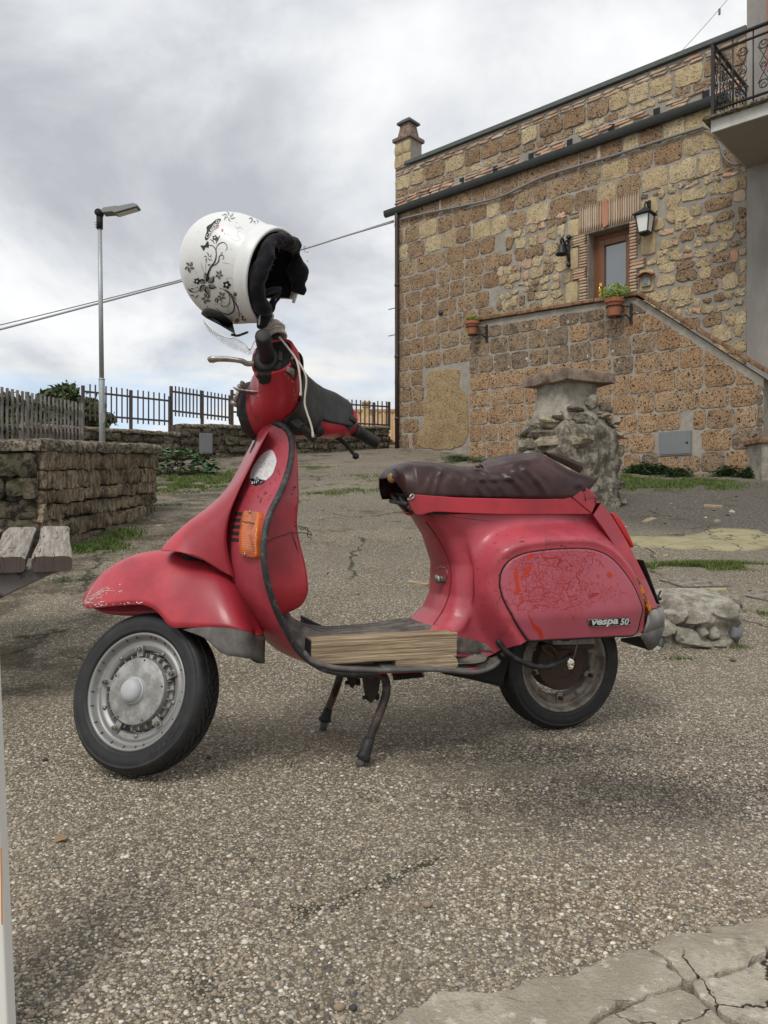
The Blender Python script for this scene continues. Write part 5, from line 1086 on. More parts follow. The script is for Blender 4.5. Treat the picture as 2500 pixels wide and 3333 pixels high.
for x in [-330, -258, -186, -114, -45, 25, 93, 160, 224, 288, 415, 468, 525, 580, 632, 685, 738, 785, 835, 882, 932, 978, 1025]:
    t_ = (x - 20) / 1040; a, c = FH(x, lerp(432, 642, t_)), FH(x + 6, 1180); c[:2] = a[:2]; bar(a, c, .009, M['fence'], 'bar', fl, FO, fe)
for x in (350, 1058): t_ = (x - 20) / 1040; a = FH(x, lerp(430, 640, t_)); c = a.copy(); c[2] = .75; bar(a, c, .015, M['fence'], 'post', fl, FO, fe)
for y0, y1 in ((565, 745), (950, 1042)): bar(FH(-360, lerp(y0, y1, -.36)) - fn * .02, FH(1075, lerp(y0, y1, 1.01)) - fn * .02, .011, M['fencedark'], 'rail', fl, FO, UP)
def rfence(label, posts, rails, bars, tops, bots):
    p0 = rp('F', posts[0][0], posts[0][2]); t = thing('metal_fence', label, 'fence', tuple(p0)); o_ = p0
    for x, y0, y1 in posts:
        a = rp('F', x, y0); c = a.copy(); c[2] = rp('F', x, y1)[2] - .05; bar(a, c, .024, M['fencedark'], 'post', t, o_, re_)
    for (x0, y0), (x1, y1) in rails: bar(rp('F', x0, y0), rp('F', x1, y1), .015, M['fencedark'], 'rail', t, o_, UP)
    x0, x1 = bars[0], bars[1]
    for x in np.arange(x0, x1, bars[2]):
        f_ = (x - x0) / (x1 - x0); a = rp('F', x, lerp(tops[0], tops[1], f_)) + rn * .02; c = a.copy(); c[2] = rp('F', x, lerp(bots[0], bots[1], f_))[2]
        if all(abs(x - p[0]) > 5 for p in posts): bar(a, c, .010, M['fencedark'], 'bar', t, o_, re_)
rfence('rusty steel fence panel behind the lamp post', [(270, 1255, 1395), (426, 1270, 1395), (553, 1290, 1402)], [((274, 1274), (553, 1305)), ((274, 1350), (553, 1371))], (292, 552, 17.3), (1251, 1283), (1370, 1386))
rfence('rusty steel fence panel above the grey meter box', [(557, 1257, 1375), (658, 1272, 1372), (750, 1288, 1372)], [((559, 1274), (748, 1301)), ((561, 1337), (748, 1359))], (570, 748, 11.6), (1257, 1287), (1355, 1372))
rfence('rusty steel fence panel directly left of the scooter headset', [(755, 1269, 1381), (930, 1295, 1385)], [((758, 1284), (930, 1306)), ((758, 1340), (930, 1364))], (771, 928, 14), (1272, 1292), (1356, 1378))
rfence('rusty steel fence panel ending at the house corner', [(1217, 1310, 1392), (1266, 1308, 1392)], [((935, 1305), (1268, 1324)), ((935, 1366), (1268, 1384))], (948, 1262, 14), (1292, 1307), (1388, 1396))

# ---- street lamp
ld = 11.0; t = thing('street_lamp', 'galvanised street lamp with flat LED head behind the left wall', 'street lamp', tuple(WD('F', 334, 1666, ld) * np.array([1, 1, 0]) + np.array([0, 0, float(G(ld))]))); LO = np.array(t.location)
a, m_, c = LO - UP * .1, WD('F', 331, 1234, ld), WD('F', 325, 742, ld)
b = MB(); b.tube([a, m_ - UP * .01, m_ + UP * .012], [.043, .042, .034], 16); b.tube([m_, c], [.033, .030], 16); b.out('pole', M['galv'], t, off=LO)
b = MB(); b.tube([m_ - UP * .012, m_ + UP * .006], [.0455, .0455], 16); b.out('collar', M['galv'], t, off=LO)
b = MB(); b.tube([WD('C5', 414, 185, ld), WD('C5', 414, 132, ld)], .045, 14); b.tube([WD('C5', 412, 120, ld) - np.array([0, .05, 0]), WD('C5', 412, 120, ld) + np.array([0, .05, 0])], .052, 14); b.out('joint', M['dark'], t, off=LO)
for yy in (158, 166, 176): b = MB(); b.cyl(WD('C5', 402, yy, ld), WD('C5', 393, yy, ld), .006, 5); b.out('bolt', M['galv'], t, off=LO)
hp = [WD('C5', *p, ld) for p in ((428, 112), (440, 103), (488, 96), (500, 97), (560, 85), (577, 91), (579, 100), (484, 127), (474, 122), (432, 126))]
V = [p + np.array([0, dy, 0]) for dy in (-.085, .085) for p in hp]; n = len(hp); b = MB(); b.add(V, [tuple(range(n)), tuple(range(2 * n - 1, n - 1, -1))] + [(i, i + n, (i + 1) % n + n, (i + 1) % n) for i in range(n)]); bev(b.out('lamp_head', M['lampgrey'], t, smooth=False, off=LO), .008)
b = MB(); u0, u1 = WD('C5', 572, 104, ld), WD('C5', 490, 128, ld); b.add([u0 + [0, -.065, -.004], u1 + [0, -.065, -.004], u1 + [0, .065, -.004], u0 + [0, .065, -.004]], [(0, 1, 2, 3)]); b.out('led_panel', M['frost'], t, smooth=False, off=LO)
hb = WD('G1', 1342, 835, ld); b = MB(); rr = []
for q in np.linspace(0, 6.283, 17)[:-1]: rr.append([hb + np.array([.028 * math.cos(q), w_, .085 * math.sin(q)]) for w_ in (-.035, -.05)])
V, Fc = grid(rr, closed_u=True); Fc += [tuple(i * 2 + 1 for i in range(16))]; mk('hatch', V, Fc, M['lampgrey'], t, off=LO, ang=40)
# ---- overhead cables
def cable(pts, r_, m, label, sag=0):
    b = MB(); b.tube(cr(pts, 60), r_, 6); tag(b.out('overhead_cable', m), label, 'cable')
gc = HW(AL, 6.75, .05)
p0 = [WD('F', 0 - 200, 1118, 13.0), WD('F', 0, 1072, 13.2), WD('F', 330, 985, 13.8), WD('F', 590, 915, 14.3), WD('F', 960, 818, 15.0), WD('F', 1130, 766, 15.5), HW(AL, HA('C4', 100, 545)[1], .05)]
cable(p0, .019, M['cablew'], 'thick pale overhead cable running behind the helmet to the house'); p1 = [p + np.array([0, .0, d_]) for p, d_ in zip(p0, (.09, .075, .045, .028, .015, .01, 0))]; p1[-1] = p1[-1] + UP * .03
cable(p1, .009, M['cable'], 'thin overhead wire running just above the thick pale cable')
w0, w1 = HW(.6, ZT + .02, -.4), WD('F', 2420, -62, 13.0); cable([w0, (w0 + w1) / 2 - UP * .03, w1], .006, M['cablew'], 'thin wire rising from the house roof at the top right'); cp = (w0 + w1) / 2 * .55 + w1 * .45 - UP * .07
b = MB(); b.box(cp, (.014, .014, .05)); tag(b.out('wire_clip', M['cable'], smooth=False), 'small peg hanging on the thin wire at the top right', 'clip')

# ---- trees beyond the fence
def tree(px, d, top, w_, label, n=7000, ls=.12, seed=1):
    r0 = np.random.default_rng(seed); base = np.array([(px - CXP) / FPX * d, d, float(G(d))]); zt = CAM_H + (CYP - top) / FPX * d; t = thing('tree', label, 'tree', tuple(base)); H = zt - base[2]; rad = w_ / FPX * d / 2
    b = MB(); b.tube(cr([base - UP * .3, base + np.array([.1, 0, H * .3]), base + np.array([-.05, .1, H * .62])], 10), np.linspace(.22, .10, 10), 9)
    ends = []
    for i in range(9):
        q = r0.random() * 6.283; e = base + np.array([math.cos(q) * rad * .7, math.sin(q) * rad * .7, H * (.55 + .35 * r0.random())]); ends.append(e); s = base + np.array([0, .05, H * (.3 + .3 * r0.random())]); b.tube(cr([s, (s + e) / 2 + UP * .15, e], 8), np.linspace(.08, .02, 8), 6)
    b.out('trunk', M['bark'], t, off=base)
    V, Fc, C = [], [], []; clumps = []; rv = rad * .78
    for i in range(46):
        u = r0.normal(0, 1, 3); u /= np.linalg.norm(u); rr = r0.random() ** .4; c = np.array([base[0], base[1], zt - rv * 1.02]) + u * rr * np.array([rad * .86, rad * .86, rv]); clumps.append((c, rad * (.16 + .2 * r0.random()), .25 + .5 * r0.random()))
    for i in range(n):
        c, r_, tn = clumps[r0.integers(len(clumps))]; p = c + r0.normal(0, .48, 3) * r_ * np.array([1, 1, .8]); u = r0.normal(0, 1, 3); u /= np.linalg.norm(u); v = np.cross(u, r0.normal(0, 1, 3)); v /= np.linalg.norm(v); s_ = ls * (.5 + .8 * r0.random()); b0 = len(V)
        V += [p - u * s_, p + v * s_ * .55, p + u * s_, p - v * s_ * .55]; Fc += [(b0, b0 + 1, b0 + 2), (b0, b0 + 2, b0 + 3)]; C += [np.clip(tn + .2 * r0.normal(), 0, 1)] * 4
    bulk('crown', np.array(V) - base, np.array(Fc), M['leafd'], t, col=np.array(C)[:, None] * np.ones((1, 3)))
tree(225, 27, 1266, 250, 'dark bushy tree beyond the fence left of the lamp post', 13000, .12, 3)
tree(20, 30, 1282, 260, 'dark tree at the left edge beyond the fence', 8000, .12, 5)
tree(120, 24, 1322, 220, 'lower green tree in front of the dark trees behind the left fence', 7000, .10, 8)
tree(-130, 26, 1290, 240, 'dark tree outside the left fence end', 4000, .12, 9)
tree(300, 30, 1318, 150, 'small dark tree just right of the lamp post beyond the wall', 4500, .09, 11)
# leafy bush against the rear wall
bp = onG('C8', 1300, 835); t = thing('bush', 'broad leaved bush against the rear wall left of the meter box', 'bush', tuple(bp)); V, Fc, C = [], [], []
for i in range(330):
    f_ = rng.random(); p = bp + np.array([(rng.random() - .5) * 1.1 + .05, (rng.random() - .5) * .5 + .25, 0]); hh = .36 * (1 - ((p[0] - bp[0]) / .72) ** 2); p[2] += max(0, hh) * rng.random() ** .7 + .22 * (p[1] - bp[1])
    q = rng.random() * 6.283; u = np.array([math.cos(q), math.sin(q), -.2 + .5 * rng.random()]); v = np.cross(u, UP + rng.normal(0, .4, 3)); v /= np.linalg.norm(v); s_ = .035 + .035 * rng.random(); b0 = len(V); dr_ = UP * s_ * .25
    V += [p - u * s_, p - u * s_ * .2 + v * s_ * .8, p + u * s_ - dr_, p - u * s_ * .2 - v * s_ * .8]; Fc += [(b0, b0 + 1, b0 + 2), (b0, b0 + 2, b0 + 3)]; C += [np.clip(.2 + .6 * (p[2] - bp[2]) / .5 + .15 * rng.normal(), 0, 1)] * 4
bulk('foliage', np.array(V) - bp, np.array(Fc), M['leafb'], t, col=np.array(C)[:, None] * np.ones((1, 3)))
b = MB()
for i in range(14): e = bp + np.array([(rng.random() - .5) * 1.0, .2 * rng.random(), .1 + .3 * rng.random()]); b.tube(cr([bp + np.array([(rng.random() - .5) * .3, .1, -.02]), (bp + e) / 2 + UP * .05, e], 6), .006, 4)
b.out('stem', M['bark'], t, off=bp)
# tiled house beyond the wall
d = 25.0; rz0 = WD('F', 830, 1346, d); rz1 = WD('F', 1300, 1346, d); t = thing('far_house', 'ochre house with orange tiled roof seen through the fence', 'house', (float((rz0[0] + rz1[0]) / 2), d, -2)); TO = np.array(t.location)
W_ = rz1[0] - rz0[0]; zr = rz0[2]; rows = []; nx, ny = 220, 36
for j in range(ny):
    f_ = j / (ny - 1); y = d - 3.4 * f_; row_ = f_ * 7
    rows.append([np.array([rz0[0] + W_ * i / (nx - 1), y, zr - 1.25 * f_ + .085 * abs(math.sin(math.pi * i / (nx - 1) * 22)) - .10 * (row_ % 1) + .035 * vn(np.array([i * .15, j, 0.]), 1)]) for i in range(nx)])
V, Fc = grid(rows); roof = mk('roof', V, Fc, M['rooftile'], t, off=TO)
b = MB(); b.tube([rz0 + UP * .05, rz1 + UP * .05], .10, 8); b.out('ridge_tiles', M['rooftile'], roof, off=TO)
b = MB(); b.box(((rz0[0] + rz1[0]) / 2, d - 1.2, zr - 3.2), (W_ / 2 - .15, 1.9, 2.05)); b.out('wall', M['ochre'], t, smooth=False, off=TO)
ch = WD('F', 1193, 1345, d - .3); b = MB(); b.box(ch + UP * .10, (.11, .11, .22)); b.out('chimney', M['ochre'], t, smooth=False, off=TO); b = MB(); b.box(ch + UP * .335, (.15, .15, .025)); b.box(ch + UP * .20, (.135, .135, .02)); b.out('chimney_cap', M['ochre'], t, smooth=False, off=TO)

# ================================================================ BENCH at the left
bn = thing('bench', 'weathered wooden plank bench on concrete brackets at the left edge', 'bench', (-1.45, 3.0, float(G(3.0)))); BNO = np.array(bn.location)
pe = np.array([-.45, 1.08, .082]); plen = np.linalg.norm(pe); pe /= plen; pw = np.cross(pe, UP); pw /= np.linalg.norm(pw); pu = np.cross(pw, pe)
def plank(fr, wd, th, ln, seed):
    rows = []; ns = 26
    for i in range(ns):
        s = ln * i / (ns - 1); ww = wd * (1 + .03 * math.sin(s * 5 + seed)); up = .006 * math.sin(s * 6 + seed); e = .010; ring = []
        for a, h_ in ((-.5, -th + e), (-.5, -e), (-.5 + e / wd, -.002), (-.2, .001), (0, -.002), (.2, 0), (.5 - e / wd, -.002), (.5, -e), (.5, -th + e), (.5 - e / wd, -th), (-.5 + e / wd, -th)):
            ring.append(fr + pe * s + pw * (a * ww) + pu * (h_ + up * (h_ > -.02)))
        rows.append(ring)
    A = np.array(rows); A += np.stack([vn(A + 7 * seed, 9), vn(A + 3 + 7 * seed, 9), vn(A + 5 + 7 * seed, 9)], -1) * .0025; V, Fc = grid(A, closed_v=True); Fc += [tuple(range(11)), tuple(range((ns - 1) * 11 + 10, (ns - 1) * 11 - 1, -1))]; mk('plank', V, Fc, M['plank'], bn, off=BNO, ang=40)
f0 = np.array([-1.124, 2.6, .514])
for i in range(4): plank(f0 - pw * (.146 * i) + pe * (.0 if i else .0), .124, .048, plen * (1.0 if i != 1 else .985), i + 1)
def bracket(s):
    o_ = f0 + pe * s - pu * .049; prof = [(.04, 0), (.0, -.012), (-.09, -.055), (-.32, -.17), (-.60, -.30), (-.60, 0)]
    V = [o_ + pw * a + UP * z_ + pe * dd for dd in (0, .09) for a, z_ in prof]; n = len(prof)
    bev(mk('bracket', V, [tuple(range(n)), tuple(range(2 * n - 1, n - 1, -1))] + [(i, i + n, (i + 1) % n + n, (i + 1) % n) for i in range(n)], M['bracket'], bn, smooth=False, off=BNO), .006)
bracket(.03); bracket(plen - .16)
for s in (.03, plen - .16):
    o_ = f0 + pe * (s + .045) - pw * .48; b = MB(); b.box(np.array([o_[0], o_[1], (o_[2] - .2 + float(G(o_[1])) - .1) / 2]), (.07, .05, (o_[2] - .2 - float(G(o_[1])) + .1) / 2)); b.out('leg', M['bracket'], bn, smooth=False, off=BNO)
b = MB(); b.cyl(f0 + pe * .05 - pu * .045 - pw * .085, f0 + pe * .05 - pu * .045 - pw * .06, .010, 8); b.out('bolt', M['galv'], bn, off=BNO)
# white painted board leaning at the lower left edge
x0 = WD('F', 42, 3333, .95); x1 = WD('F', -6, 2280, 1.0); x0[2] = 0.0; lo_ = x0 * np.array([1, 1, 0]); t = thing('white_board', 'white painted board edge with an orange scrape at the lower left edge', 'board', tuple(lo_))
x0 = WD('F', 40, 3333, .95); dirv = (x1 - x0) / np.linalg.norm(x1 - x0); p0_ = x0 - dirv * (x0[2] / dirv[2]); p1_ = x1 + dirv * .12; V = []
for p in (p0_, p1_):
    for dx in (0, -.16):
        for dy in (-.012, .012): V.append(p + np.array([dx, dy, 0]))
bev(mk('board', V, [(0, 1, 3, 2), (4, 6, 7, 5), (0, 4, 5, 1), (2, 3, 7, 6), (0, 2, 6, 4), (1, 5, 7, 3)], M['whitep'], t, smooth=False, off=lo_), .003)
s0, s1 = WD('F', 10, 3010, .935), WD('F', 6, 2760, .95); b = MB(); b.add([s0, s0 + [-.0022, 0, 0], s1 + [-.0018, 0, 0], s1], [(0, 1, 2, 3)]); b.out('scrape', mat('orange_scrape', col=(.45, .17, .05), rough=.6), t, smooth=False, off=lo_)

# ================================================================ RUBBLE PILLAR and white rubble block
def rockmesh(c, h, seed, lv=3, rough=.30, yaw=0.0, frq=1.5):
    bm = bmesh.new(); bmesh.ops.create_icosphere(bm, subdivisions=lv, radius=1.0); V = np.array([v.co[:] for v in bm.verts]); Fc = [[v.index for v in f.verts] for f in bm.faces]; bm.free()
    V = np.sign(V) * np.abs(V) ** .72; V /= np.linalg.norm(V, axis=1).max() / 1.25
    V = V * (1 + rough * vn(V + seed * 3.7, frq)[:, None] + rough * .5 * vn(V + seed * 5.1, frq * 2.6)[:, None] + rough * .22 * vn(V + seed * 1.3, frq * 6)[:, None])
    rr_ = np.random.default_rng(seed + 100)
    for _ in range(11): q = rr_.normal(0, 1, 3); q /= np.linalg.norm(q); d_ = .62 + .30 * rr_.random(); e_ = V @ q - d_; V = V - np.clip(e_, 0, None)[:, None] * q * .70
    V = V * (1 + .10 * vn(V + seed, 7)[:, None] + .05 * vn(V + seed, 15)[:, None]) * 1.12
    V = V * np.array(h); ca, sa = math.cos(yaw), math.sin(yaw); return np.stack([V[:, 0] * ca - V[:, 1] * sa, V[:, 0] * sa + V[:, 1] * ca, V[:, 2]], 1) + np.array(c), Fc
pd = 7.4; pc = np.array([(1868 - CXP) / FPX * pd, pd + .3, float(G(pd))]); pil = thing('rubble_pillar', 'rough rubble stone pillar with a flat slab cap behind the seat', 'pillar', tuple(pc))
def E7w(x, y, d): return WD('E7', x, y, d)
# core: lumpy, wider low down
rows = []; nz, na = 40, 56
for i in range(nz):
    f_ = i / (nz - 1); z_ = -.1 + 1.42 * f_; hw = np.interp(f_, [0, .2, .45, .62, .72, .78, .9, 1], [.37, .37, .385, .36, .30, .235, .215, .22])
    ring = []
    for j in range(na):
        q = 2 * math.pi * j / na; c_, s_ = math.cos(q), math.sin(q); k = 1 / max(abs(c_), abs(s_)) ** .8; ring.append([c_ * k * hw, s_ * k * hw, z_])
    rows.append(ring)
A = np.array(rows); yaw = R(30); A = np.stack([A[..., 0] * math.cos(yaw) - A[..., 1] * math.sin(yaw), A[..., 0] * math.sin(yaw) + A[..., 1] * math.cos(yaw), A[..., 2]], -1)
rad = A[..., :2] / (np.linalg.norm(A[..., :2], axis=-1, keepdims=True) + 1e-9); amp = sm(1.02 - A[..., 2], 0, .15) * .95 + .1
dsp = (vn(A, 5.5) * .13 + vn(A, 14) * .07 + vn(A, 33) * .03) * amp; A[..., :2] += rad * dsp[..., None]; low_ = A[:30]; hi_ = A[27:]
V, Fc = grid(low_ + pc, closed_v=True); mk('core', V, Fc, M['cementd'], pil, off=pc)
V, Fc = grid(hi_ * np.array([1.015, 1.015, 1]) + pc, closed_v=True); Fc.append(tuple(range((len(hi_) - 1) * na, len(hi_) * na))); mk('plastered_neck', V, Fc, M['cement'], pil, off=pc)
# cap slab: two flat pieces meeting at the near corner
capz = CAM_H + (CYP - fp('E7', 700, 85)[1]) / FPX * pd; cv_ = np.array([-.112, -.425, 0]); cu_ = np.array([-.425, .112, 0]); kc = pc + [.02, 0, 0]; cl, cm, cr_, cback = kc + cu_, kc + cv_, kc - cu_, kc - cv_
Q = np.array([cl[:2], cm[:2], cr_[:2], cback[:2]]); Qd = np.vstack([np.linspace(Q[i], Q[(i + 1) % 4], 14)[:-1] for i in range(4)]); n = len(Qd); rows = []; zc = capz - .055; cc = Qd.mean(0)
for f_, z_ in ((.94, -.055), (1.0, -.05), (1.01, 0), (1.0, .045), (.96, .052), (.5, .058)): 
    q = cc + (Qd - cc) * f_; rows.append(np.c_[q, np.full(n, zc + z_)])
A = np.array(rows); A += np.stack([vn(A + 9 * j, 9) for j in range(3)], -1) * .035; V, Fc = grid(A, closed_v=True); Fc += [tuple(range(n)), tuple(range(5 * n, 6 * n))]; mk('cap_slab', V, Fc, M['slabcap'], pil, off=pc, ang=55)
PST = [(880, 690, 400, 160, 'rock', .0), (1235, 725, 190, 110, 'rock', .12), (1262, 860, 280, 105, 'rock', .12), (1345, 1060, 150, 160, 'rock', .3), (740, 940, 640, 200, 'rock', -.08), (850, 1042, 200, 75, 'rockw', -.10), (1100, 1075, 205, 115, 'rockw', .06), (1250, 1300, 275, 200, 'rockw', .12), (1240, 1482, 310, 125, 'rock', .12), (1265, 1662, 245, 170, 'rock', .12), (265, 815, 230, 130, 'rock', .22), (275, 965, 260, 150, 'rock', .22), (520, 725, 240, 150, 'rock', .08), (430, 850, 260, 110, 'rock', .12), (1165, 545, 170, 150, 'rock', .18), (1000, 475, 200, 130, 'rock', .04), (800, 560, 200, 90, 'rock', .0), (620, 640, 150, 110, 'rock', .06), (1120, 640, 180, 80, 'rock', .10), (300, 1090, 180, 80, 'rockw', .2), (960, 840, 220, 90, 'rock', .0), (1010, 940, 180, 110, 'rock', .04), (1080, 1200, 150, 100, 'rock', .06), (950, 1330, 210, 170, 'rock', .02), (700, 1330, 260, 190, 'rock', .02), (430, 1250, 260, 180, 'rock', .10), (900, 1560, 260, 180, 'rock', .02), (560, 1560, 300, 200, 'rock', .06), (1330, 1210, 90, 90, 'rock', .2)]
for i, (x, y, w_, h_, mm, dd) in enumerate(PST):
    dd = 7.30 + abs(E7w(x, y, 7.3)[0] - 1.70) * .80 + .040; c = E7w(x, y, dd); sx, sz = w_ / 3.6867 / FPX * dd / 2, h_ / 3.6867 / FPX * dd / 2; V, Fc = rockmesh(c, (sx * .98, max(.04, min(.085, sx)), sz * 1.0), i, 3, .75, (.35 if x > 800 else -.4)); mk('stone', V, Fc, M[mm], pil, off=pc, ang=32)
bc = np.array([1.42, 3.66, float(G(3.6))]); blk = thing('rubble_block', 'low block of white stones and mortar on the paving behind the tail', 'stone block', tuple(bc))
rows = []; nz, na = 30, 130
for i in range(nz):
    f_ = i / (nz - 1); z_ = -.05 + .225 * f_; k2 = np.interp(f_, [0, .1, .35, .7, .9, 1], [1.06, 1.04, .97, .98, .92, .80]); ring = []
    for j in range(na):
        q = 2 * math.pi * j / na; c_, s_ = math.cos(q), math.sin(q); k = 1 / (abs(c_) ** 5 + abs(s_) ** 5) ** .2; ring.append([c_ * k * .195 * k2, s_ * k * .27 * k2, z_])
    rows.append(ring)
rows.append([[x * .45, y * .45, z + .012] for x, y, z in rows[-1]]); rows.append([[x * .05, y * .05, z] for x, y, z in rows[-1]])
A = np.array(rows); A += np.stack([vn(A + 4 * j, 9) + .6 * vn(A + 4 * j, 25) + .35 * vn(A + 4 * j, 60) for j in range(3)], -1) * np.array([.055, .055, .035]); V, Fc = grid(A + bc, closed_v=True); mk('mortar_body', V, Fc, M['rockw'], blk, off=bc)
for i, (x, y, w_, h_, mm) in enumerate([(735, 1735, 190, 120, 'rockw'), (890, 1745, 240, 115, 'rockw'), (655, 1820, 150, 160, 'rockw'), (800, 1890, 190, 130, 'rockw'), (1040, 1870, 85, 115, 'rockw'), (1215, 1880, 85, 110, 'rockb'), (940, 1850, 90, 90, 'rockw'), (1130, 1700, 200, 120, 'rockw'), (1190, 1620, 130, 120, 'rockw'), (930, 1600, 420, 60, 'rockw'), (700, 1600, 200, 70, 'rockw'), (600, 1930, 90, 90, 'rockb'), (900, 1960, 200, 40, 'rockw'), (1080, 1950, 120, 60, 'rockw'), (500, 1990, 300, 36, 'rockw')]):
    dd = 3.395 if y > 1660 else 3.64; c = WD('C6', x, y, dd); sx, sz = w_ / 2.4583 / FPX * dd / 2, h_ / 2.4583 / FPX * dd / 2; V, Fc = rockmesh(c, (sx, min(.045, sx), sz), 40 + i, 3, .6); mk('stone', V, Fc, M[mm], blk, off=bc, ang=32)
# ================================================================ SCOOTER
sco = thing('scooter', 'old red motor scooter with cracked side panel and brown seat cover on its stand', 'motor scooter', tuple(BO), BT)
def part(name, V, Fc, m, parent=None, **k): return mk(name, V, Fc, m, parent or sco, **k)
def pout(b, name, m, parent=None, turned=False, **k): return part(name, ST(b.V) if turned else b.V, b.F, m, parent, **k)
def bvh(V, Fc): return BVHTree.FromPolygons([tuple(v) for v in V], [tuple(f) for f in Fc])
LIFT = {}   # half the sheet thickness of skins that are given depth
def cast(tree, k, x, y, eps=.0006):
    """Point where the sight line of a survey pixel meets a scooter surface (scooter frame)."""
    o, r = lray(k, x, y); h = tree.ray_cast(Vector(o), Vector(r).normalized())
    if h[0] is None: return None, None
    n = np.array(h[1]); n = -n if n @ r > 0 else n
    return np.array(h[0]) + n * (eps + LIFT.get(id(tree), 0)), n
NAN = np.array([np.nan] * 3)
def nohole(V, Fc):
    """Drop faces whose corners missed the surface, or jump across a gap."""
    V = np.array(V); ok = ~np.isnan(V[:, 0]); Fc = [f for f in Fc if all(ok[i] for i in f) and max(np.linalg.norm(V[f[0]] - V[i]) for i in f) < .06]; return np.nan_to_num(V), Fc
def decal(tree, k, poly, m, name, parent, eps=.0007, n=None, close=True, castf=None):
    castf = castf or cast; P = cr(poly, n or max(16, len(poly) * 3), True) if close else np.array(poly, float); c = P.mean(0); V, Fc = [], []; N = len(P); ok = True
    for f_ in (1.0, .66, .33):
        for p in c + (P - c) * f_:
            h, _ = castf(tree, k, p[0], p[1], eps)
            V.append(h if h is not None else NAN)
    h, _ = castf(tree, k, c[0], c[1], eps); V.append(h if h is not None else NAN)
    for a in (0, 1): Fc += [(a * N + i, a * N + (i + 1) % N, (a + 1) * N + (i + 1) % N, (a + 1) * N + i) for i in range(N)]
    Fc += [(2 * N + i, 2 * N + (i + 1) % N, 3 * N) for i in range(N)]
    return nohole(V, Fc)
def ribbon(tree, k, pts, wd, eps=.0008, castf=None, n=None):
    castf = castf or cast; pts = np.array(pts, float); P = cr(pts, n or max(8, len(pts) * 5)); wd = np.interp(np.linspace(0, 1, len(P)), np.linspace(0, 1, len(np.atleast_1d(wd))), np.atleast_1d(wd)); Tn = np.gradient(P, axis=0); Tn /= np.linalg.norm(Tn, axis=1)[:, None] + 1e-9; Nn = np.stack([-Tn[:, 1], Tn[:, 0]], 1); V = []
    for p, nn, w_ in zip(P, Nn, wd):
        for s_ in (-.5, .5):
            h, _ = castf(tree, k, *(p + nn * w_ * s_), eps); V.append(h if h is not None else NAN)
    return nohole(V, [(2 * i, 2 * i + 2, 2 * i + 3, 2 * i + 1) for i in range(len(P) - 1)])
def glyphs(txt, shear=0.0, bold=0.0):
    """Flat letter outlines of a string as triangles, width 1 unit per em."""
    cu = bpy.data.curves.new('lettering', 'FONT'); cu.body = txt; cu.shear = shear; cu.offset = bold; cu.resolution_u = 3
    ob = bpy.data.objects.new('lettering', cu); COL.objects.link(ob); bpy.context.view_layer.update(); me = bpy.data.meshes.new_from_object(ob.evaluated_get(bpy.context.evaluated_depsgraph_get()))
    V = np.array([v.co[:2] for v in me.vertices]); Fc = [tuple(p.vertices) for p in me.polygons]; bpy.data.objects.remove(ob); bpy.data.curves.remove(cu); bpy.data.meshes.remove(me); return V, Fc
def lettering(tree, k, txt, p0, p1, height, m, name, parent, shear=0.0, bold=0.01, castf=None, eps=.001, flip=1):
    V2, Fc = glyphs(txt, shear, bold); V2 = V2 - [V2[:, 0].min(), 0]; w_ = V2[:, 0].max(); hh = V2[:, 1].max(); p0, p1 = np.array(p0, float), np.array(p1, float); e = (p1 - p0); l = np.linalg.norm(e); e = e / l; up = np.array([e[1], -e[0]]) * flip
    V = []
    for x, y in V2:
        h, _ = (castf or cast)(tree, k, *(p0 + e * (x / w_ * l) + up * (y / hh * height)), eps); V.append(h if h is not None else V[-1])
    return mk(name, V, Fc, m, parent, smooth=False)

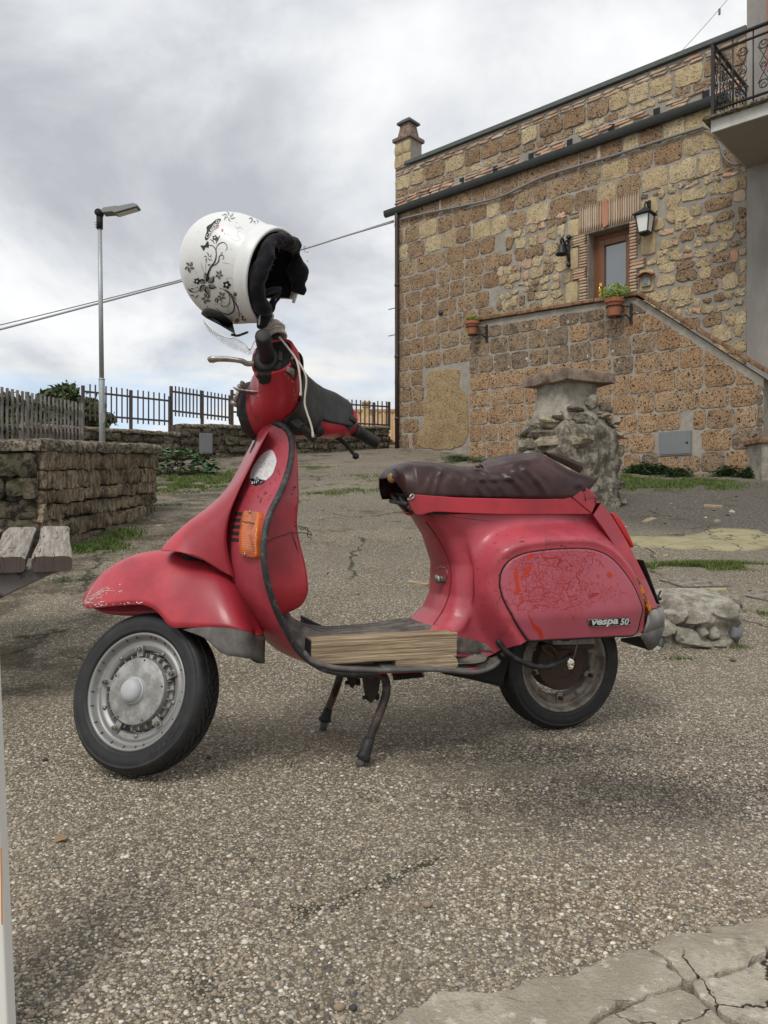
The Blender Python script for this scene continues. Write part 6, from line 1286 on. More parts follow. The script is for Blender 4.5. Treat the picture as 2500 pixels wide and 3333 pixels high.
# ---------------------------------------------------------------- wheels
def wheel(cx, front):
    c = np.array([cx, 0, .203]); xf = ST if front else (lambda V: np.asarray(V, float)); rimm = M['rim'] if front else M['rimold']
    rim = [(.1035, .02), (.1035, -.018), (.107, -.0225), (.114, -.0235), (.118, -.027), (.122, -.0235), (.128, -.021), (.134, -.026), (.138, -.036), (.142, -.0415), (.1465, -.042), (.149, -.038), (.146, -.03), (.14, -.01), (.13, .0), (.13, .02)]
    V, Fc = lathe(rim, 72, 'y', c); w_ = part('front_wheel' if front else 'rear_wheel', xf(V), Fc, rimm)
    half = [(.140, -.034), (.147, -.040), (.152, -.044), (.1535, -.0455), (.156, -.0450), (.166, -.0478), (.180, -.0472), (.1855, -.0455), (.1862, -.0462), (.188, -.0455), (.194, -.040), (.1985, -.034), (.2000, -.018), (.2005, 0)]
    V, Fc = lathe(half + [(r_, -h_) for r_, h_ in half[-2::-1]], 96, 'y', c); part('tyre', xf(V), Fc, M['tyre'], w_)
    b = MB(); nb = 46
    for i in range(nb):
        for lane, (y0, y1, r_, sl, ph_) in enumerate(((-.036, -.0215, .1985, .022, 0), (-.020, -.002, .2005, -.028, .35), (.002, .020, .2005, .028, .85), (.0215, .036, .1985, -.022, .5))):
            a0 = (i + ph_) * 2 * math.pi / nb; da = 2 * math.pi / nb * .78; P = []
            for rr in (r_ - .006, r_ + .0032):
                for a_, y_, s_ in ((a0, y0, 0), (a0 + da, y0, 0), (a0 + da, y1, sl), (a0, y1, sl)):
                    ro = rr - (.0045 if abs(y_) > .03 else 0); aa = a_ + s_ / .2; P.append(c + np.array([ro * math.cos(aa), y_, ro * math.sin(aa)]))
            b.add(P, [(0, 1, 2, 3), (7, 6, 5, 4), (0, 4, 5, 1), (1, 5, 6, 2), (2, 6, 7, 3), (3, 7, 4, 0)])
    part('tread', xf(b.V), b.F, M['tyre'], w_, smooth=False, kind='stuff')
    # brake drum with cooling fins
    dm = M['alu'] if front else M['rust']
    V, Fc = lathe([(.001, -.039), (.078, -.0385), (.083, -.037), (.0845, -.034), (.086, -.014), (.094, -.012), (.0965, -.007), (.0965, .02)] if front else [(.001, -.022), (.045, -.022), (.05, -.026), (.080, -.024), (.084, -.020), (.084, .03)], 64, 'y', c); part('brake_drum', xf(V), Fc, dm, w_, ang=35)
    b = MB(); nf = 26
    for i in range(nf):
        q = 2 * math.pi * i / nf; cc, ss = math.cos(q), math.sin(q)
        for r0_, r1_, y0, y1 in ((.0845, .0965, -.027, -.010), (.0955, .0995, -.010, .02)):
            P = [c + np.array([r_ * cc - t_ * ss, y_, r_ * ss + t_ * cc]) for r_ in (r0_, r1_) for t_ in (-.0009, .0009) for y_ in (y0, y1)]; b.add(P, [(0, 1, 3, 2), (4, 6, 7, 5), (0, 4, 5, 1), (2, 3, 7, 6), (0, 2, 6, 4), (1, 5, 7, 3)])
    if front: part('cooling_fins', xf(b.V), b.F, dm, w_, smooth=False)
    if front:
        V, Fc = lathe([(.001, -.066), (.012, -.0655), (.022, -.062), (.028, -.056), (.0305, -.050), (.0305, -.0475), (.033, -.0465), (.034, -.043), (.036, -.039)], 40, 'y', c + np.array([-.006, 0, .0])); part('hub_cap', xf(V), Fc, M['cap'], w_, ang=50)
        b = MB()
        for q in (2.6, 1.35, .1, -1.2, -2.2): b.cyl(c + np.array([.078 * math.cos(q), -.0395, .078 * math.sin(q)]), c + np.array([.078 * math.cos(q), -.0385, .078 * math.sin(q)]), .0022, 8)
        part('drum_hole', xf(b.V), b.F, M['dark'], w_)
    for i in range(5):                                # lugs with nuts holding the rim to the drum
        q = R(72 * i + (22 if front else 48)); cc, ss = math.cos(q), math.sin(q); b = MB()
        P = [c + np.array([r_ * cc - t_ * ss, y_, r_ * ss + t_ * cc]) for r_ in (.088, .117) for t_ in (-.009, .009) for y_ in (-.0295, -.021)]; b.add(P, [(0, 1, 3, 2), (4, 6, 7, 5), (0, 4, 5, 1), (2, 3, 7, 6), (0, 2, 6, 4), (1, 5, 7, 3)]); part('lug', xf(b.V), b.F, rimm, w_, smooth=False)
        b = MB(); b.cyl(c + np.array([.106 * cc, -.041, .106 * ss]), c + np.array([.106 * cc, -.028, .106 * ss]), .0068, 6); b.cyl(c + np.array([.106 * cc, -.046, .106 * ss]), c + np.array([.106 * cc, -.04, .106 * ss]), .0035, 8); part('nut', xf(b.V), b.F, M['rust'] if not front else M['rimold'], w_, smooth=False)
        q2 = q + R(34); b = MB(); b.cyl(c + np.array([.110 * math.cos(q2), -.0275, .110 * math.sin(q2)]), c + np.array([.110 * math.cos(q2), -.022, .110 * math.sin(q2)]), .0052, 14); part('rivet', xf(b.V), b.F, rimm, w_)
    b = MB()
    for i in range(22):
        q = 2 * math.pi * i / 22 + rng.normal() * .06; rr = .1372; d_ = np.array([math.cos(q), 0, math.sin(q)]); t_ = np.array([-math.sin(q), 0, math.cos(q)]); p = c + d_ * rr + np.array([0, -.0352, 0]); P = [p + d_ * a * .0030 + t_ * e * .0010 + np.array([0, y_, 0]) - np.array([0, .004, 0]) * (a > 0) for a in (-1, 1) for e in (-1, 1) for y_ in (-.0015, .002)]; b.add(P, [(0, 1, 3, 2), (4, 6, 7, 5), (0, 4, 5, 1), (2, 3, 7, 6), (0, 2, 6, 4), (1, 5, 7, 3)])
    if front: part('rim_slot', xf(b.V), b.F, M['rust'], w_, smooth=False, kind='stuff')
    # raised maker's lettering on the side wall
    if front:
        b = MB(); ang = -30.0
        for ch in 'MICHELIN':
            V2, Fc2 = glyphs(ch, 0, .012); w0 = V2[:, 0].min(); wd = V2[:, 0].max() - w0; s_ = .024
            if wd > 0:
                for y_ in (-.0490,):
                    P = []
                    for x, y in V2: q = R(ang) - (x - w0) * s_ / .17; rr = .1585 + y * s_ * .85; P.append(c + np.array([rr * math.cos(q), y_ + .004 * abs((rr - .170) / .012) ** 2 * .3, rr * math.sin(q)]))
                    b.add(P, Fc2)
            ang -= math.degrees((wd + .12) * s_ / .17)
        part('side_lettering', xf(b.V), b.F, M['rub'], w_, smooth=False)
    return w_
fw = wheel(-.535, True); rw = wheel(.69, False)
b = MB(); b.tube([SA + SU * .02 + np.array([.0, .062, 0]), SA + SU * .30 + np.array([0, .055, 0]), SA + SU * .36], .017, 10); b.tube([SA + np.array([0, .02, 0]), SA + np.array([0, .07, 0])], .022, 10); pout(b, 'fork', M['grease'], turned=True)

# ---------------------------------------------------------------- front fender (steering frame)
ridge = cr([T('E1', *p, 0) for p in ((78, 632), (110, 570), (180, 490), (330, 350), (520, 250), (700, 206), (880, 205), (1080, 262), (1270, 352), (1390, 480), (1470, 640), (1525, 790), (1548, 905))], 40)
lower = cr([T('E1', *p, y) for p, y in (((80, 640), -.004), ((92, 668), -.022), ((125, 687), -.04), ((240, 675), -.062), ((400, 660), -.075), ((530, 651), -.080), ((610, 658), -.082), ((690, 695), -.082), ((750, 750), -.082), ((800, 815), -.082), ((850, 851), -.082), ((960, 852), -.082), ((1130, 847), -.08), ((1290, 850), -.075), ((1420, 868), -.06), ((1500, 890), -.035), ((1546, 908), -.004))], 40)
ns = 14; rows = []
for i in range(40):
    row = []
    for j in range(-ns, ns + 1):
        t_ = abs(j) / ns; u_ = 1 - math.cos(t_ * math.pi / 2); u_ = u_ ** .92; p = ridge[i] * (1 - u_) + lower[i] * u_; yy = abs(lower[i][1]) * math.sin(t_ * math.pi / 2) ** .78; row.append([p[0], math.copysign(yy, j) if j else 0, p[2]])
    rows.append(row)
V, Fc = grid(rows); fender = solid(part('front_fender', ST(V), Fc, M['red']), .0035, 0); FEN = bvh(ST(V), Fc); LIFT[id(FEN)] = .0019
b = MB()  # chipped paint along the tip
for _ in range(95):
    t_ = rng.random() ** 1.7; x0, y0 = 90 + 330 * t_, 640 - 190 * t_ * rng.random() + rng.normal() * 6
    if rng.random() < .5: x0, y0 = 100 + 470 * rng.random(), 682 - 22 * rng.random(); y0 -= (x0 - 100) * .05
    a_ = rng.random() * 3.1; l_ = 3 + 22 * rng.random() ** 3; V, Fc = ribbon(FEN, 'E1', [(x0, y0), (x0 + l_ * math.cos(a_), y0 - abs(l_ * math.sin(a_)) * .5), (x0 + l_ * 2 * math.cos(a_), y0 - abs(l_ * math.sin(a_)))], [1.5, 3 + 6 * rng.random(), 1.5], n=5); b.add(V, Fc)
for q in ([(100, 660), (250, 545), (365, 537)], [(110, 600), (200, 560), (300, 500)], [(95, 640), (130, 575), (175, 500)], [(150, 600), (260, 510)]): b.add(*ribbon(FEN, 'E1', q, [2, 4, 2]))
part('paint_chips', b.V, b.F, mat('bare_primer', col=(.62, .52, .47), rough=.6), fender, smooth=False, kind='stuff')
# grey mud flap below the fender
fu = [T('E1', *p, y) for p, y in (((940, 866), -.082), ((1100, 848), -.082), ((1290, 850), -.077), ((1420, 868), -.062), ((1500, 890), -.037), ((1546, 908), .0))]; fd = [T('E1', *p, y) for p, y in (((945, 872), -.082), ((1130, 945), -.082), ((1270, 1072), -.077), ((1410, 1100), -.062), ((1500, 1116), -.037), ((1578, 1130), .0))]
fu, fd = cr(fu, 16), cr(fd, 16); rows = [[fu[i] * (1 - t_) + fd[i] * t_ for i in range(16)] + [(fu[i] * (1 - t_) + fd[i] * t_) * np.array([1, -1, 1]) for i in range(14, -1, -1)] for t_ in np.linspace(0, 1, 6)]
V, Fc = grid(rows); solid(part('mud_flap', ST(V), Fc, M['flap']), .003, 0)

# ---------------------------------------------------------------- leg shield with its floor, nose cover, glove box
EDG = [((('C1', 1045, 35)), .05), ((('C1', 1110, 75)), .078), ((('C1', 1132, 150)), .106), ((('C1', 1118, 260)), .150), ((('C1', 1075, 380)), .205), ((('C1', 1025, 480)), .235), ((('C1', 998, 580)), .255), ((('C1', 992, 680)), .265), ((('C1', 1000, 770)), .268), ((('C1', 1018, 850)), .262), ((('C1', 1048, 940)), .25), ((('C1', 1085, 1025)), .235), ((('C1', 1130, 1105)), .22), ((('C1', 1185, 1180)), .21)]
ed = [L(*k, -w_) for k, w_ in EDG] + [np.array([-.10, -.205, .268]), np.array([.02, -.205, .254]), np.array([.18, -.205, .248]), np.array([.32, -.20, .246])]
ce = [np.array(p) for p in ((-.236, 0, .897), (-.246, 0, .868), (-.262, 0, .83), (-.29, 0, .775), (-.312, 0, .715), (-.327, 0, .66), (-.335, 0, .61), (-.336, 0, .56), (-.330, 0, .51), (-.318, 0, .465), (-.295, 0, .415), (-.262, 0, .365), (-.222, 0, .32), (-.18, 0, .287), (-.10, 0, .258), (.02, 0, .248), (.18, 0, .243), (.32, 0, .242))]
ed, ce = cr(ed, 60), cr(ce, 60); rows = []
for i in range(60):
    row = []
    for j in range(-18, 19):
        t_ = abs(j) / 18; u_ = t_ ** 1.9; p = ce[i] * (1 - u_) + ed[i] * u_; row.append([p[0] + (.05 * t_ * float(sm(p[2], .70, .78) * (1 - sm(p[2], .86, .90))) if j > 0 else 0), math.copysign(abs(ed[i][1]) * t_, j) if j else 0, p[2]])
    rows.append(row)
V, Fc = grid(rows); shield = solid(part('leg_shield', V, Fc, M['red_dull']), .003, 0); SHI = bvh(V, Fc); LIFT[id(SHI)] = .0017
# rubber edging right round the shield
eL = ed[:46]; pathL = cr(np.vstack([[eL[0] * np.array([1, 0, 1]) + np.array([.004, 0, .006])], eL]), 60); pR = pathL * np.array([1, -1, 1]); pR[:, 0] += .05 * sm(pR[:, 2], .70, .78) * (1 - sm(pR[:, 2], .86, .90)); full = np.vstack([pathL[::-1], pR[1:]])
b = MB(); b.tube(full, .0098, 10, flat=.8); trim = pout(b, 'shield_trim', M['trim'])
# nose cover over the steering column
Rk = cr([L('C1', *p, 0) for p in ((985, 80), (970, 100), (915, 205), (830, 345), (740, 440), (640, 515), (560, 575), (505, 617), (492, 634), (490, 668))], 34)
Sk = cr([L('C1', *p, -.098) for p in ((1022, 72), (1000, 110), (946, 215), (868, 380), (824, 500), (810, 610), (815, 680), (835, 730), (842, 765), (852, 800))], 34)
Bm = [L('C1', *p, y) for p, y in (((490, 668), 0), ((560, 672), -.055), ((640, 690), -.075), ((720, 724), -.088), ((790, 767), -.095), ((852, 800), -.098))]; Bm = cr(Bm, 13); rows = []
for i in range(34):
    row = []; kb = sm(i, 24, 33)
    for j in range(-12, 13):
        t_ = abs(j) / 12; u_ = 1 - math.cos(t_ * math.pi / 2); y_ = abs(Sk[i][1]) * math.sin(t_ * math.pi / 2) ** 1.15; p = Rk[i] * (1 - u_) + Sk[i] * u_; p = np.array([p[0], y_, p[2]]); q = Bm[abs(j)] * np.array([1, -1, 1]); p = p * (1 - kb) + q * kb; row.append([p[0], math.copysign(p[1], j) if j else 0, p[2]])
    rows.append(row)
V, Fc = grid(rows); nose = solid(part('steering_cover', V, Fc, M['red']), .003, 0); NOS = bvh(V, Fc); LIFT[id(NOS)] = .0017
# dark gap under the nose
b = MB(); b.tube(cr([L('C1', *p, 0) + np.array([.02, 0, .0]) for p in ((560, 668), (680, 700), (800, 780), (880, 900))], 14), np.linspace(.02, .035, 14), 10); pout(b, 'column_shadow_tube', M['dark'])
b = MB(); b.add(*ribbon(NOS, 'C1', [(928, 190), (948, 148), (962, 118)], [3, 9, 3])); pout(b, 'cover_slot', M['dark'], nose, smooth=False)
# glove box behind the shield
gr = [L('C1', *p, -.15) for p in ((1188, 122), (1190, 220), (1180, 330), (1164, 480), (1163, 560), (1178, 640), (1203, 740), (1217, 840), (1212, 895), (1180, 950), (1092, 992))]; gr = cr(gr, 30); rows = []
for i, p in enumerate(gr):
    w_ = np.interp(p[2], [.40, .46, .70, .78, .90], [.13, .155, .155, .105, .06]); x1 = p[0]; hh_ = SHI.ray_cast(Vector((-1, -w_ - .004, p[2])), Vector((1, 0, 0))); x0 = min((hh_[0][0] if hh_[0] is not None else -.2) + .008, x1 - .02); r_ = .016; row = [[x0, -w_, p[2]], [(x0 + x1) / 2, -w_, p[2]], [x1 - r_, -w_, p[2]], [x1 - r_ * .3, -w_ + r_ * .3, p[2]], [x1, -w_ + r_, p[2]], [x1, 0, p[2]]]; rows.append(row + [[x, -y, z] for x, y, z in row[-2::-1]])
V, Fc = grid(rows); n = len(rows[0]); Fc += [tuple(range(n)), tuple(range(29 * n + n - 1, 29 * n - 1, -1))]; glove = part('glove_box', V, Fc, M['red_deep'], ang=50); GLO = bvh(V, Fc)
b = MB()
for x, y, rx, ry in ((1125, 530, 14, 26), (1035, 815, 26, 11), (1100, 885, 14, 22), (990, 930, 14, 10), (1095, 915, 12, 9), (1045, 995, 10, 7), (1030, 1155, 14, 6), (1030, 1380, 18, 8), (1035, 1438, 17, 11), (1110, 705, 20, 6), (960, 605, 26, 4), (1010, 850, 12, 6), (1055, 1205, 5, 7), (1070, 985, 12, 6)):
    try: b.add(*decal(GLO, 'G2', [(x + rx * math.cos(q) * (1 + .3 * rng.normal()), y + ry * math.sin(q) * (1 + .3 * rng.normal())) for q in np.linspace(0, 6.283, 8)[:-1]], None, '', None))
    except Exception: pass
b.add(*ribbon(GLO, 'G2', [(985, 1560), (1020, 1660), (1060, 1780), (1092, 1880)], [4, 14, 12, 3])); pout(b, 'paint_wear', M['dark'], glove, smooth=False, kind='stuff')
# tie wire round the glove box
b = MB(); wp = [L('G2', 545, 1752, -.262), L('G2', 620, 1685, -.17), L('G2', 720, 1625, -.157), L('G2', 830, 1588, -.157), L('G2', 905, 1570, -.157), L('G2', 950, 1542, -.157), L('G2', 1070, 1540, -.157), L('G2', 1160, 1548, -.14), L('G2', 1240, 1558, -.12), L('G2', 1305, 1585, -.11), L('G2', 1265, 1530, -.12), L('G2', 1180, 1470, -.12), L('G2', 1085, 1435, -.10)]
b.tube(cr(wp, 70), .0011, 5); b.tube(cr([L('G2', *p, -.12) for p in ((1240, 1558), (1235, 1610), (1285, 1620), (1292, 1665))], 16), .0012, 5); b.tube(cr([L('G2', *p, -.12) for p in ((1250, 1520), (1225, 1460), (1180, 1470), (1150, 1500), (1110, 1470))], 18), .0012, 5); b.tube(cr([L('G2', *p, -.12) for p in ((1250, 1500), (1235, 1560), (1275, 1570), (1225, 1575))], 18), .0012, 5); pout(b, 'tie_wire', M['wire'])
# vents, sticker, rust spots and indicator on the shield
for q in ([(95, 1215), (218, 1222), (213, 1276), (86, 1270)], [(68, 1316), (192, 1322), (186, 1378), (62, 1372)], [(48, 1420), (168, 1426), (164, 1482), (44, 1474)], [(32, 1522), (156, 1530), (153, 1588), (32, 1580)], [(26, 1628), (150, 1636), (148, 1690), (30, 1682)]):
    P = [np.array(p, float) for p in q]; P = [P[i] * (1 - t_) + P[(i + 1) % 4] * t_ for i in range(4) for t_ in (.04, .35, .65, .96)]; b = MB(); b.add(*decal(SHI, 'G2', P, None, '', None, close=False)); pout(b, 'vent_slot', M['dark'], shield, smooth=False)
b = MB(); b.add(*decal(SHI, 'G2', [(655, 222), (700, 258), (735, 350), (745, 410), (722, 500), (690, 590), (640, 660), (565, 720), (480, 786), (420, 804), (365, 786), (330, 740), (322, 680), (335, 580), (370, 500), (440, 390), (520, 292), (600, 238)], None, '', None, n=60)); stk = pout(b, 'sticker', M['sticker'], shield, smooth=False)
b = MB(); P = [(326, 684), (365, 688), (405, 690), (420, 664), (440, 654), (458, 662), (468, 694), (520, 706), (572, 716), (520, 762), (470, 790), (420, 803), (372, 790), (338, 750)]; b.add(*decal(SHI, 'G2', P, None, '', None, eps=.0024, close=False, n=None)); pout(b, 'sticker_band', M['ink'], stk, smooth=False)
lettering(SHI, 'G2', '211°', (356, 776), (478, 760), 40, M['whiteink'], 'sticker_lettering', stk, .0, .03, eps=.0034)
b = MB()
for q, w_ in (([(412, 716), (414, 690), (436, 670), (456, 690), (458, 716)], 6), ([(426, 716), (428, 694)], 5), ([(444, 716), (446, 694)], 5)): b.add(*ribbon(SHI, 'G2', q, w_, .0034))
b.add(*ribbon(SHI, 'G2', [(338, 700), (345, 730), (362, 762)], [3, 5, 3], .0034)); b.add(*ribbon(SHI, 'G2', [(545, 726), (520, 745), (490, 765)], [3, 5, 3], .0034)); pout(b, 'sticker_emblem', M['whiteink'], stk, smooth=False)
b = MB()
for q, w_ in (([(485, 525), (500, 500), (520, 492), (545, 515)], 6), ([(470, 555), (485, 583), (510, 578)], 4), ([(535, 440), (560, 432), (545, 468)], 5), ([(600, 270), (560, 380), (545, 430)], 3), ([(430, 440), (500, 430), (540, 460)], 3), ([(560, 380), (600, 410), (640, 400)], 3), ([(570, 540), (600, 600), (585, 660)], 3), ([(400, 560), (380, 600), (395, 640)], 3)): b.add(*ribbon(SHI, 'G2', q, [2.5, w_ * 1.5, 2.5], .0020))
pout(b, 'sticker_print', M['greyink'], stk, smooth=False)
b = MB()
for x, y, r_ in ((600, 170, 26), (640, 165, 18), (755, 45, 14), (815, 80, 16), (770, 205, 8), (735, 540, 12), (775, 560, 22), (790, 610, 18), (725, 705, 16), (645, 765, 14), (275, 795, 24), (475, 845, 16), (365, 880, 14), (565, 905, 22), (545, 940, 14), (590, 910, 12), (270, 960, 15), (450, 970, 20), (500, 1000, 18), (485, 1050, 20), (175, 1015, 18), (310, 1040, 8), (230, 880, 8), (330, 880, 6), (455, 2115, 16), (880, 100, 10), (890, 190, 10), (645, 955, 12), (615, 1010, 10)):
    P = [(x + r_ * .65 * math.cos(q) * (1 + .35 * rng.normal()), y + r_ * 1.1 * math.sin(q) * (1 + .35 * rng.normal())) for q in np.linspace(0, 6.283, 9)[:-1]]; b.add(*decal(SHI, 'G2', P, None, '', None))
pout(b, 'rust_spot', mat('rust_bloom', col=(.20, .035, .03), rough=.6), shield, smooth=False, kind='stuff')
def pad(tree, k, outline, h, inset, m, name, parent, n=48, dome=.0):
    P = cr(outline, n, True); c = P.mean(0); B, Nn = [], []
    for p in P: q, nn = cast(tree, k, *p, 0); B.append(q); Nn.append(nn)
    nm = np.mean(Nn, 0); nm /= np.linalg.norm(nm); B = np.array(B); cb = B.mean(0); rows = []
    for f_, hh in ((1.0, -.004), (1.0, h * .7), (1 - inset * .35, h * .93), (1 - inset, h), (.55, h + dome * .7), (.2, h + dome)): rows.append(cb + (B - cb) * f_ + nm * hh)
    V, Fc = grid(rows, closed_v=True); Fc.append(tuple(range(5 * n, 6 * n))); return part(name, V, Fc, m, parent, ang=60), cb, nm
ind, icb, inm = pad(SHI, 'G2', [(x_ + 42, y_) for x_, y_ in ((258, 1205), (380, 1214), (470, 1226), (490, 1262), (474, 1370), (456, 1520), (444, 1700), (444, 1900), (434, 1955), (350, 1955), (240, 1942), (192, 1890), (172, 1760), (174, 1600), (190, 1430), (224, 1262))], .013, .05, M['amber'], 'front_indicator', sco)
b = MB()
for x, y in ((385, 1255), (320, 1890)): q, nn = cast(SHI, 'G2', x, y, 0); b.cyl(q + nn * .011, q + nn * .0152, .0042, 12)
pout(b, 'screw', M['steel'], ind)
b = MB(); q = [cast(SHI, 'G2', x, y, .0125)[0] for x, y in ((270, 1385), (320, 1410), (370, 1402), (410, 1425), (460, 1432))]; b.tube(q, .0009, 4); pout(b, 'lens_crack', M['dark'], ind)

# ---------------------------------------------------------------- floor: rubber mat, ribs, edging
fx = np.linspace(-.205, .375, 44); zc_ = np.interp(fx, [-.205, -.16, -.10, -.03, .1, .22, .30, .375], [.44, .378, .346, .335, .337, .348, .345, .34]); ze_ = np.interp(fx, [-.205, -.165, -.10, 0, .2, .3, .375], [.365, .318, .286, .268, .262, .258, .266]); rows = []
for x, zc, ze in zip(fx, zc_, ze_):
    wd = .205 - .055 * sm(x, .33, .378); rows.append([[x, y, ze + (zc - ze) * (1 - float(sm(abs(y), .085, .135))) + .002] for y in np.linspace(-wd, wd, 41)])
V, Fc = grid(rows); part('floor_mat', V, Fc, M['mat']); MAT = bvh(V, Fc)
b = MB()
for y in (-.062, -.022, .022, .062): xs_ = np.linspace(-.14, .20, 20); b.tube([[x, y * (1 + .25 * sm(x, .05, .2)), np.interp(x, fx, zc_) + .002] for x in xs_], .0020, 5)
pout(b, 'mat_rib', M['flap'])
P = [L('E6', *p, y) for p, y in (((85, 372), -.212), ((130, 428), -.212), ((200, 460), -.212), ((330, 487), -.212), ((560, 502), -.212), ((740, 502), -.212), ((1000, 498), -.212), ((1150, 508), -.210), ((1260, 517), -.205), ((1350, 512), -.195), ((1440, 480), -.175), ((1488, 438), -.15))]; P = cr(P, 50); b = MB(); b.tube(P - [0, 0, .003], .0085, 10, flat=.8); b.tube(P * np.array([1, -1, 1]) - [0, 0, .003], .0085, 10, flat=.8); pout(b, 'floor_edging', M['flap'])
rows = [[p + np.array([0, 0, .003]) for p in P[18:]], [np.array([p[0], -.13, min(p[2] + .012, .29)]) for p in P[18:]]]; V, Fc = grid(rows); solid(part('floor_wing', V, Fc, M['mat']), .004, 0)
b = MB()
for q in ([(1190, 465), (1300, 466), (1395, 455), (1412, 446)], [(1295, 497), (1330, 492)]): b.tube(cr([L('E6', *p, -.178) + np.array([0, 0, .004]) for p in q], 10), .0022, 5)
pout(b, 'wing_rib', M['rub'])
# ---------------------------------------------------------------- rear body
PAN = cr([L('C2', *p, -.212) for p in ((737, 752), (745, 700), (775, 655), (830, 626), (900, 612), (985, 604), (1075, 602), (1140, 608), (1205, 632), (1258, 675), (1310, 740), (1352, 810), (1388, 880), (1386, 925), (1372, 992), (1250, 1001), (1100, 1008), (960, 1014), (872, 1019), (855, 1005), (800, 930), (758, 850), (742, 800))], 120, True)[:, [0, 2]]
def sdist(Q):
    """signed distance to the panel outline in the side plane, negative inside"""
    A_, B_ = PAN, np.roll(PAN, -1, 0); Q = np.asarray(Q, float); best = np.full(len(Q), 9.0); ins = np.zeros(len(Q), bool)
    for a, c in zip(A_, B_):
        e = c - a; t_ = np.clip(((Q - a) @ e) / (e @ e), 0, 1); best = np.minimum(best, np.linalg.norm(Q - a - t_[:, None] * e, axis=1)); cond = ((a[1] > Q[:, 1]) != (c[1] > Q[:, 1])); ins ^= cond & (Q[:, 0] < (c[0] - a[0]) * (Q[:, 1] - a[1]) / (c[1] - a[1] + 1e-12) + a[0])
    return np.where(ins, -best, best)
ZK = L('C2', 1000, 900, -.212)[2]
def section(z, n=100):
    f_ = np.interp(z, [.27, .30, .325, .345, .38, .43, .52, .60, .66], [.14, .165, .205, .238, .272, .291, .291, .262, .222]); wf = np.interp(z, [.27, .33, .40, .50, .66], [.150, .118, .098, .086, .078]); xr = np.interp(z, [.28, .37, .53, .66], [.955, .965, .888, .80]); tp = .012 * float(sm(z, .58, .66))
    P = [(xr, 0), (xr, -.06), (xr - .012, -.105), (xr - .05, -.132 + tp), (xr - .15, -.15 + tp), (.56, -.16 + tp), (.46, -.156 + tp), (.39, -.145 + tp), (.335, -.128), (f_ + .05, -(wf + .028)), (f_ + .016, -(wf + .010)), (f_ + .002, -wf * .90), (f_ - .009, -wf * .5), (f_ - .012, 0)]
    return cr(P, n)
def zbot(x): return np.interp(x, [.13, .25, .34, .375, .40, .43, .475, .835, .90, .96], [.285, .275, .262, .262, .275, .300, .313, .302, .315, .36])
nt_, ncol = 64, 100; rows = []
for t_ in np.linspace(0, 1, nt_):
    z = .27 + .392 * t_; s_ = section(z, ncol); zz = zbot(s_[:, 0]) + (.662 - zbot(s_[:, 0])) * t_; d_ = sdist(np.c_[s_[:, 0], zz]); hgt = .062 * (1 - sm(d_, .022, .078)); hgt *= sm(s_[:, 0], .30, .40); rearw = 1 - .75 * sm(s_[:, 0], .80, .93); hgt = hgt * rearw; kk = np.clip(ZK - zz, 0, 1) * .30 * (1 - sm(d_, .0, .05)); ridge_ = .004 * np.exp(-((d_ - .024) / .010) ** 2) * rearw
    half_ = np.c_[s_[:, 0], s_[:, 1] - (hgt + ridge_ - kk) * np.clip(-s_[:, 1] / .06, 0, 1), zz]; rows.append(np.vstack([half_, (half_ * np.array([1, -1, 1]))[-2::-1]]))
V, Fc = grid(rows); body = part('body', V, Fc, M['red_dull']); BOD = bvh(V, Fc)
top_ring = rows[-1]; V2 = np.vstack([top_ring, [[.5, 0, .663]]]); part('body_top', V2, [(i, i + 1, len(top_ring)) for i in range(len(top_ring) - 1)], M['red_dull'], body)
def yside(x, z):
    h = BOD.ray_cast(Vector((x, -1, z)), Vector((0, 1, 0))); return h[0][1] if h[0] is not None else -.2
c2 = PAN.mean(0); rows = []
for f_ in (1.002, .995, .985, .96, .9, .8, .7, .6, .5, .4, .3, .2, .1): rows.append([[*(q := c2 + (p - c2) * f_)[:1], yside(*(c2 + (p - c2) * min(f_, .985))) - (.0 if f_ > 1 else (.003 if f_ > .99 else .0052)), q[1]] for p in PAN])
V, Fc = grid(rows, closed_v=True); n = len(PAN); V = np.vstack([V, [[c2[0], yside(*c2) - .0052, c2[1]]]]); Fc += [(12 * n + i, 12 * n + (i + 1) % n, 13 * n) for i in range(n)]; panel = part('side_panel', V, Fc, M['panel']); PNL = bvh(V, Fc)
b = MB(); b.tube([[p[0], yside(*(c2 + (p - c2) * .985)) - .0012, p[1]] for p in c2 + (PAN - c2) * 1.006], .0026, 6, closed=True); pout(b, 'panel_seal', M['dark'], panel)
b = MB()   # larger scars where the old orange-red paint shows
for q in ([(228, 432), (245, 440), (250, 520), (262, 600), (268, 640), (225, 680), (212, 672), (238, 610), (216, 560), (212, 480)], [(365, 395), (372, 430), (335, 480), (290, 530), (268, 545), (275, 520), (300, 470), (325, 420)], [(340, 300), (408, 290), (372, 325), (352, 350), (330, 352)], [(335, 850), (360, 880), (380, 930), (420, 960), (450, 985), (478, 1040), (474, 1085), (450, 1080), (430, 1010), (390, 990), (368, 930)], [(262, 690), (290, 695), (300, 730), (270, 715)], [(756, 880), (772, 880), (768, 905), (752, 900)], [(1075, 475), (1100, 465), (1125, 490), (1110, 515), (1085, 515)], [(982, 485), (1000, 488), (1000, 515), (984, 512)], [(950, 285), (962, 285), (960, 302), (948, 300)], [(705, 672), (722, 672), (716, 684)], [(1078, 620), (1090, 618), (1088, 632)], [(1112, 592), (1124, 596), (1120, 606)], [(486, 650), (498, 652), (494, 668)], [(140, 740), (152, 742), (148, 756)]): b.add(*decal(PNL, 'E5', q, None, '', None))
